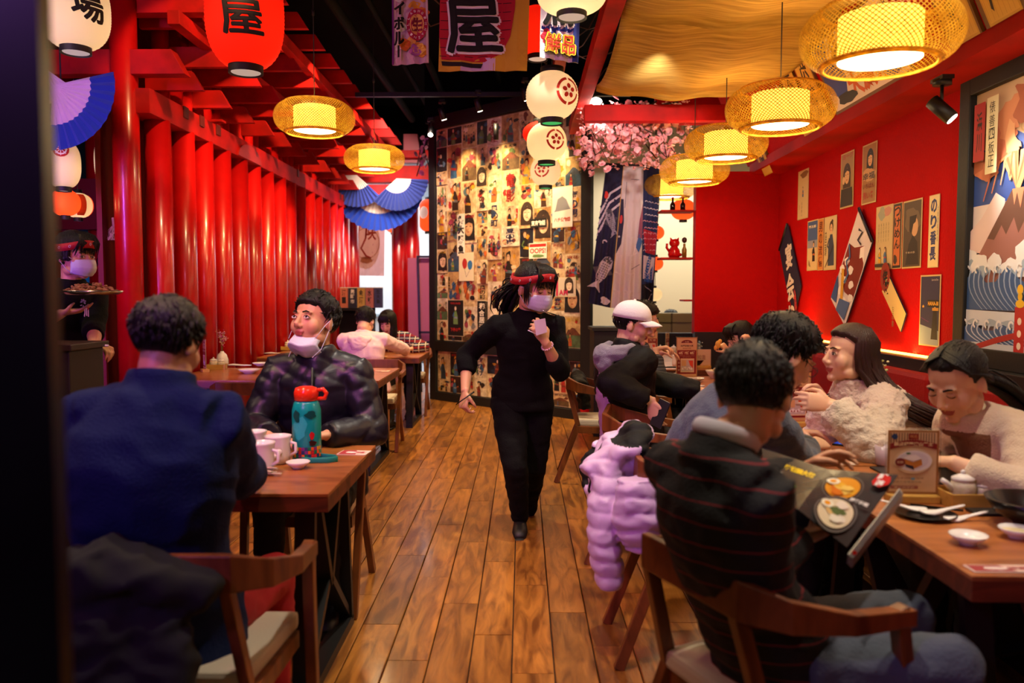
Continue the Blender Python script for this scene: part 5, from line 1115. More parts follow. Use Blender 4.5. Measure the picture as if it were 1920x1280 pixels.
# ------------------------------------------------------------------ table things
M_CER = mat('white_ceramic', '#e9e4dc', .18); M_BAMB = mat('bamboo_wood', '#c79a48', .5, color2='#b1842f', kind='wood', scale=4, stretch=(1, 6, 6))
M_ACR = mat('clear_acrylic', '#ffffff', .03, trans=1, spec=.5, alpha=.25); M_DSH = mat('black_ceramic', '#15120f', .22); M_GLASS = mat('drinking_glass', '#f4f7f5', .03, trans=1)
def menu_stand(label, loc, w_, h_, fn, rz=0, base='wood', name='menu_stand', fnb=None):
    t = thing(name, label, 'menu', loc, rz)
    MB().box((0, 0, .012), (w_*.98, .055, .024)).build('base', M_BAMB if base == 'wood' else M_CER, t, bevel=.003)
    MB().box((0, 0, .024+h_/2+.004), (w_+.012, .006, h_+.012)).build('acrylic_holder', M_ACR, t)
    m = MB(); m.cc = hexc('#d8c193'); m.box((0, 0, .026+h_/2), (w_, .0016, h_), smooth=False)
    a = Art(m, lambda x, y, h: V((x, -.0008-h, .026+h_/2+y)), .00025); fn(a, w_, h_)
    if fnb: b = Art(m, lambda x, y, h: V((-x, .0008+h, .026+h_/2+y)), .00025); fnb(b, w_, h_)
    m.build('printed_card', PRINT, t, normals=False); return t
def red_card(a, w, h):
    a.rect(-w/2, -h/2, w/2, h/2, '#c98f52'); a.rect(-.46*w, -.47*h, .46*w, .47*h, '#dcb07a'); a.poly([(.28*w*cos(t), .36*h+.08*h*sin(t)) for t in [pi*i/8 for i in range(9)]], '#7c1a14'); a.text('大胆', 0, .39*h, .2*w, .045*h, '#e6c79a')
    a.text('浜屋拉面大赏', 0, .29*h, .62*w, .05*h, '#5c1712', .02); a.text('超值特惠', 0, .225*h, .4*w, .03*h, '#7c2a20'); a.rect(-.46*w, -.42*h, .46*w, .18*h, '#8d1512'); a.text('6折 7折 8折', 0, .11*h, .78*w, .075*h, '#ecd4a8', .03)
    a.text('活动时间周一至周五午市使用', 0, .04*h, .72*w, .02*h, '#d0a080'); a.text('特价区套餐', 0, .005*h, .4*w, .018*h, '#d0a080'); a.rect(-.3*w, -.38*h, .36*w, -.03*h, '#e3c093'); a.rect(-.27*w, -.36*h, .33*w, -.06*h, '#c9b7b0'); a.rect(-.25*w, -.22*h, -.02*w, -.07*h, '#d9a873'); a.poly([(.08*w, -.08*h), (.31*w, -.08*h), (.31*w, -.28*h), (.16*w, -.2*h)], '#d8431c')
    for k in range(5): a.disc((-.18+.1*k)*w, (-.29+.02*(k % 2))*h, .05*w, .03*h, '#efe6e0', up=False)
    a.L += 1
    for k in range(3): a.disc((-.13+.1*k)*w, -.29*h, .022*w, .014*h, '#9a3a34', up=False)
    a.L += 1
    for k in range(4): a.ring(-.38*w, (-.05-.09*k)*h, .03*w, .045*w, '#e8cdb0', up=False)
    a.L += 1
def big_card(a, w, h):
    a.rect(-w/2, -h/2, w/2, h/2, '#a86e38'); a.rect(-.46*w, -.47*h, .46*w, .47*h, '#d9b489')
    for k in range(17): a.rect((-.45+.053*k)*w, .3*h, (-.43+.053*k)*w, .46*h, '#74492c', up=False)
    a.L += 1; a.rect(-.1*w, .36*h, .1*w, .45*h, '#8d1a16'); a.text('特选', 0, .405*h, .14*w, .05*h, '#e0a060'); a.disc(-.37*w, .40*h, .06*w, .045*h, '#27406e')
    arc = [(x*w, (.28+.07*cos(x*3.1))*h) for x in [-.46+.092*i for i in range(11)]]; a.poly([(x, y-.09*h) for x, y in arc]+arc[::-1], '#8d1a16'); a.text('酥皮榴莲满山芝士', 0, .285*h, .76*w, .065*h, '#ecd1a2', .03)
    a.disc(.0, .02*h, .38*w, .2*h, '#ddc29a', 28); a.disc(.02*w, .02*h, .35*w, .165*h, '#e6dcde', 28); a.disc(.0*w, .03*h, .3*w, .13*h, '#d9cfd6', 28)
    a.poly([(-.2*w, .06*h), (.0, .0), (.16*w, .05*h), (.18*w, -.04*h), (.02*w, -.1*h), (-.18*w, -.03*h)], '#c0772c'); a.poly([(-.16*w, -.03*h), (.0, -.06*h), (.02*w, -.12*h), (-.14*w, -.07*h)], '#2b2238'); a.poly([(-.2*w, .06*h), (.0, .02*h), (.16*w, .06*h), (.05*w, .12*h), (-.1*w, .11*h)], '#efe6e4'); a.disc(-.1*w, .14*h, .05*w, .015*h, '#4c7040')
    a.disc(-.26*w, -.0*h, .1*w, .065*h, '#7c1f1a'); a.text('香脆', -.26*w, 0, .13*w, .04*h, '#e0c0a0'); a.text('精选食材每日现烤', -.1*w, -.25*h, .62*w, .035*h, '#a06a50'); a.text('酥脆外皮香滑内馅', -.12*w, -.31*h, .56*w, .03*h, '#8a6a50'); a.disc(0, -.26*h, .04*w, .02*h, '#6a9ab0'); a.rect(-.44*w, -.42*h, .1*w, -.37*h, '#9c5a48'); a.text('第二份半价', -.17*w, -.395*h, .4*w, .03*h, '#ead0b0')
def caddy(label, loc, rz=0, jars=2, pick=True, tray=(.22, .12)):
    t = thing('condiment_tray', label, 'tray', loc, rz); w_, d = tray
    m = MB(); m.box((0, 0, .005), (w_, d, .01))
    for (c, s) in (((0, -d/2, .022), (w_, .008, .044)), ((0, d/2, .022), (w_, .008, .044)), ((-w_/2, 0, .022), (.008, d, .044)), ((w_/2, 0, .022), (.008, d, .044))): m.box(c, s)
    m.build('tray_box', M_BAMB, t, bevel=.001); return t
def jar(label, loc, s=1.0, group=None, spout=False):
    t = thing('seasoning_pot' if not spout else 'sauce_pot', label, 'pot', loc, 0, group); r = .033*s
    MB().lathe([(r*.75, 0), (r, .008*s), (r*1.05, .045*s), (r*.9, .062*s)], 20).build('body', mat('speckled_ceramic', '#dcd2b8', .25, color2='#cfc39f', kind='noise', scale=60), t); MB().lathe([(r*.95, .062*s), (r*.97, .07*s), (r*.5, .078*s), (r*.2, .082*s)], 20).lathe([(r*.2, .08*s), (r*.22, .09*s), (.001, .094*s)], 10).build('lid', M_CER, t)
    if spout: MB().tube([(-r*.9, 0, .035*s), (-r*1.5, 0, .055*s), (-r*1.9, 0, .064*s)], [.011*s, .008*s, .007*s], 8).build('spout', M_CER, t)
    return t
def picks(label, loc):
    t = thing('toothpick_cup', label, 'cup', loc); MB().lathe([(.018, 0), (.02, .045), (.016, .045), (.014, .01)], 16).build('cup', M_CER, t); m = MB(); q = random.Random(2)
    for k in range(40): a = q.uniform(0, 6.3); r = q.uniform(0, .012); m.tube([(r*cos(a), r*sin(a), .01), (r*1.9*cos(a), r*1.9*sin(a), .072+q.uniform(0, .008))], .0011, 4)
    m.build('toothpicks', M_BAMB, t)['kind'] = 'stuff'; return t
def dish(label, loc, r=.055, h=.03, mt=None, food=None, name='small_dish', cat='dish', n=28, foot=True, rz=0, sx=1.0):
    t = thing(name, label, cat, loc, rz)
    b = MB().lathe([(r*.45, 0), (r*.48, .004), (r*.5, .006), (r*.8, h*.55), (r, h), (r*.97, h+.001), (r*.78, h*.62), (r*.45, .011), (.0, .01)], n).build('bowl', mt or M_CER, t); b.scale = (sx, 1, 1)
    if food:
        if food[0] == 'sauce': MB().lathe([(r*.8, h*.72), (0, h*.73)], n, cap=False).build('sauce', mat('sauce_'+food[1][1:], food[1], .15), t)
        else:
            m = MB(); q = random.Random(5)
            for k in range(food[2]): a = q.uniform(0, 6.3); rr = r*.75*sqrt(q.random()); m.ell((rr*cos(a), rr*sin(a), h*.6+q.uniform(.0, r*.6)*(1-rr/r)), (food[3], food[3]*.8, food[3]*.75), 7, 5, Matrix.Rotation(q.uniform(0, 3), 3, 'X'))
            m.build('food', mat('food_'+food[1][1:], food[1], .6, bump=.4), t)['kind'] = 'stuff'
    return t
def vase(label, loc, shape, fcol, s=1.0, stems=14, seed=0, fl='tip', h=.13):
    t = thing('flower_vase', label, 'vase', loc)
    prof = {'bottle': [(.028, 0), (.036, .02), (.036, .05), (.024, .09), (.010, .11), (.009, .14), (.011, .145)], 'round': [(.03, 0), (.05, .025), (.05, .05), (.03, .075), (.012, .085), (.013, .092)], 'egg': [(.04, 0), (.055, .03), (.057, .07), (.04, .12), (.018, .14), (.016, .15)]}[shape]
    MB().lathe([(r*s, z*s) for r, z in prof], 24).build('vase_body', M_CER, t)
    q = random.Random(seed); top = prof[-1][1]*s; st = MB(); f = MB()
    for k in range(stems):
        a = q.uniform(0, 6.3); sp = q.uniform(.1, .42); L = h*s*q.uniform(.6, 1.1); e = V((cos(a)*sp*L, sin(a)*sp*L, top+L)); mid = V((cos(a)*sp*L*.3, sin(a)*sp*L*.3, top+L*.5))
        st.tube([(0, 0, top*.7), mid, e], .0011*s, 4)
        for j in range(9 if fl == 'tip' else 14):
            u = q.uniform(.45, 1.05); p_ = mid.lerp(e, max(0, u*2-1)) if u > .5 else mid; r_ = .0065*s*q.uniform(.6, 1.3); o_ = V((q.gauss(0, .006), q.gauss(0, .006), q.gauss(0, .006)))*s*1.3
            c = fcol[q.randrange(len(fcol))]; f.ell(p_+o_, (r_, r_, r_*.7), 6, 4, color=hexc(c))
    st.build('stem', mat('dry_stem', '#8a8a50', .8), t); o = f.build('flowers', mat('dry_flower', rough=.8, kind='attr'), t); o['kind'] = 'stuff'; return t
def flyer(label, loc, w_, d, rz, cols, txt='特惠'):
    t = MB(); t.cc = hexc('#e8d8c8'); t.box((0, 0, .0006), (w_, d, .0012), smooth=False); a = Art(t, lambda x, y, h: V((x, y, .0012+h)), .00025)
    a.rect(-w_/2+.004, -d/2+.004, w_/2-.004, d/2-.004, cols[0]); a.poly([(-w_/2+.004, d/2-.004), (0, d/2-.004), (w_*.15, -d/2+.004), (-w_/2+.004, -d/2+.004)], cols[1]); a.blob(-w_*.1, 0, w_*.2, d*.2, cols[2], 3); a.text(txt, w_*.22, 0, w_*.3, d*.35, cols[1], .03)
    o = t.build('paper_flyer', PRINT, None, normals=False); o.location = V(loc)+V((0, 0, .0005)); o.rotation_euler = (0, 0, rz); return tag(o, label, 'flyer')
PK = ('#e3bfae', '#a32c34', '#eaddd4')
def at(px, py, dz=0): p = PZ(px, py, TZ+dz); return V((p.x, p.y, TZ+.0005+dz))
# near right table
menu_stand('large cream menu stand with a striped top on the nearest right table', at(1712, 942)+V((0, .01, 0)), .155, .20, big_card, rz=-.05)
c0 = at(1822, 945); caddy('bamboo condiment tray on the nearest right table', c0, 0, tray=(.18, .11))
jar('white spouted sauce pot in the near bamboo tray', c0+V((-.035, -.01, .012)), 1.05, spout=True); jar('small white pot beside the toothpicks in the near tray', c0+V((.025, -.015, .012)), .75); picks('cup of toothpicks in the near bamboo tray', c0+V((.06, .02, .012)))
def bowlbig(): 
    p = at(1905, 985); t = thing('serving_bowl', 'large black bowl cut off by the right edge of the photo', 'bowl', p+V((.05, 0, 0)))
    MB().lathe([(.05, 0), (.055, .01), (.10, .035), (.125, .075), (.118, .075), (.095, .04), (.04, .018), (0, .017)], 36).build('bowl', M_DSH, t)
bowlbig()
def spoon(label, p, rz, s=1.0):
    t = thing('soup_spoon', label, 'spoon', p, rz)
    MB().tube([(-.045, 0, .012), (-.04, 0, .009), (-.015, 0, .007), (.005, 0, .009), (.03, 0, .016), (.075, 0, .026), (.085, 0, .028)], [(.004, .002), (.018, .005), (.023, .007), (.014, .006), (.008, .004), (.008, .003), (.003, .002)], 14, side=(0, 1, 0)).build('spoon', M_CER, t); return t
p = at(1735, 968); d0 = dish('flat black dish under the white spoons', p, .085, .012, M_DSH, name='flat_dish'); spoon('white soup spoon lying left in the black dish', p+V((-.035, .02, .010)), 2.9); 
spoon('white soup spoon pointing right on the black dish', p+V((.02, -.02, .010)), .05); spoon('lower white soup spoon resting beside the black dish', p+V((.075, -.045, -.002)), .08)
tag(MB().box((0, 0, .003), (.14, .008, .006)).build('chopsticks', M_DSH), 'black chopsticks lying on the flat black dish', 'chopsticks').location = p+V((.05, .035, .014)); bpy.data.objects['chopsticks'].rotation_euler = (0, .0, -.5)
dish('white footed dish nearest the table edge', at(1815, 1020), .047, .026); dish('white dish of pale sauce at the right edge of the photo', at(1906, 1008), .045, .026, food=('sauce', '#e2d29c'))
t = tag(MB().box((0, 0, .004), (.13, .07, .008)).build('dark_plate', mat('dark_slate', '#1b1d1c', .4), bevel=.002), 'small dark tray behind the white dishes at the right edge', 'plate'); t.location = at(1862, 962)
flyer('pink flyer at the corner of the nearest right table', at(1880, 1067), .16, .05, 0, PK)
def mat_(label, cx, cy, w_, d, rz=0): o = MB().box((0, 0, .003), (w_, d, .006)).build('table_mat', mat('dark_slate', '#1b1d1c', .4), bevel=.002); o.location = (cx, cy, TZ+.001); o.rotation_euler[2] = rz; return tag(o, label, 'mat')
mat_('dark grey table mat under the elbow of the woman in beige', 1.50, 2.84, .40, .26)
vase('bunch of white and blue dried flowers at the right edge', at(1912, 905)+V((.015, .08, 0)), 'round', ['#e8dfb8', '#2fa0b0', '#d8cfa0'], .95, 22, 3, 'all', .09)
# second right table
menu_stand('red menu stand in front of the long-haired woman, half hidden by the bent head', at(1490, 800)+V((-.0, .0, 0)), .155, .25, red_card, .1)
c0 = at(1562, 815); caddy('bamboo condiment tray beside the blue phone', c0+V((.03, .02, 0)), .0, tray=(.26, .1))
jar('tall lidded jar, leftmost in the middle tray', c0+V((-.055, .02, .012)), 1.05); jar('small jar in the middle of the tray', c0+V((.015, .02, .012)), .8); jar('lidded jar, rightmost in the middle tray', c0+V((.07, .01, .012)), .95)
tag(MB().lathe([(.012, 0), (.02, .03), (.024, .05), (.012, .055)], 8).build('sauce_sachets', mat('sachet_yellow', '#d8a838', .5)), 'yellow sachets standing between the jars', 'sachet').location = c0+V((.01, .05, .05))
p = at(1652, 820)
v = thing('ceramic_kettle', 'white rounded ceramic kettle behind the mug on the second right table', 'kettle', p+V((.02, .05, 0))); MB().lathe([(.045, 0), (.062, .02), (.065, .06), (.05, .105), (.02, .13), (.02, .14)], 26).build('body', M_CER, v); MB().lathe([(.02, .14), (.012, .15), (.001, .155)], 14).build('lid', M_CER, v)
vase('slim vase of pale dried grass in front of the fluffy coat', p+V((.015, .14, 0)), 'bottle', ['#c8cf98', '#e8e2b8', '#a9b070'], 1.1, 26, 8, 'all', .15)
def mug(label, p, rz=0, s=1.0, face=True):
    t = thing('white_mug', label, 'mug', p, rz); r = .042*s
    MB().lathe([(r*.7, 0), (r*.92, .006), (r, .03*s), (r*.98, .07*s), (r*1.08, .092*s), (r*1.12, .098*s), (r*1.02, .098*s), (r*.9, .07*s), (r*.88, .015), (0, .012)], 28).build('body', M_CER, t)
    if face:
        m = MB()
        for a, z, rr in ((-.45, .045, .012), (.35, .045, .012), (-.05, .03, .01)): m.ell((r*sin(a), -r*cos(a)*.97, z*s), (rr*s, rr*s*.7, rr*s), 10, 8)
        m.build('raised_face', M_CER, t)
    MB().tube([(r*.95, 0, .075*s), (r*1.45, 0, .07*s), (r*1.5, 0, .04*s), (r*.95, 0, .025*s)], .006*s, 8).build('handle', M_CER, t); return t
mug('white handled mug beside the kettle on the second right table', at(1630, 822), 0, .95)
o = thing('phone', 'phone with a blue screen lying on the second right table', 'phone', at(1596, 836), .9); MB().box((0, 0, .004), (.07, .14, .008)).build('case', M_BLACKM, o, bevel=.003); m = MB(); m.cc = hexc('#1f3a9a'); m.box((0, 0, .0086), (.062, .128, .0006), smooth=False); a = Art(m, lambda x, y, h: V((x, y, .009+h)), .0002)
for i in range(4):
    for j in range(6): a.rect(-.028+.0145*i, -.055+.018*j, -.017+.0145*i, -.045+.018*j, '#4a78d8', up=False)
m.build('screen', mat('phone_screen', rough=.3, kind='attr', emit=.8), o, normals=False)
dish('white bowl in front of the folded hands', at(1607, 850), .044, .03); dish('white plate with scraps behind the front bowl', at(1655, 838), .06, .02, food=('bits', '#6b4a20', 8, .006), name='plate', cat='plate'); dish('small white dish beside the phone', at(1610, 828)+V((0, .05, 0)), .04, .014, name='plate', cat='plate')
o = tag(MB().bar((-.1, 0, 0), (.1, .01, 0), .007, .007).bar((-.1, .012, 0), (.1, .018, 0), .007, .007).build('chopsticks', M_DSH), 'black chopsticks lying across the plate near the mug', 'chopsticks'); o.location = at(1650, 822)+V((0, 0, .02)); o.rotation_euler = (0, 0, -.3)
flyer('pink and white flyer on the near edge of the second right table', at(1550, 868), .2, .06, -.06, PK)
cp = thing('tall_cup', 'lilac tall cup half hidden behind the large menu stand', 'cup', at(1656, 872)); MB().lathe([(.024, 0), (.028, .004), (.032, .075), (.028, .075), (.024, .01)], 20).build('cup', mat('lilac_ceramic', '#c3a8b4', .25), cp)
def foodbowl(label, p, r, food=None, mt=M_DSH, h=.07): return dish(label, p, r, h, mt, food, 'soup_bowl', 'bowl')
foodbowl('black ramen bowl held by the long-haired woman', V((1.42, 3.62, TZ+.001)), .095, ('bits', '#e8ddd0', 22, .012))
# third and fourth right tables
menu_stand('red menu stand, clearest one, on the third right table', at(1287, 713)+V((0, .0, 0)), .155, .30, red_card, .0, 'white')
vase('round white vase with pale blue flowers on the third right table', V((1.59, 7.25, TZ+.0005)), 'round', ['#86b8c8', '#b9c8a0', '#d8e2d8', '#5f9ab0'], 1.0, 20, 5, 'all', .12)
dish('white dish with dark sauce streaks, front of the red menu stand', at(1305, 715), .065, .026, name='plate', cat='plate'); dish('white dish tucked under the red menu stand', at(1272, 706), .06, .024, name='plate', cat='plate')
flyer('pink flyer at the near edge of the third right table', at(1325, 726), .22, .05, 0, PK); dish('white dish just behind the blue grey shoulder', at(1300, 728)+V((.05, 0, 0)), .03, .02)
foodbowl('white bowl heaped with popcorn-like snacks on the third right table', V((1.50, 6.20, TZ+.0005)), .075, ('bits', '#ecdcae', 60, .014), M_CER, .06); foodbowl('black bowl with a yellow rim of food behind the snacks', V((1.53, 7.10, TZ+.0005)), .09, ('bits', '#c98a2c', 20, .012))
menu_stand('pale menu stand beside the girl in glasses', V((1.585, 7.05, TZ+.0005)), .16, .14, lambda a, w, h: (a.rect(-w/2, -h/2, w/2, h/2, '#dcb98c'), a.text('拉面', 0, 0, .4*w, .3*h, '#8d1a16')), 0)
mug('tall white mug between the two right menus', at(1268, 685), 0, 1.0, False)
o = tag(MB().bar((-.08, 0, 0), (.08, .01, 0), .012, .012).bar((-.05, .03, 0), (.09, .04, 0), .02, .012).build('cutlery', M_DSH), 'dark cutlery on a napkin by the capped man', 'cutlery'); o.location = at(1262, 690)+V((0, 0, .007))
flyer('white napkin sheet on the farthest right table', at(1250, 691), .25, .07, 0, ('#e4d8d4', '#b06a64', '#efe6e0'))
menu_stand('dark narrow menu stand on the farthest right table', at(1251, 662), .09, .20, red_card, .95); menu_stand('red menu stand behind the two capped diners', at(1220, 668), .14, .24, red_card, 0)
c0 = at(1238, 664); caddy('bamboo tray with a white pot on the farthest right table', c0, 0, tray=(.13, .08)); jar('white spouted pot on the farthest right table', c0+V((0, 0, .012)), 1.0, spout=True)
jar('white lidded pot right of the dark menu on the farthest table', at(1263, 664), 1.1); vase('small vase with magenta flowers behind the clearest red menu', at(1283, 655), 'bottle', ['#c04aa0', '#d8d0a0', '#a83a8c'], .8, 9, 6, 'tip', .1)
# near left table
mug('white skull-faced mug nearest the teal bottle', at(522, 868), .0, 1.1); mug('white skull-faced mug in front, beside the blue sleeve', at(489, 886), -.2, 1.15); mug('white mug mostly hidden behind the front mug', at(478, 855), 0, 1.05, False)
b0 = at(576, 860); bt = thing('teal_bottle', 'teal patterned water bottle with a bright orange cup lid', 'bottle', b0)
m = MB(); m.lathe([(.043, 0), (.046, .006), (.046, .165), (.040, .19), (.034, .198)], 32, color=hexc('#0f9c94'))
rp = lambda x, y, h: V((sin(x/.046)*(.0465+h), -cos(x/.046)*(.0465+h), y)); a = Art(m, rp, .0003, .012); a.rect(-.07, .0, .07, .006, '#0a6a60')
q = random.Random(3)
for i in range(13):
    for j in range(3): a.rect(-.065+.010*i, .012+.012*j, -.056+.010*i, .023+.012*j, ['#e8a01c', '#c81f2a', '#e8d82c', '#28306a', '#8a2a7c', '#e8621c', '#1a7a50'][q.randrange(7)], up=False)
a.L += 1; a.blob(-.01, .11, .022, .04, '#2fb8b4', 2); a.blob(.028, .085, .008, .012, '#c21f22', 1); a.blob(.03, .06, .012, .01, '#3a1a14', 4); a.blob(.025, .155, .018, .012, '#0a4f48', 5); a.blob(-.02, .15, .012, .02, '#0a4f48', 6)
m.build('bottle_body', mat('bottle_print', rough=.25, kind='attr'), bt, normals=False)
MB().lathe([(.034, .198), (.038, .2), (.039, .225), (.034, .24), (.02, .245), (0, .246)], 28).tube([(.034, 0, .232), (.055, 0, .235), (.066, 0, .222), (.06, 0, .205), (.038, 0, .203)], .007, 10).build('cup_lid', mat('orange_plastic', '#f0371a', .2), bt)
bt.scale = (1.22, 1.22, 1.18)
o = tag(MB().tube([b0+V(v)*1.0 for v in ((.045, 0, .012), (.07, -.01, .012), (.12, -.03, .012), (.135, -.06, .012), (.10, -.085, .012), (.04, -.09, .012), (.0, -.075, .012))], [(.002, .011)]*7, 8, side=(0, 0, 0) if False else None).build('strap', mat('teal_strap', '#0d8a7c', .6)), 'teal carry strap coiled on the table beside the bottle', 'strap')
o.parent = None
dish('small white footed dish on the near left table', at(559, 878), .045, .026); flyer('pink paper flyer at the far corner of the near left table', at(664, 849), .12, .09, -.1, PK)
o = thing('crumpled_wrapper', 'crumpled clear wrapper and paper strip below the mugs', 'wrapper', at(495, 890)); m = MB(); q = random.Random(8)
for k in range(7): m.bar((q.uniform(-.04, .02), q.uniform(-.02, .02), .006+.004*k), (q.uniform(.03, .07), q.uniform(-.03, .02), .006+.003*k), .016, .002)
m.build('strips', mat('wrapper_pale', '#cdbfa0', .25), o)
# second left table
menu_stand('narrow menu stand on the second left table behind the dark head', at(384, 697), .12, .25, red_card, -1.0)
c0 = at(407, 692); caddy('bamboo tray with two jars on the second left table', c0, .2, tray=(.15, .1)); jar('left lidded jar in the tray on the second left table', c0+V((-.03, .0, .012)), 1.0); jar('right lidded jar in the tray on the second left table', c0+V((.035, .01, .012)), .9)
vase('tall white vase with pink and magenta flowers against the red fence', at(417, 688), 'egg', ['#d878b0', '#c050a0', '#e0a8c8', '#d0c080'], .95, 11, 2, 'tip', .2)
o = tag(MB().tube([(-.12, 0, .01), (-.05, .01, .015), (.04, 0, .011), (.12, .01, .01)], [(.02, .006), (.03, .01), (.028, .008), (.02, .005)], 10, side=(0, 1, 0)).build('folded_napkin', mat('napkin', '#d8ccd0', .8, bump=.5, bscale=30)), 'white folded napkin beside the pink flower vase', 'napkin'); o.location = at(446, 687)
dish('white shallow bowl on the second left table', at(467, 700), .09, .035, name='soup_plate', cat='plate'); dish('white plate behind the shallow bowl on the second left table', at(488, 686), .07, .03, name='soup_plate', cat='plate')
# far left table
menu_stand('tall narrow menu stand on the far left table by the fence', at(527, 655)+V((0, .05, 0)), .12, .30, red_card, -.9)
c0 = at(540, 656); caddy('bamboo tray with jars on the far left table', c0, 0, tray=(.14, .09)); jar('lidded jar in the far left bamboo tray', c0+V((0, 0, .012)), 1.1)
vase('round vase with small white flowers behind the quilted jacket man', at(545, 648), 'round', ['#d8d8b8', '#b0b890', '#e8e8d8'], 1.3, 16, 4, 'all', .14)
o = tag(MB().tube([(-.1, 0, .008), (0, 0, .014), (.1, .0, .01)], [(.01, .004), (.03, .01), (.01, .003)], 8, side=(0, 1, 0)).build('folded_napkin', mat('napkin', '#d8ccd0', .8)), 'pinkish napkin at the left end of the far left table', 'napkin'); o.location = at(508, 664)
flyer('orange paper by the sleeve of the pink hoodie', at(712, 668), .15, .08, 0, ('#c9823c', '#e0b880', '#d89a60')); foodbowl('white bowl in front of the woman in plaid', at(747, 664)+V((0, .1, 0)), .06, None, M_CER, .07)
flyer('pink paper sheet at the aisle end of the second left table', at(716, 696)+V((-.02, .02, 0)), .16, .12, 0, PK)
# ------------------------------------------------------------------ people
DG = None
def remesh(mb, voxel, smooth=3, ratio=None, sfac=.5):
    me = mb.mesh('tmp'); o = bpy.data.objects.new('tmp', me); COL.objects.link(o)
    md = o.modifiers.new('r', 'REMESH'); md.mode = 'VOXEL'; md.voxel_size = voxel; md.use_smooth_shade = True
    if smooth: ms = o.modifiers.new('s', 'SMOOTH'); ms.iterations = smooth; ms.factor = sfac
    if ratio: mdd = o.modifiers.new('d', 'DECIMATE'); mdd.ratio = ratio
    bpy.context.view_layer.update(); dg = bpy.context.evaluated_depsgraph_get()
    r = bpy.data.meshes.new_from_object(o.evaluated_get(dg)); bpy.data.objects.remove(o); bpy.data.meshes.remove(me); return r
def coords(me):
    a = np.empty(len(me.vertices)*3, dtype=np.float32); me.vertices.foreach_get('co', a); return a.reshape(-1, 3)
def setco(me, a): me.vertices.foreach_set('co', a.astype(np.float32).ravel()); me.update()
def displace(me, fn):
    co = coords(me); n = np.empty(len(co)*3, dtype=np.float32); me.vertices.foreach_get('normal', n); n = n.reshape(-1, 3)
    d = np.array([fn(V(c.tolist())) for c in co], dtype=np.float32); setco(me, co+n*d[:, None])
def folds(amp, f=7.0, seed=0, st=(1, 1, 1.9)):
    o = V((seed*3.1, seed*1.7, seed))
    return lambda p: amp*(noise.noise(V((p.x*f*st[0], p.y*f*st[1], p.z*f*st[2]))+o)*1.0+.5*(1-abs(noise.noise(V((p.x*f*1.7, p.y*f*1.7, p.z*f*2.6))+o))*2.4))
def paint(me, fn):
    n = len(me.polygons); c = np.empty(n*3, dtype=np.float32); me.polygons.foreach_get('center', c); c = c.reshape(-1, 3)
    me.polygons.foreach_set('material_index', [fn(V(x.tolist())) for x in c]); me.update()
M_SKIN = mat('skin', '#d19b76', .48, sub=.12, bump=.06, bscale=200); M_SKINL = mat('skin_light', '#e2b492', .46, sub=.12); M_LIP = mat('lips', '#a84e46', .4)
M_HAIR = mat('black_hair', '#0b0807', .4, spec=.35, bump=.6, bscale=260, stretch=(1, 1, .15)); M_HAIRB = mat('brown_hair', '#2e150c', .36, bump=.5, bscale=260, stretch=(1, 1, .15))
M_EYE = mat('eye', rough=.15, kind='attr'); M_MASK = mat('mask_cloth', '#cfd3e6', .75, bump=.2, bscale=200)
M_BAND = mat('red_bandana', '#b3121c', .7, bump=.3, bscale=80); M_SHOE = mat('dark_shoe', '#141112', .5)
def basis(look, up=(0, 0, 1), roll=0):
    y = V(look).normalized(); x = y.cross(V(up)).normalized(); z = x.cross(y)
    if roll: R = Matrix.Rotation(roll, 3, y); x = R @ x; z = R @ z
    return Matrix((x, y, z)).transposed()
def ik(S, T, l1, l2, pole):
    d = T-S; L = d.length
    if L > (l1+l2)*.985: k = L/((l1+l2)*.985); k = min(k, 1.22); l1 *= k; l2 *= k
    L2 = min(L, (l1+l2)*.985); d.normalize(); T2 = S+d*L2; a = (l1*l1-l2*l2+L2*L2)/(2*L2); h = sqrt(max(l1*l1-a*a, 0)); p = V(pole); p = p-d*p.dot(d); p.normalize(); return S+d*a+p*h, T2
def hand(mb, W, d, n, side, s=1.0, curl=.5, spread=1.0, thumb=.6):
    """W wrist, d pointing along the hand, n palm normal (fingers curl towards n), side = +1 thumb on the +x side"""
    d = V(d).normalized(); n = V(n); n = (n-d*n.dot(d)).normalized(); x = d.cross(n)*side       # x points to the thumb side
    mb.tube([W-d*.02*s, W+d*.012*s, W+d*.04*s, W+d*.075*s, W+d*.092*s], [(.024*s, .018*s), (.027*s, .017*s), (.037*s, .016*s), (.041*s, .014*s), (.036*s, .010*s)], 14, side=x)
    for k, (off, L) in enumerate(((.030, .074), (.0105, .082), (-.0095, .077), (-.029, .060))):
        p = W+d*(.083-.003*abs(k-1))*s+x*off*s*spread; a = curl*(.75+.12*k); dd = (d+x*.10*(1.5-k)/1.5*spread).normalized(); pts = [p-dd*.01*s, p]
        for j, fr in enumerate((.46, .30, .24)):
            ang = a*(1, 1.9, 2.6)[j]; v = dd*cos(ang)+n*sin(ang); p = p+v*L*fr*s; pts.append(p)
        mb.tube(pts, [.0088*s, .0092*s, .0085*s, .0078*s, .0058*s], 8)
        mb.ell(pts[-1], .0060*s, 8, 6)
    b = W+d*.018*s+x*.022*s; p1 = b+(x*.8+d*.75+n*.35*thumb).normalized()*.038*s; p2 = p1+(x*.25+d*.9+n*(.3+thumb*.7)).normalized()*.030*s; p3 = p2+(d*.9+n*(.2+thumb)-x*.25).normalized()*.022*s
    mb.tube([b-x*.01*s, b, p1, p2, p3], [.013*s, .0145*s, .0115*s, .0095*s, .0065*s], 8); mb.ell(p3, .0068*s, 8, 6)
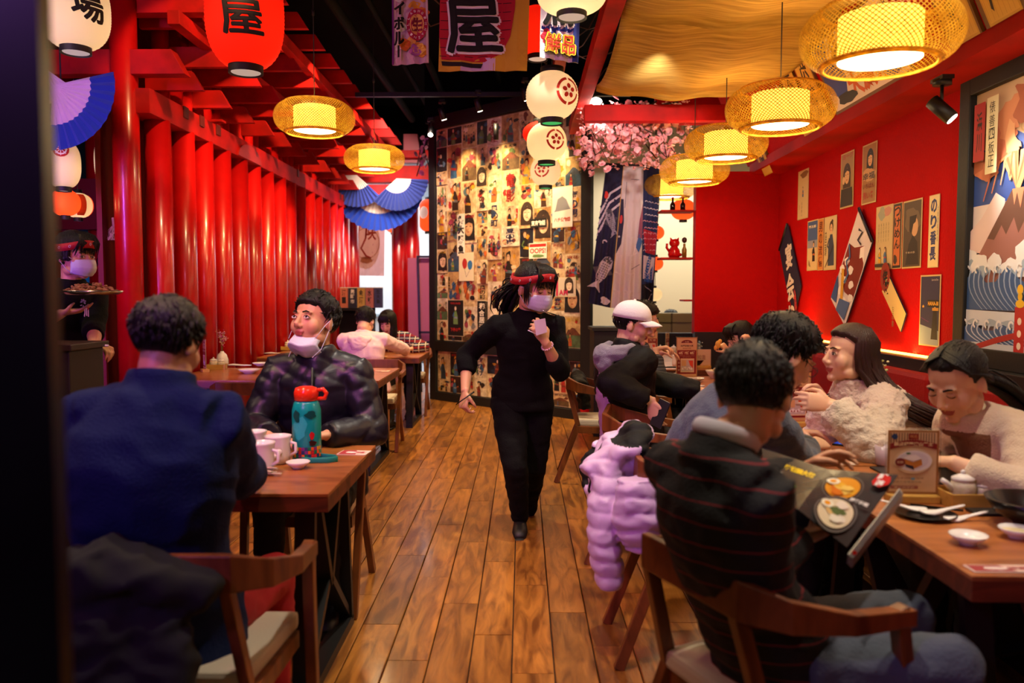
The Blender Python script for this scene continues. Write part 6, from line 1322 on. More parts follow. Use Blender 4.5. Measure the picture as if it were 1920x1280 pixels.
def head_geo(m, M, c, s, nb, neck_r=.052, female=False, jaw=1.0):
    T = lambda x, y, z: c+M @ V((x*s, y*s, z*s)); E = lambda p, r, n=20, mm=14, rot=None: m.ell(T(*p), tuple(q*s for q in r), n, mm, M if rot is None else M @ rot)
    E((0, -.012, .030), (.076, .096, .086)); E((0, .028, -.02), (.064, .067, .085)); E((0, .034, -.066), (.050*jaw, .050, .042)); E((0, .072, -.094), (.022*jaw, .018, .017))
    for sx in (-1, 1):
        E((sx*.037, .058, -.028), (.028, .028, .034)); E((sx*.050, .020, -.072), (.018*jaw, .035, .024)); E((sx*.031, .0835, .004), (.0135, .0095, .0085), 14, 10)
        E((sx*.078, -.006, -.008), (.0075, .019, .031), 14, 10, Matrix.Rotation(-sx*.35, 3, 'Z')); E((sx*.073, .001, -.012), (.012, .012, .02), 10, 8)
        E((sx*.0115, .100, -.034), (.0085, .009, .0075), 10, 8); E((sx*.030, .081, .024), (.022, .010, .0065), 12, 8)
    m.tube([T(0, .088, .018), T(0, .098, -.005), T(0, .111, -.028), T(0, .106, -.036)], [.0075*s, .009*s, .0115*s, .009*s], 10)
    E((0, .087, -.050), (.018, .008, .012)); E((0, .0895, -.0580), (.0225, .0075, .0052), 16, 8); E((0, .0880, -.0675), (.0185, .0075, .0062), 16, 8)
    m.tube([T(0, -.02, -.03), T(0, -.022, -.08), nb+(c-nb)*.25, nb-V((0, 0, .03))], [neck_r*1.0*s, neck_r*s, neck_r*1.04*s, neck_r*1.3*s], 16)
def sstep(x): x = max(0, min(1, x)); return x*x*(3-2*x)
def hair_obj(parent, M, c, s, style, mt, seed=0, **kw):
    q = random.Random(seed); m = MB(); C = V((0, -.012, .028)); R = V((.0785, .0995, .092)); L = lambda p: c+M @ (V(p)*s)
    long_ = style in ('long', 'bob'); front = kw.get('front', .066)
    def zline(p):
        y = p.y; az = abs(p.x)
        if y > .055: return front-.012*min(1, az/.06)**2+.004*noise.noise(V((p.x*60, 1, seed)))
        if y > .02: return front+(.0-front)*(1-(y-.02)/.035)**(1 if style == 'short' else 1.7) if not long_ else front-.03*(1-(y-.02)/.035)
        if y > -.022: return .012 if not long_ else -.05
        return (-.040 if style == 'short' else -.07) if not long_ else -.09
    def thick(p):
        t = kw.get('top', .012)*(.12+.88*sstep((p.z+.005)/.085)); return t+.001
    N, K = 56, 40; vs = []; fs = []
    for i in range(K+1):
        th = pi*i/K
        for j in range(N):
            ph = 2*pi*j/N; d = V((sin(th)*cos(ph), sin(th)*sin(ph), cos(th))); p = C+V((d.x*R.x, d.y*R.y, d.z*R.z)); mk = sstep((p.z-zline(p)+.008)/.016)
            k = 1+(thick(p)*mk-.012*(1-mk))/.09+.012*mk*noise.noise(p*70+V((seed, 0, 0))); vs.append(L(C+(p-C)*k))
    for i in range(K):
        for j in range(N): fs.append((i*N+j, (i+1)*N+j, (i+1)*N+(j+1) % N, i*N+(j+1) % N))
    m.add(vs, fs, smooth=True)
    down = (M.inverted() @ V((0, 0, -1)))
    def surf(d, k=1.0): d = V(d).normalized(); return C+V((d.x*R.x, d.y*R.y, d.z*R.z))*k
    if style == 'short':
        for k in range(int(kw.get('tufts', 420)*1.5)):
            th = q.uniform(.05, 1.9); ph = q.uniform(0, 6.283); d = V((sin(th)*cos(ph), sin(th)*sin(ph), cos(th))); p = surf(d)
            if p.z < zline(p)+.006: continue
            t = thick(p); d2 = (d+V((q.gauss(0, .12), q.gauss(.1, .15), (-.42 if d.z < .8 else -.1) if d.y < .3 else .06))).normalized(); ln = q.uniform(.6, 1.1)
            a0 = surf(d, 1.02); a1 = surf((d+d2)/2, 1+(t+.004)/.09*ln); a2 = surf(d2, 1+(t+.001)/.09*ln*.9)
            m.tube([L(a0), L(a1), L(a2)], [.0030*s, .0026*s, .0005*s], 4)
    if long_:
        Ln = kw.get('length', .28); back = V(kw.get('back', (0, 0, 0))); amin = kw.get('amin', .95); gather = kw.get('gather', 0)
        for k in range(kw.get('strands', 190)+26):
            bulk = k < 26; a = q.uniform(amin, pi)*q.choice((-1, 1)) if not bulk else (amin+.08+(pi-amin)*(k//2)/13)*(1 if k % 2 else -1)
            dx, dy = sin(a), cos(a); px_ = q.uniform(-.06, .06); g = q.uniform(1.06, 1.15) if not bulk else 1.02
            pts = [surf((dx*.12+kw.get('part', 0), dy*.25+.1, 1), g*.98), surf((dx*.7, dy*.55, .75), g), surf((dx*1, dy*.9, .25), g), surf((dx*1, dy*.95, -.25), g)]
            w_ = [L(p) for p in pts]; e = w_[-1]; lnk = Ln*q.uniform(.82, 1.06)*(1 if bulk else 1)
            for j in range(1, 6):
                u = j/5; off = V((0, 0, -1))*lnk*u+back*u*u+V((q.gauss(0, .003), q.gauss(0, .003), 0)); p = e+off
                if gather: cc = c+M @ V((0, -.09*s, 0)); tgt = V((cc.x, cc.y, p.z))+back*u*u; p = p.lerp(tgt, gather*u)
                w_.append(p)
            r = .016 if bulk else .0042
            m.tube(w_, [r*.5*s]+[r*s]*(len(w_)-2)+[r*.25*s], 5)
    if style in ('pony', 'tied'):
        Ln = kw.get('length', .16); tdir = M.inverted() @ V(kw.get('tail', (0, -.6, -.8))); fl_ = kw.get('flare', 1.6); root = V(kw.get('root', (0, -.105, .012)))
        for k in range(70):
            bulk = k < 8; o = V((q.gauss(0, .012), q.gauss(0, .008), q.gauss(0, .012))); ll = Ln*q.uniform(.8, 1.1); r = .014 if bulk else .004
            pts = [surf((q.uniform(-.6, .6), -.9, q.uniform(-.3, .6)), 1.02), root+o*.3]
            for j in range(1, 6): u = j/5; pts.append(root+o*(1+fl_*sin(u*2.6))+tdir*ll*u+V((0, -.03*sin(u*3), 0)))
            m.tube([L(p) for p in pts], [r*.5*s, r*s, r*s, r*s, r*s, r*.8*s, r*.15*s], 5)
        for k in range(150):
            sx = q.choice((-1, 1)); y0 = q.uniform(-.03, .045); zt = .118-max(0, y0-.02)*.35; f = q.random()
            pts = [(sx*.004, y0, zt+.006), (sx*.045, y0*1.0+.012, zt-.012), (sx*.0815, .045-.05*f, .058-.03*f), (sx*.0875, -.005-.02*f, .028-.02*f), (sx*.075, -.06, -.01-.02*f), (sx*.02, -.108, -.03)]
            m.tube([L(p) for p in pts], [.002*s, .0045*s, .0045*s, .0045*s, .004*s, .002*s], 4)
        for k in range(120):
            ph = q.uniform(0, 6.283); th = q.uniform(.1, 1.5); d = V((sin(th)*cos(ph), sin(th)*sin(ph), cos(th)))
            if surf(d).z < zline(surf(d)): continue
            e = V((0, -1, .1)); pts = [L(surf(d.lerp(e, u), 1.035+.02*sin(u*3))) for u in (0, .3, .6, .95)]; m.tube(pts, [.001*s, .0035*s, .0035*s, .002*s], 4)
    if kw.get('bangs'):
        for k in range(60):
            x = q.uniform(-.062, .062); x2 = x*1.12+q.uniform(-.012, .012)+kw.get('sweep', 0); z2 = kw.get('bangs')+q.uniform(-.012, .012)+abs(x)*-.3
            pts = [(x*.5, .03, .128), (x*.8, .078, .112), (x, .099, .075), (x2, .103-abs(x2)*.35, z2)]
            m.tube([L(p) for p in pts], [.004*s, .005*s, .0045*s, .0008*s], 5)
    if kw.get('side'):
        for sx in (-1, 1):
            for k in range(12): y = q.uniform(.02, .06); pts = [(sx*.06, y, .08), (sx*.085, y+.005, .03), (sx*.084, y+.01, -.02), (sx*.076, y+.008, -.02-kw['side']*q.uniform(.6, 1))]; m.tube([L(p) for p in pts], [.003*s, .0045*s, .004*s, .0006*s], 5)
    return m.build('hair', mt, parent, world=True, normals=False)
def person(label, head, look, pel, face, LH=None, RH=None, s=1.0, cf=None, up=(0, 0, 1), roll=0, hs=None, skin=None, voxel=.0055, hair=('short', {}), hairmat=None,
           top=None, legs='sit', knees=None, ankles=None, bow=.04, build=1.0, eyes='open', bowc=None, cv=.010, jaw=1.0, female=False, polesL=None, polesR=None, group=None, shz=0, shw=.160, toes=None, ratio=None, bot=None, nbo=(0, 0, 0)):
    """world coordinates; L is the person's own left. top: dict(name, mats, thick, sleeve, fold, disp, paint, collar, hem, name)"""
    head, pel = V(head), V(pel); hs = hs or s; skin = skin or M_SKIN
    t = thing('person', label, 'person', (pel.x, pel.y, 0), 0, group)
    M = basis(look, up, roll); fx = V((face[0], face[1], 0)).normalized(); rx = fx.cross(V((0, 0, 1)))
    cf = V(cf).normalized() if cf else fx; cf = V((cf.x, cf.y, 0)).normalized(); cr = cf.cross(V((0, 0, 1)))
    nb = head-(((M @ V((0, 0, 1)))*.55+V((0, 0, .45))).normalized()*.148+(M @ V((0, .028, 0))))*hs+V(nbo); ctrl = pel.lerp(nb, .5)-fx*bow+V((0, 0, .03))
    def sp(u): return pel*(1-u)**2+ctrl*2*u*(1-u)+nb*u*u
    us = [0, .14, .32, .5, .68, .82, .92, 1.0]; fw = .92 if female else 1.0
    A = [.156, .150, .138*fw, .148*fw, .160*fw, .152*fw, .095, .054]; B = [.112, .108, .098, .104, .106, .092, .070, .052]
    def spine(mb, th, n=22, u0=0):
        pts = [sp(u) for u in us]; rr = [((a*s*build+th), (b*s*build+th)) for a, b in zip(A, B)]
        # interpolate the side vector between hips and chest
        rings = 0; P2 = [pts[0]-V((0, 0, .06*s))]+pts; R2 = [(rr[0][0]*.9, rr[0][1]*.9)]+rr
        mb.tube(P2, R2, n, side=(rx*.35+cr*.65))
    Sh = {}; E_ = {}; W_ = {}
    for sd, H, pole in ((1, RH, polesR), (-1, LH, polesL)):
        Sh[sd] = sp(.865)+cr*sd*shw*s*build+V((0, 0, .006*s+shz))
        T = V(H['at']) if H else Sh[sd]+V((0, 0, -.5))*s
        pole = V(pole) if pole else (V((0, 0, -.75))-cf*.5+cr*sd*.55)
        hd = V(H.get('d')) if H and H.get('d') is not None else None
        E_[sd], W_[sd] = ik(Sh[sd], T, .27*s, .245*s, pole)
    body = MB(); head_geo(body, M, head, hs, nb, .056 if not female else .047, female, jaw)
    spine(body, -.03)
    for sd, H in ((1, RH), (-1, LH)):
        S, E, W = Sh[sd], E_[sd], W_[sd]; body.tube([sp(.86), S, S.lerp(E, .5), E, E.lerp(W, .35), W], [.05*s, .046*s, .042*s, .037*s, .038*s, .024*s], 12)
        d = V(H['d']) if H and H.get('d') is not None else (W-E); n = V(H['n']) if H and H.get('n') is not None else -cf
        if not (H and H.get('hide')): hand(body, W, d, n, sd, s*(H.get('s', 1.0) if H else 1), H.get('curl', .45) if H else .45, H.get('spread', 1) if H else 1, H.get('thumb', .6) if H else .6)
    bme = remesh(body, voxel, 2, ratio); Mi = M.inverted()
    def lipf(c):
        l = Mi @ (c-head)/hs; return 1 if (l.y > .0845 and -.0765 < l.z < -.0525 and abs(l.x) < .0235 and l.y < .11) else 0
    if eyes: paint(bme, lipf)
    obj('body', bme, [skin, M_LIP], t, True)
    LL = lambda x, y, z: head+M @ V((x, y, z))*hs
    if eyes:
        for sx in (-1, 1):
            m = MB(); f = lambda x, y, h: LL(sx*.031+x, .0935+h-(x*x)*14-y*y*8, .003+y); a = Art(m, f, .0005, .006)
            if eyes == 'open':
                a.poly([(-.0145, 0), (-.008, .0045), (0, .006), (.008, .0045), (.0145, .001), (.008, -.0045), (0, -.0055), (-.008, -.0045)], '#e6ddd2'); ex, ey = kw_gaze(look); a.disc(ex, ey, .0055, .0056, '#1b100b', 12); a.disc(ex+.0015, ey+.002, .0013, .0013, '#e8e4e0', 6)
                a.line([(-.0155, -.001), (-.009, .0052), (0, .007), (.009, .0052), (.0155, .0005)], .0026, '#1a0f0b')
            else: a.line([(-.0145, .001), (-.008, -.0035), (0, -.005), (.008, -.0035), (.0145, .001)], .0034, '#21130d')
            m.build('eye', M_EYE, t, world=True, normals=False)
        m = MB()
        for sx in (-1, 1): m.tube([LL(sx*.014, .0975, .023), LL(sx*.03, .0955, .0285), LL(sx*.047, .083, .0225)], [(.002*hs, .0036*hs), (.0022*hs, .0038*hs), (.001, .0015)], 6)
        m.build('eyebrow', hairmat or M_HAIR, t, world=True)
    if hair: hair_obj(t, M, head, hs, hair[0], hairmat or M_HAIR, int(pel.x*100) % 97, **hair[1])
    if top:
        th = top.get('thick', .014); c = MB(); spine(c, th)
        hem = top.get('hem', .1); c.tube([pel-V((0, 0, hem)), pel-V((0, 0, hem-.02)), pel+V((0, 0, .06)), sp(.2)], [((A[0]*s*build+th)*k, (B[0]*s*build+th)*k) for k in (1.0, 1.05, 1.03, 1.0)], 22, side=rx)
        for sd in (1, -1):
            S, E, W = Sh[sd], E_[sd], W_[sd]; sl = top.get('sleeve', .9); g = top.get('arm', 1.0)
            c.tube([sp(.80).lerp(S, .55), S+(S-sp(.86))*.06, S.lerp(E, .35), S.lerp(E, .75), E], [(.050*s*g+th*.8), (.052*s*g+th*.8), (.047*s*g+th*.8), (.041*s*g+th*.8), (.040*s*g+th*.8)], 14); c.ell(E, .040*s*g+th*.8, 14, 10)
            if sl > 0: WW = E.lerp(W, sl); c.tube([E, E.lerp(WW, .5), WW.lerp(E, .06), WW], [(.040*s*g+th*.8), (.040*s*g+th*.8), (.032*s*g+th*.8), (.028*s*g+th*.7)], 14)
            c.tube([sp(.93), sp(.86).lerp(S, .5)+V((0, 0, .022*s)), S], [.046*s+th*.8, .046*s+th*.8, .046*s+th*.8], 12)
        if top.get('collar'): c.tube([nb-V((0, 0, .03)), nb+(head-nb)*top['collar']], [.075*s+th*.4, .062*s+th*.3], 20)
        cm = remesh(c, cv, 3, top.get('ratio'))
        if top.get('fold', .006): displace(cm, folds(top.get('fold', .006), top.get('ff', 8), int(pel.y*10)))
        if top.get('disp'): displace(cm, lambda p: top['disp'](p, sp, cr, cf, nb, pel))
        if top.get('paint'): paint(cm, lambda p: top['paint'](p, sp, cr, cf, nb, pel, E_, W_))
        obj(top.get('name', 'sweater'), cm, top['mats'], t, True)
        if top.get('cuff'):
            for sd in (1, -1):
                E, W = E_[sd], W_[sd]; WW = E.lerp(W, top.get('sleeve', .9)); dd = (W-E).normalized(); m = MB().tube([WW-dd*.05*s, WW-dd*.03*s, WW+dd*.006, WW+dd*.008], [.042*s, .040*s+th*.5, .034*s+th*.4, .028*s], 16); m.build('cuff', top['cuff'], t, world=True)
    if legs:
        hip = {sd: pel+rx*sd*.088*s-V((0, 0, .02)) for sd in (1, -1)}; lm = MB(); bot = bot or {}
        lm.tube([pel+V((0, 0, .10*s)), pel+V((0, 0, .02)), pel-V((0, 0, .07*s))], [(.155*s*build, .11*s*build), (.168*s*build, .125*s*build), (.14*s*build, .11*s*build)], 20, side=rx); g = bot.get('g', 1.0)
        for i, sd in enumerate((1, -1)):
            K = V(knees[i]) if knees else hip[sd]+fx*.42*s+rx*sd*.035+V((0, 0, .50-hip[sd].z)); Ak = V(ankles[i]) if ankles else V((K.x, K.y, .09))-fx*.02
            lm.tube([hip[sd]+V((0, 0, .03)), hip[sd].lerp(K, .45), K.lerp(hip[sd], .06), K], [.092*s*g, .082*s*g, .066*s*g, .064*s*g], 14); lm.ell(K, .064*s*g, 14, 10); lm.tube([K, K.lerp(Ak, .4), K.lerp(Ak, .85), Ak], [.064*s*g, .060*s*g, .047*s*g, .046*s*g], 14)
            td = V(toes[i]).normalized() if toes else fx
            sm = MB(); sm.tube([Ak-td*.055+V((0, 0, .02)), Ak-td*.04+V((0, 0, -.02)), Ak+td*.03+V((0, 0, -.03)), Ak+td*.10+V((0, 0, -.048)), Ak+td*.16+V((0, 0, -.06))], [(.03, .04), (.036, .05), (.040, .042), (.046, .030), (.032, .018)], 16, side=td.cross(V((0, 0, 1)))); sm.tube([Ak-td*.075+V((0, 0, -.072)), Ak+td*.03+V((0, 0, -.074)), Ak+td*.12+V((0, 0, -.074)), Ak+td*.19+V((0, 0, -.070))], [(.03, .012), (.038, .013), (.046, .013), (.026, .012)], 12, side=td.cross(V((0, 0, 1)))); sm.build('shoe', M_SHOE, t, world=True)
        lme = remesh(lm, .012, 3); displace(lme, folds(.007, 9, 4)); obj('trousers', lme, bot.get('mat', M_DARKT), t, True)
    t_info = dict(t=t, M=M, head=head, hs=hs, nb=nb, sp=sp, cr=cr, cf=cf, E=E_, W=W_, Sh=Sh, LL=LL)
    return t_info
GAZE = [0, 0]
def kw_gaze(look): return GAZE
M_DARKT = mat('dark_trousers', '#0f0e11', .8, bump=.3, bscale=90)
def face_mask(pi_, dz=0.0, sag=0.0, mt=None):
    LL, t = pi_['LL'], pi_['t']; m = MB(); nu, nv = 20, 14; vs = []; fs = []
    for j in range(nv+1):
        for i in range(nu+1):
            u = i/nu*2-1; v = j/nv*2-1; hw = .069-.012*abs(v)**2*(1 if v < 0 else .5); x = hw*sin(u*1.25)/sin(1.25); bul = .120-.006*abs(v)-(.012 if v < -.5 else 0)*((-v-.5)/.5)
            y = bul-.062*abs(u)**2.3+.0022*(abs(((v*2.2) % 1)-.5)*2-.5)*(1-abs(u)); z = -.052+.044*v*(1-.22*abs(u)**2)+dz; 
            if v > .6: y -= .006*(v-.6)/.4*(1-abs(u)); 
            if not sag: y += .013*math.exp(-(x/.020)**2-((v-.35)/.75)**2)
            if sag: y = y-.010-.018*abs(v)**1.2*sag-(.02*sag if v < 0 else 0)*abs(v); z *= 1.0; z = z*.92+.006*sin(u*5)*sag
            vs.append(LL(x, y, z))
    for j in range(nv):
        for i in range(nu): a = j*(nu+1)+i; fs.append((a, a+1, a+nu+2, a+nu+1))
    m.add(vs, fs, smooth=True); o = m.build('face_mask', mt or M_MASK, t, world=True); md = o.modifiers.new('s', 'SOLIDIFY'); md.thickness = .002
    for sx in (-1, 1):
        m = MB(); m.tube([LL(sx*.066, .068, -.014+dz), LL(sx*.079, .03, .006+dz*.4), LL(sx*.084, .0, .012), LL(sx*.084, -.014, -.01), LL(sx*.082, .0, -.03), LL(sx*.074, .03, -.062+dz*.8), LL(sx*.060, .062, -.088+dz)], .0016, 5)
        m.build('mask_strap', M_MASK, o, world=True)
def headband(pi_, tilt=.25, z=.055, w_=.019, k=1.13, marks=True):
    LL, t = pi_['LL'], pi_['t']; pts = []; N = 40
    for i in range(N): a = 2*pi*i/N; x = .0795*cos(a); y = .101*sin(a)-.012; pts.append((x*k*1.0, y*k, z+tilt*y-.28*x*x/.08))
    m = MB().tube([LL(*p) for p in pts], (w_, .0035), 8, side=None, close=True) if False else MB()
    vs = []
    for (x, y, z_) in pts:
        for dz, kk in ((-w_, 1.0), (w_, .965), (w_, .93), (-w_, .965)): vs.append(LL(x*kk, y*kk, z_+dz))
    fs = []
    for i in range(N):
        for j in range(4): fs.append((i*4+j, i*4+(j+1) % 4, ((i+1) % N)*4+(j+1) % 4, ((i+1) % N)*4+j))
    m.add(vs, fs, smooth=True); hb_ = m.build('headband', M_BAND, t, world=True)
    if marks:
        m = MB(); m.cc = hexc('#e8dcdc')
        for i in range(1, N, 3): x, y, z_ = pts[i]; p = LL(x*1.006, y*1.006, z_); r = (LL(pts[(i+1) % N][0], pts[(i+1) % N][1], pts[(i+1) % N][2])-LL(*pts[i])).normalized(); up_ = pi_['M'] @ V((0, 0, 1)); m.tube([p+r*.005*cos(b_)+up_*.0065*sin(b_) for b_ in [k_*pi/4 for k_ in range(8)]], .0014, 4, close=True)
        m.build('print_mark', mat('mark_white', '#e8dcdc', .7), hb_, world=True)
def glasses(pi_):
    LL, t = pi_['LL'], pi_['t']; m = MB()
    for sx in (-1, 1):
        m.tube([LL(sx*.033+.023*cos(a), .103-abs(.033*sx+.023*cos(a))*.06, .0+.017*sin(a)) for a in [2*pi*i/18 for i in range(18)]], .0014, 5, close=True); m.tube([LL(sx*.056, .099, .004), LL(sx*.079, .04, .006), LL(sx*.080, -.005, .004)], .0013, 5)
    m.tube([LL(-.010, .102, .003), LL(0, .106, .005), LL(.010, .102, .003)], .0013, 5); m.build('glasses', M_BLACKM, t, world=True)
M_BLKT = mat('black_sweatshirt', '#090809', .9, bump=.3, bscale=120, spec=.2); M_NAVY = mat('navy_knit', '#132048', .9, bump=.4, bscale=160, spec=.2)
M_PUFF = mat('navy_quilt_nylon', '#0e0c1c', .42, bump=.2, bscale=30); M_PINK = mat('pink_hoodie_cloth', '#f3ccd0', .85, bump=.2, bscale=120); M_PLAID = mat('plaid_flannel', '#15131a', .8, kind='plaid')
M_STRP = mat('striped_knit', '#0e0b0c', .85, kind='stripes', color2='#7d1a20', scale=21, bump=.4, bscale=160); M_BLUG = mat('blue_grey_fleece', '#4a5264', .85, bump=.4, bscale=120, sheen=.2); M_CUFFG = mat('grey_cuff', '#4a4a48', .9)
M_FLUF = mat('fluffy_fleece', '#dcc8b8', .95, bump=1.0, bscale=70, sheen=.5); M_BEIG = mat('cream_mohair', '#dcc6a6', .95, bump=.6, bscale=150, sheen=.5); M_BRWN = mat('brown_knit', '#7d5636', .9, bump=.4, bscale=150)
M_BLKJ = mat('black_jacket_cloth', '#0c0c0d', .7, spec=.25, bump=.2, bscale=60); M_LILAC = mat('lilac_cloth', '#c9a5dc', .7); M_GREYH = mat('grey_jersey', '#8d8a96', .9, bump=.4, bscale=150); M_WHITE = mat('white_cloth', '#e8e4e6', .75, bump=.15, bscale=80)
M_REDT = mat('red_trousers', '#a80d14', .8); M_JEAN = mat('grey_denim', '#4c5260', .9, bump=.3, bscale=120); M_STRG = mat('grey_striped_jersey', '#2b2e38', .85, kind='stripes', color2='#9a9ca6', scale=45)
# 1 ------------------------------------------------ waitress walking towards the camera
hd = P(1000, 541, 4.42)
w_ = person('woman in black with red headband and face mask walking down the aisle', hd, (.62, -.74, -.22), P(979, 748, 4.62), (.12, -1), s=1.0, hs=1.12, female=True, voxel=.005, build=.98,
    RH=dict(at=P(872, 735, 4.42), d=V((-.12, -.25, -1)), n=V((.6, .5, -.1)), curl=1.0, thumb=.9), LH=dict(at=P(1022, 640, 4.26), d=V((-.42, -.15, .85)), n=V((-.35, .9, -.1)), curl=.75, thumb=1.1),
    polesR=(-.5, .4, -.3), polesL=(.3, .2, -1), hair=('pony', dict(bangs=.028, sweep=-.012, length=.15, tail=(-.45, .3, -.9), flare=2.2, root=(-.0, -.118, .0), side=.05, top=.014)), eyes='down',
    top=dict(name='sweatshirt', mats=[M_BLKT], thick=.022, sleeve=.50, fold=.009, ff=6, collar=.28, hem=.06), bot=dict(mat=M_BLKT, g=1.12),
    knees=[P(966, 873, 4.46), P(1002, 872, 4.72)], ankles=[P(975, 972, 4.66), P(990, 957, 5.02)], toes=[(.0, -1, -.05), (.1, -1, -.45)], bow=-.02)
face_mask(w_); headband(w_, tilt=.20, z=.060, k=1.25)
m = MB(); W = w_['W'][-1]; dn = (w_['E'][-1]-W).normalized(); c = W+dn*.035; sx = dn.cross(V((0, 0, 1))).normalized(); sy = dn.cross(sx)
for k in range(16): a = 2*pi*k/16; m.ell(c+sx*.031*cos(a)+sy*.031*sin(a), .0052, 8, 6)
m.build('bead_bracelet', mat('pearl', '#e8c6cc', .3), w_['t'], world=True)
o = tag(MB().prism([(-.032, -.04), (.032, -.04), (.036, .035), (-.028, .04)], (0, 0, 0), V((.86, .3, .25)).normalized(), V((-.2, -.1, 1)).normalized(), (-.3, .95, .1), .0015).build('paper_note', mat('pinkish_paper', '#e3cfe0', .7)), 'small pale paper note held up by the masked waitress', 'note'); o.location = P(1013, 612, 4.2)
o = tag(MB().tube([(-.05, 0, -.03), (.05, .01, .04)], [.003, .0045], 8).build('pen', mat('pen_dark', '#1a1414', .3)), 'dark pen in the lowered hand of the waitress', 'pen'); o.location = P(872, 748, 4.36)
tag(MB().tube([P(1005, 626, 4.2), P(990, 619, 4.19)], .0028, 6).build('pen', mat('pen_pale', '#d8c8d8', .4)), 'thin pale pen held behind the paper note', 'pen')
m = MB().tube([P(1018, 582, 4.28), P(1028, 588, 4.29), P(1040, 592, 4.31)], .003, 6); m.build('zip', M_STEEL, w_['t'], world=True)
# 2 ------------------------------------------------ blue sweater man, back to the camera
b_ = person('man in a navy blue sweater seen from behind at the near left table', P(316, 646, 2.02), (.22, .93, -.32), (-.96, 2.06, .54), (.06, 1), s=1.08, hs=.88, build=1.10, bow=.10, shw=.135, eyes=None, voxel=.0065,
    RH=dict(at=(-.90, 2.58, .80), d=V((-.3, .9, 0)), n=V((0, 0, -1)), curl=.5), LH=dict(at=(-1.08, 2.62, .80), d=V((.3, .9, 0)), n=V((0, 0, -1)), curl=.5), polesR=(.12, -.2, -1), polesL=(-.25, -.2, -1), jaw=1.05,
    hair=('short', dict(top=.022, tufts=700)), hairmat=mat('dark_hair_soft', '#1a1512', .42, bump=.6, bscale=200, stretch=(1, 1, .2)), top=dict(name='sweater', mats=[M_NAVY], thick=.03, sleeve=.95, fold=.012, ff=5, collar=.42, hem=.10), bot=dict(mat=M_REDT))
# 3 ------------------------------------------------ man in the quilted jacket
def quilt(p, sp, cr, cf, nb, pel):
    x = (p-pel).dot(cr); k = 26; return .007*(min(abs(sin(k*(p.z+x*.8)+1.2*sin(x*20))), 1)**.5+min(abs(sin(k*(p.z-x*.8)+1.2*sin(p.z*18))), 1)**.5)-.007
GAZE[:] = [-.001, .003]
j_ = person('man in a dark quilted jacket with his mask pulled under his chin, looking up', P(590, 603, 3.60), (-.40, -.88, .20), (-.95, 3.72, .53), (.03, -1), s=1.05, hs=1.10, build=1.02, voxel=.0042, cf=(-.02, -1, 0), bow=.0,
    RH=dict(at=(-1.08, 3.33, .80), d=V((.7, -.5, 0)), n=V((0, 0, -1)), curl=.4), LH=dict(at=(-.84, 3.36, .80), d=V((-.8, -.3, 0)), n=V((0, 0, -1)), curl=.4), polesR=(-.7, .3, -.9), polesL=(.7, .3, -.9), skin=M_SKIN,
    hair=('short', dict(top=.013, tufts=520, front=.064)), top=dict(name='quilted_jacket', mats=[M_PUFF], thick=.036, sleeve=.97, fold=.004, disp=quilt, collar=.34, hem=.08))
face_mask(j_, -.068, 1.0)
m = MB().tube([j_['nb']+V((.01, -.12, -.03)), j_['sp'](.6)+V((.015, -.185, 0)), j_['sp'](.25)+V((.015, -.18, 0))], .005, 6); m.build('zip', M_BLACKM, j_['t'], world=True)
# 4 ------------------------------------------------ pink hoodie
p4 = person('person in a pale pink hoodie seen from behind at the far left table', P(685, 602, 7.85), (.15, .9, -.55), (-1.52, 7.80, .54), (.05, 1), s=1.0, hs=1.05, build=1.16, eyes=None, voxel=.007, bow=.10,
    RH=dict(at=(-1.22, 8.36, .80), d=V((-.3, .9, 0)), n=V((0, 0, -1))), LH=dict(at=(-1.75, 8.4, .80), d=V((.4, .9, 0)), n=V((0, 0, -1))), polesR=(1, .1, -.2), polesL=(-1, .1, -.2),
    hair=('short', dict(top=.02, tufts=420)), top=dict(name='hoodie', mats=[M_PINK], thick=.028, fold=.010, hem=.1, collar=.3, ratio=.7), skin=M_SKINL)
def hood(pi_, mt, r=.105, back=.07, z=-.02, name='hood'):
    nb, cf, cr, t = pi_['nb'], pi_['cf'], pi_['cr'], pi_['t']; m = MB(); c = nb-cf*.035+V((0, 0, z)); pts = []; rr = []
    for i in range(24): a = 2*pi*i/24; pts.append(c+cr*r*.95*cos(a)+cf*r*.9*sin(a)+V((0, 0, -.05*max(0, -sin(a))+.035*max(0, sin(a))*-1))); rr.append((.024+.030*max(0, -sin(a)), .024+.034*max(0, -sin(a))))
    m.tube(pts, rr, 12, close=True); m.ell(c-cf*(r*.85+.02)+V((0, 0, -.07)), (.09, .045, .085), 18, 12, Matrix((cr, cf, V((0, 0, 1)))).transposed())
    me = remesh(m, .008, 3); displace(me, folds(.008, 12, 3)); obj(name, me, mt, t, True)
hood(p4, M_PINK, .115, z=-.01)
# 5 ------------------------------------------------ plaid woman
p5 = person('woman with long black hair in a plaid shirt bent over the far left table', P(727, 604, 8.98), (-.18, -.86, -.42), (-1.42, 9.3, .54), (.05, -1), s=.98, hs=1.08, female=True, eyes='down', skin=M_SKINL, voxel=.007,
    RH=dict(at=(-1.62, 8.85, .80), d=V((.4, -.8, 0)), n=V((0, 0, -1))), LH=dict(at=(-1.24, 8.78, .80), d=V((-.5, -.7, 0)), n=V((0, 0, -1))), polesL=(1, 0, -.3), polesR=(-1, 0, -.3),
    hair=('long', dict(length=.2, amin=.75, front=.07, bangs=.045)), top=dict(name='plaid_shirt', mats=[M_PLAID], thick=.03, hem=.1, ratio=.7))
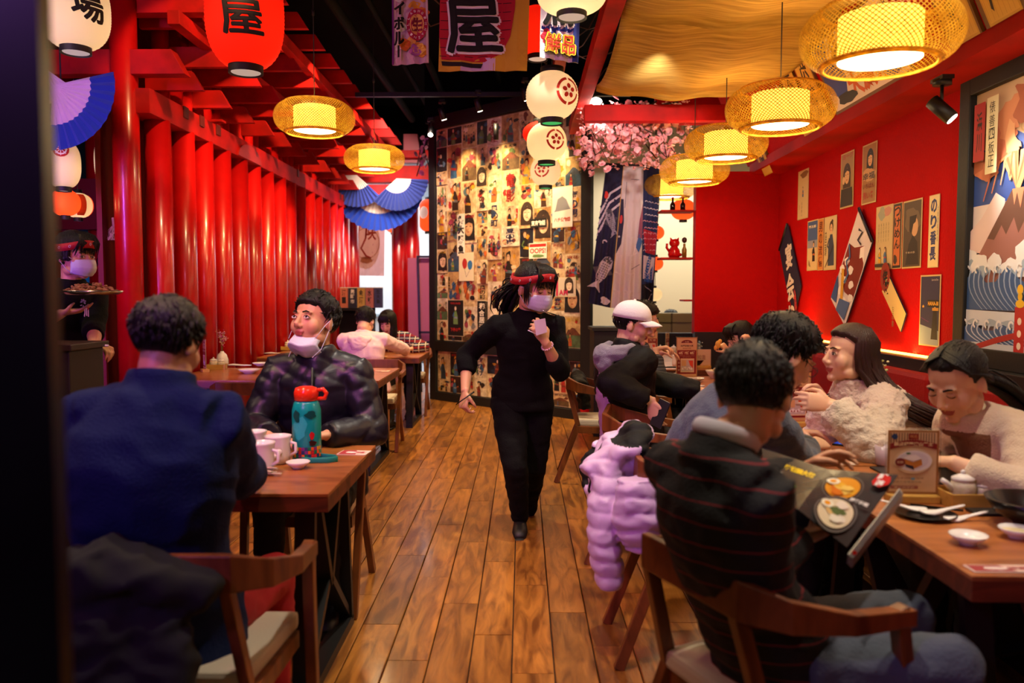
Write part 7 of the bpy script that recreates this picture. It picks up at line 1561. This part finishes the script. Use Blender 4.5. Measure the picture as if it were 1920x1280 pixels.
# 6 ------------------------------------------------ waiter with tray
GAZE[:] = [.003, 0]
p6 = person('masked waiter in black carrying a steel tray at the left edge', P(140, 480, 4.32), (.93, -.36, -.1), P(122, 700, 4.32)+V((0, 0, -.08)), (.8, -.5), s=1.0, hs=1.06, eyes='open', female=True, voxel=.0055, build=1.02,
    RH=dict(at=P(118, 586, 4.12), d=V((.9, .1, .12)), n=V((0, 0, 1)), curl=.25), LH=dict(at=P(178, 650, 4.05), d=V((.9, -.3, -.05)), n=V((0, -.1, -1)), curl=.9, thumb=.9), polesR=(-.6, -.5, -.7), polesL=(-.2, -.2, -1),
    hair=('bob', dict(length=.03, amin=1.0, strands=120, bangs=.03, front=.06)), top=dict(name='work_shirt', mats=[M_BLKT], thick=.02, sleeve=.4, collar=.2, hem=.1), legs='stand', knees=[P(130, 900, 4.35), P(112, 900, 4.4)], ankles=[V((-2.45, 4.35, .1)), V((-2.52, 4.4, .1))])
face_mask(p6); headband(p6, tilt=.1, z=.06, k=1.2)
tr_ = thing('serving_tray', 'round steel tray heaped with fried food on the waiter\'s hand', 'tray', P(172, 549, 4.1)+V((0, 0, -.01)))
MB().lathe([(.0, 0), (.12, 0), (.145, .012), (.15, .022), (.142, .016), (.12, .006), (0, .006)], 36).build('tray', M_STEEL, tr_); m = MB(); q = random.Random(6)
for k in range(150): a = q.uniform(0, 6.3); r = .125*sqrt(q.random()); m.ell((r*cos(a), r*sin(a), .014+q.uniform(0, .05)*(1-(r/.13)**2)), (.014, .007, .007), 7, 5, Matrix.Rotation(q.uniform(0, 3), 3, (q.random(), q.random(), q.random())))
m.build('fried_food', mat('fried_food', '#b98a5c', .6, bump=.5, color2='#8a5a34', kind='noise', scale=40), tr_)['kind'] = 'stuff'
tag(MB().tube([P(172, 640, 3.98), P(200, 647, 3.95)], .004, 6).tube([P(180, 646, 3.95), P(203, 648, 3.93)], .006, 6).build('pen', mat('pen_pale', '#d8c8d8', .4)), 'pale pen in the lower hand of the waiter', 'pen')
m = MB(); a = Art(m, lambda x, y, h: P(160, 578, 4.12)+V((x*.9, -.02-h, y)), .0008)
a.text('来', 0, .03, .035, .04, '#e8dcc8', .06, rot=-.3); a.text('川', .018, -.02, .03, .05, '#e8dcc8', .06); a.disc(.03, .0, .004, .009, '#c0302a', 8); m.build('shirt_print', CLOTHP, p6['t'], world=True, normals=False)
# 7 ------------------------------------------------ second waiter, hidden by the column
p7 = person('dark haired waiter in black with his back turned behind the tall column', P(212, 500, 6.75), (.1, 1, 0), P(200, 700, 6.8), (.1, 1), s=1.0, hs=1.12, eyes=None, build=1.1, voxel=.009,
    hair=('short', dict(top=.022, tufts=260)), top=dict(name='work_shirt', mats=[M_BLKT], thick=.03, collar=.3, cut=1), legs=None)
headband(p7, tilt=-.1, z=.0, marks=False)
m = MB(); a = Art(m, lambda x, y, h: P(190, 568, 6.55)+V((x, -h, y)), .002); a.poly([(.0, .22), (.045, .20), (.07, .08), (.06, -.12), (-.02, -.28), (-.05, -.26), (-.07, -.0), (-.03, .1)], '#cfc6dc'); a.text('一', 0, .1, .06, .01, '#1a1620', .05); a.text('懸', .0, .02, .07, .08, '#1a1620', .03); a.text('命', -.01, -.12, .07, .08, '#1a1620', .03)
m.build('apron_print', CLOTHP, p7['t'], world=True, normals=False)
tas = tag(MB().tube([P(214, 408, 6.1), P(216, 425, 6.1)], .02, 8).build('straw_tassel', mat('straw', '#b39a6c', .8)), 'straw tassel hanging at the edge of the tall column', 'tassel')
m = MB()
for k in range(14): m.tube([P(214, 420, 6.1), P(205+q.uniform(-6, 12), 435, 6.1), P(203+q.uniform(-6, 14), 450, 6.08)], .003, 4)
m.build('fringe', mat('straw', '#b39a6c', .8), tas)
# 8 ------------------------------------------------ capped man
def jack_paint(p, sp, cr, cf, nb, pel, E, W):
    u = (p-pel).dot(cr); v = (p.z-pel.z); bk = (p-sp(max(0, min(1, v/.62)))).dot(cf)
    d = (p.z-(pel.z+.16)); cx = -.02
    if bk < -.02 and -.02 < v < .5 and min((p-E[1]).length, (p-W[1]).length) > .09:
        w = .02+.10*sstep(1-abs(v-.16)/.28); c = -.05+.14*(v-.1)
        if abs(u-c) < w*(.6 if v > .26 else 1): return 1
    return 0
GAZE[:] = [0, 0]
p8 = person('man in a white cap and black hooded jacket with a lilac back emblem', P(1186, 608, 4.72), (.98, -.22, -.16), (.66, 4.78, .54), (.88, .46), s=1.06, hs=1.04, build=1.12, eyes='open', voxel=.005, bow=.06,
    RH=dict(at=P(1222, 752, 4.40), d=V((.15, -.1, -.98)), n=V((.6, .6, .1)), curl=.6, thumb=.7), LH=dict(at=(1.12, 4.9, .80), d=V((.9, 0, 0)), n=V((0, 0, -1))), polesR=(-1, -.5, -.2), polesL=(0, .6, -.8),
    hair=('short', dict(top=.004, tufts=60)), top=dict(name='hooded_jacket', mats=[M_BLKJ, M_LILAC], thick=.036, fold=.010, ff=7, collar=.40, hem=.16, paint=jack_paint), bot=dict(mat=M_DARKT), skin=M_SKINL)
hood(p8, M_GREYH, .115, z=.02)
LL, t8 = p8['LL'], p8['t']; m = MB(); vs = []; fs = []; N, K = 36, 12
for i in range(K+1):
    th = pi/2*i/K
    for jn in range(N): ph = 2*pi*jn/N; vs.append(LL(.091*sin(th)**.85*cos(ph), -.010+.112*sin(th)**.85*sin(ph), .045+.092*cos(th)-.012*sin(th)*(1 if i == K else .3)))
for i in range(K):
    for jn in range(N): fs.append((i*N+jn, (i+1)*N+jn, (i+1)*N+(jn+1) % N, i*N+(jn+1) % N))
m.add(vs, fs, smooth=True); cpo = tag(m.build('baseball_cap', M_WHITE), 'white baseball cap on the man in the black hooded jacket', 'cap')
md = cpo.modifiers.new('s', 'SOLIDIFY'); md.thickness = .003
vs = []; fs = []
for i in range(7):
    for jn in range(15): u = (jn/14*2-1); r = i/6; vs.append(LL(.085*u*(1-.12*r), .098*sqrt(max(0, 1-.75*u*u))+r*.078*(1-.55*u*u)-.008, .042-.02*u*u-.020*r*r-.004))
for i in range(6):
    for jn in range(14): a = i*15+jn; fs.append((a, a+1, a+16, a+15))
br_ = MB().add(vs, fs, smooth=True).build('brim', M_WHITE, cpo); md = br_.modifiers.new('s', 'SOLIDIFY'); md.thickness = .004
MB().ell(LL(0, -.01, .137), .008*1.0, 8, 6).build('button', M_WHITE, cpo)
o = tag(MB().box((0, 0, 0), (.012, .075, .155)).build('phone', mat('phone_dark', '#2a2a2e', .3), bevel=.004), 'dark phone in the hand of the capped man', 'phone'); o.location = P(1238, 775, 4.36); o.rotation_euler = (.3, .2, .8)
# 9 ------------------------------------------------ man behind him
p9 = person('man in a striped grey top mostly hidden behind the capped man', P(1207, 600, 5.78), (.97, -.1, -.14), (.86, 5.8, .54), (1, 0), s=1.0, hs=1.04, eyes='down', voxel=.007, bow=.06, skin=M_SKINL,
    RH=dict(at=P(1228, 655, 5.62), d=V((.9, -.1, .2)), n=V((0, 0, -1)), curl=.7), LH=dict(at=P(1240, 660, 5.95), d=V((.9, -.2, 0)), n=V((0, 0, -1)), curl=.6), polesR=(-.1, -.6, -1),
    hair=('short', dict(top=.02, tufts=380, front=.056)), top=dict(name='jersey_top', mats=[M_STRG], thick=.022, sleeve=.75, hem=.1, ratio=.7))
# 10 ----------------------------------------------- girl in glasses
p10 = person('young woman in glasses with black bob hair raising a fist to her head', P(1388, 634, 6.25), (-.9, -.36, -.34), (1.98, 6.3, .54), (-1, -.1), s=.98, hs=1.05, female=True, eyes='down', voxel=.006, bow=.08, skin=M_SKINL,
    LH=dict(at=P(1397, 652, 5.95), d=V((.18, .0, 1)), n=V((-.5, .8, 0)), curl=1.25, thumb=1.0), RH=dict(at=P(1368, 662, 5.95), d=V((-.55, .1, .7)), n=V((-.5, .5, -.6)), curl=1.1, thumb=1.0), polesL=(.2, -.2, -1), polesR=(.3, .2, -1),
    hair=('bob', dict(length=.05, amin=.85, strands=170, front=.058, bangs=.035)), top=dict(name='blouse', mats=[M_BLKT], thick=.02, sleeve=.55, hem=.1, ratio=.7))
glasses(p10)
tag(MB().ell(P(1346, 646, 5.85), (.02, .015, .03), 10, 8).ell(P(1350, 640, 5.86), (.015, .014, .018), 10, 8).ell(P(1342, 652, 5.85), (.014, .012, .02), 8, 6).build('fried_snack', mat('snack_gold', '#e0a83c', .6)), 'yellow fried snack held by the girl in glasses', 'snack')
# 11 ----------------------------------------------- blue grey man with glasses
p11 = person('man with glasses in a blue grey sweatshirt bent over the second right table', P(1470, 668, 2.82), (.84, .22, -.52), (.64, 3.12, .54), (.95, .1), s=1.06, hs=1.08, build=1.1, eyes='down', voxel=.005, bow=.13, skin=M_SKINL,
    RH=dict(at=P(1508, 835, 3.02), d=V((.85, .35, .06)), n=V((-.1, .3, -.9)), curl=.75, thumb=.9), LH=dict(at=P(1490, 812, 3.32), d=V((.9, -.25, .05)), n=V((0, -.2, -.9)), curl=.7, thumb=.9), polesR=(-.3, -1, -.3), polesL=(-.3, .9, -.5),
    hair=('short', dict(top=.024, tufts=760, front=.06)), top=dict(name='sweatshirt', mats=[M_BLUG], thick=.026, sleeve=.93, fold=.010, collar=.3, hem=.1, cuff=M_CUFFG))
glasses(p11)
# 12 ----------------------------------------------- striped sweater man in the foreground
p12 = person('man in a black sweater with thin red stripes reading the menu in the foreground', P(1413, 742, 1.83), (.50, .84, -.30), (.62, 1.93, .52), (.93, .42), s=1.04, hs=.95, build=.92, eyes=None, cf=(.90, .46, 0), voxel=.005, bow=.10, nbo=(-.075, -.01, 0),
    RH=dict(at=P(1500, 1010, 2.02), d=V((.75, .5, .1)), n=V((-.2, .1, .95)), curl=.6, thumb=.8), LH=dict(at=P(1500, 885, 2.22), d=V((.6, .0, .35)), n=V((-.3, -.4, -.8)), curl=.6), polesR=(-.5, -.15, -1), polesL=(-.4, .7, -.7),
    hair=('short', dict(top=.013, tufts=760)), hairmat=mat('dark_hair_soft', '#1a1512', .42), top=dict(name='striped_sweater', mats=[M_STRP], thick=.020, sleeve=.94, fold=.008, hem=.10, collar=.28), bot=dict(mat=M_JEAN, g=1.05), knees=[V((1.0, 1.82, .54)), V((1.03, 2.1, .54))])
c = p12['nb']+(p12['head']-p12['nb'])*.30+V((0, 0, .02)); m = MB(); pts = []
for i in range(26): a = 2*pi*i/26; pts.append(c+p12['cr']*.066*cos(a)+p12['cf']*.066*sin(a)+V((0, 0, .0-.026*sin(a)-.012)))
m.tube(pts, [(.011, .02)]*26, 8, close=True); m.build('shirt_collar', mat('white_collar', '#d8d0dc', .7), p12['t'], world=True)
# the open menu he holds
mn = thing('open_menu', 'open black menu with bowls of ramen held by the man in stripes', 'menu', P(1560, 950, 2.0))
def page(cor, Y4, fn, name):
    pp = [P(x, y, Y) for (x, y), Y in zip(cor, Y4)]; w_p = (pp[0]-pp[1]).length; h_p = (pp[0]-pp[3]).length
    nn = (pp[1]-pp[0]).cross(pp[0]-pp[3]).normalized()
    f = lambda x, y, h: (pp[3]*(1-(x/w_p+.5))+pp[2]*(x/w_p+.5))*(1-(y/h_p+.5))+(pp[0]*(1-(x/w_p+.5))+pp[1]*(x/w_p+.5))*(y/h_p+.5)+nn*h
    m = MB(); a = Art(m, f, .0005, .05); a.L = -4; a.rect(-w_p/2, -h_p/2, w_p/2, h_p/2, '#2a2827'); a.L = 1; fn(a, w_p, h_p); m.build(name, GLOSSP, mn, world=True, normals=False)
def bowl_art(a, x, y, r, k, cols, w=1.25, bgc='#59524c'):
    a.disc(x, y, r*w, r, bgc, 28); a.disc(x, y, r*w*.92, r*.9, '#2c2623', 28); a.disc(x, y, r*w*.84, r*.8, cols[0], 28); qq = random.Random(k)
    for i in range(9): b = qq.uniform(0, 6.3); rr = r*.5*qq.random(); a.blob(x+rr*w*cos(b), y+rr*sin(b), r*.28, r*.2, cols[1+i % (len(cols)-1)], i)
    a.disc(x-r*.5, y+r*.2, r*.3, r*.24, '#f2ead2', 16); a.disc(x-r*.5, y+r*.2, r*.15, r*.13, '#e89a20', 12)
def pg1(a, w, h):
    a.rect(-w/2, -h/2, w/2, h/2, '#33302f'); bowl_art(a, -.12*w, .16*h, .24*h, 2, ['#e0951c', '#e8b030', '#d8741a', '#f0c860'], 1.15*w/h*1.1); bowl_art(a, .04*w, -.27*h, .25*h, 4, ['#e2cfae', '#f0e6d2', '#e0b878', '#5f7040', '#eadccb'], 1.25*w/h*1.1, '#6a6460')
    a.blob(.36*w, .32*h, .12*w, .11*h, '#c8201c', 3); a.text('旺', .35*w, .37*h, .12*w, .09*h, '#f2ece8', .08); a.text('辣', .37*w, .27*h, .12*w, .09*h, '#f2ece8', .08); a.text('豚骨拉面', .28*w, -.05*h, .3*w, .05*h, '#e6e0dc', .05)
def pg2(a, w, h):
    a.rect(-w/2, -h/2, w/2, h/2, '#3c3937'); a.text('新鲜出炉拉面大赏', .0*w, .25*h, .8*w, .13*h, '#e6c81c', .07); a.text('精选套餐', -.25*w, .08*h, .3*w, .06*h, '#b8b0a8', .03); a.disc(-.05*w, -.35*h, .3*w, .34*h, '#8a827a', 24); a.disc(-.05*w, -.35*h, .27*w, .31*h, '#332c28', 24); a.blob(-.05*w, -.25*h, .12*w, .25*h, '#d8421c', 2); a.blob(-.1*w, -.4*h, .1*w, .2*h, '#e8702c', 5); a.line([(.05*w, -.1*h), (.2*w, -.12*h)], .05*h, '#4f8038')
page([(1552, 880), (1684, 890), (1588, 1026), (1496, 955)], [2.12, 2.10, 1.86, 1.92], pg1, 'right_page')
page([(1428, 840), (1552, 880), (1496, 955), (1440, 930)], [2.26, 2.12, 1.92, 2.04], pg2, 'left_page')
tb = MB(); A0, A1 = P(1686, 924, 2.04), P(1590, 1048, 1.80)
for k in range(4): tb.bar(A0+V((.004*k, .003*k, -.004*k)), A1+V((.004*k, .003*k, -.004*k)), .003, .026, up=(-.3, -.5, .8))
tb.build('page_stack', mat('menu_edge', '#8d8a88', .35), mn, world=True); tag(MB().prism([(0, 0), (.007, -.004), (.011, .004), (.004, .008)], (0, 0, 0), (1, 0, 0), (0, 0, 1), (0, 1, 0), .002).build('menu_clip', mat('orange_plastic', '#f0371a')), 'tiny orange mark on the page edge of the menu', 'clip').location = P(1598, 1038, 1.78)
# 13 ----------------------------------------------- fluffy coat woman
p13 = person('woman with long brown hair in a fluffy cream coat eating with chopsticks', P(1592, 665, 3.46), (-.97, -.22, .05), (1.80, 3.50, .54), (-1, -.05), s=1.0, hs=1.06, female=True, eyes='open', voxel=.0045, bow=.04, skin=M_SKINL,
    LH=dict(at=P(1556, 758, 3.24), d=V((-.9, .05, .12)), n=V((.1, .85, -.2)), curl=.65, thumb=.6), RH=dict(at=P(1549, 752, 3.52), d=V((-.5, .05, .7)), n=V((-.5, -.1, -.8)), curl=1.0, thumb=1.0), polesL=(.4, -.7, -.8), polesR=(.3, .5, -.9),
    hair=('long', dict(length=.34, amin=1.22, front=.078, strands=380, back=(.25, -.17, .04), part=.02)), hairmat=M_HAIRB, top=dict(name='fluffy_coat', mats=[M_FLUF], thick=.05, sleeve=.93, fold=.012, ff=14, disp=lambda p, *a: .006*noise.noise(p*60), collar=.35, hem=.1))
for k in range(1): tag(MB().tube([P(1555, 738, 3.3), P(1515, 752, 3.3)], .003, 6).tube([P(1555, 742, 3.32), P(1515, 757, 3.3)], .003, 6).build('chopsticks', M_DSH), 'dark chopsticks in the hand of the woman in the fluffy coat', 'chopsticks')
# 14 ----------------------------------------------- beige sweater woman
def beige_paint(p, sp, cr, cf, nb, pel, E, W):
    u = (p-sp(.6)).dot(cr); f = (p-sp(max(0, min(1, (p.z-pel.z)/.5)))).dot(cf); return 1 if f > .03 and abs(u) < .085 and p.z < nb.z-.03 and min((p-E[1]).length, (p-E[-1]).length, (p-W[1]).length, (p-W[-1]).length) > .1 else 0
p14 = person('woman with tied black hair in a cream and brown sweater leaning on the table', P(1795, 714, 2.78), (-.72, -.42, -.46), (1.88, 2.72, .54), (-1, -.1), s=1.02, hs=1.10, female=True, eyes='down', voxel=.0045, bow=.10, build=1.05, skin=M_SKINL,
    LH=dict(at=P(1782, 865, 2.52), d=V((-.95, .1, 0)), n=V((0, 0, -1)), curl=.5), RH=dict(at=P(1748, 845, 2.95), d=V((-.9, -.3, 0)), n=V((0, 0, -1)), curl=.4), polesL=(1, -.7, -.5), polesR=(.4, .8, -.6),
    hair=('tied', dict(length=.30, tail=(.75, .12, -.55), flare=.35, front=.079, root=(0, -.1, -.045), side=.0, top=.003)), top=dict(name='mohair_sweater', mats=[M_BEIG, M_BRWN], thick=.03, sleeve=.80, fold=.009, collar=.32, hem=.1, paint=beige_paint))
m = MB(); E, W = p14['E'][-1], p14['W'][-1]; d = (W-E).normalized()
for k in (.70, .78): c = E.lerp(W, k); m.tube([c-d*.006, c+d*.006], .041, 16)
m.build('cuff_stripe', M_BRWN, p14['t'], world=True)
# 15 ----------------------------------------------- guests far off in the side room
person('distant dark haired guest leaning on a hand in the side room', P(1258, 600, 10.3), (.7, -.6, -.4), (2.15, 10.4, .62), (-.5, -1), s=.98, eyes=None, voxel=.010, hair=('short', dict(top=.02, tufts=160)), RH=dict(at=P(1278, 606, 10.1), d=V((-.4, 0, .9)), n=V((-1, 0, 0))), skin=M_SKINL,
    top=dict(name='grey_shirt', mats=[mat('slate_shirt', '#5c6070', .85)], thick=.025, hem=.1, cv=.014), legs=None)
# ------------------------------------------------ soft goods hung on chairs
def coatblob(name, label, cat, spec, mt, amp=.02, f=9, vox=.010, paintf=None, seed=1, chan=0):
    m = MB()
    for a in spec: m.tube([V(p) for p in a[0]], a[1], 14, side=a[2] if len(a) > 2 else None)
    me = remesh(m, vox, 4); displace(me, folds(amp, f, seed, (1, 1, 1.6)));
    if chan: displace(me, lambda p: chan*(abs(sin((p.z+.25*p.y+.02*sin(p.y*20))*52))**.6-.6))
    if paintf: paint(me, paintf)
    o = obj(name, me, mt); return tag(o, label, cat)
M_LPUF = mat('lilac_nylon', '#c9abce', .42, bump=.15, bscale=30)
def lp(p):
    e = lambda c, r: sum(((p[k]-c[k])/r[k])**2 for k in range(3)) < 1
    return 1 if e((.29, 3.34, .66), (.12, .07, .10)) or e((.42, 3.10, .86), (.09, .13, .06)) or e((.50, 3.0, .74), (.06, .08, .12)) or (abs(p.y-3.13-.1*(p.z-.6)) < .012 and p.x < .36) else 0
coatblob('puffer_jacket', 'lilac and black puffer jacket hung over the back of a wooden chair', 'jacket', [
    ([(.47, 3.2, .60), (.46, 3.2, .74), (.43, 3.2, .81), (.37, 3.2, .79), (.33, 3.19, .70), (.315, 3.19, .58), (.32, 3.2, .50), (.33, 3.2, .47)], [(.12, .03), (.18, .04), (.20, .05), (.20, .05), (.19, .055), (.17, .05), (.15, .045), (.10, .02)], (0, 1, 0)),
    ([(.34, 3.06, .72), (.32, 3.03, .60), (.31, 3.0, .46), (.33, 2.99, .34), (.33, 2.985, .28)], [(.05, .05), (.075, .065), (.072, .062), (.062, .055), (.045, .04)], (0, 1, 0)),
    ([(.33, 3.36, .76), (.30, 3.38, .68), (.30, 3.32, .60), (.31, 3.24, .57)], [(.03, .03), (.05, .05), (.05, .05), (.04, .04)], (0, 1, 0)),
    ([(.27, 3.10, .68), (.35, 3.12, .75), (.46, 3.14, .72)], [(.06, .06), (.09, .08), (.07, .06)]), ([(.42, 2.92, .72), (.43, 2.92, .58), (.44, 2.94, .45)], [(.07, .05), (.10, .07), (.06, .05)], (1, 0, 0)),
    ([(.43, 3.02, .80), (.46, 3.12, .855), (.45, 3.26, .84), (.41, 3.32, .79)], [(.04, .03), (.055, .04), (.055, .04), (.03, .03)])], [M_LPUF, M_BLKJ], .009, 9, .008, lp, 3, chan=.009)
coatblob('dark_coat', 'black coat slumped over the near left chair in the corner', 'coat', [
    ([(-1.16, 1.80, .70), (-.95, 1.77, .79), (-.72, 1.80, .70)], [(.07, .06), (.09, .07), (.05, .04)]), ([(-1.02, 1.76, .74), (-1.03, 1.72, .5), (-1.02, 1.72, .22)], [(.18, .06), (.21, .08), (.2, .07)], (1, 0, 0)), ([(-.84, 1.76, .68), (-.82, 1.73, .45), (-.83, 1.73, .2)], [(.08, .05), (.1, .06), (.1, .06)], (1, 0, 0))], [mat('coat_black', '#0b0a0b', .9)], .02, 7, .012, None, 5)
coatblob('dark_scarf', 'dark bundle of clothes on the empty chair by the poster wall', 'clothes', [([(.44, 6.0, .70), (.43, 6.2, .74), (.44, 6.35, .70)], [(.05, .05), (.06, .07), (.05, .05)]), ([(.46, 6.15, .72), (.48, 6.15, .52)], [(.06, .04), (.09, .05)], (0, 1, 0))], [M_BLKJ], .012, 12, .010, None, 6)
coatblob('white_bag', 'white fabric bag on the seat beside the capped man', 'bag', [([(.86, 4.40, .60), (.90, 4.42, .54), (.88, 4.42, .47)], [(.06, .05), (.10, .08), (.09, .07)])], [M_WHITE], .012, 12, .010, None, 7)
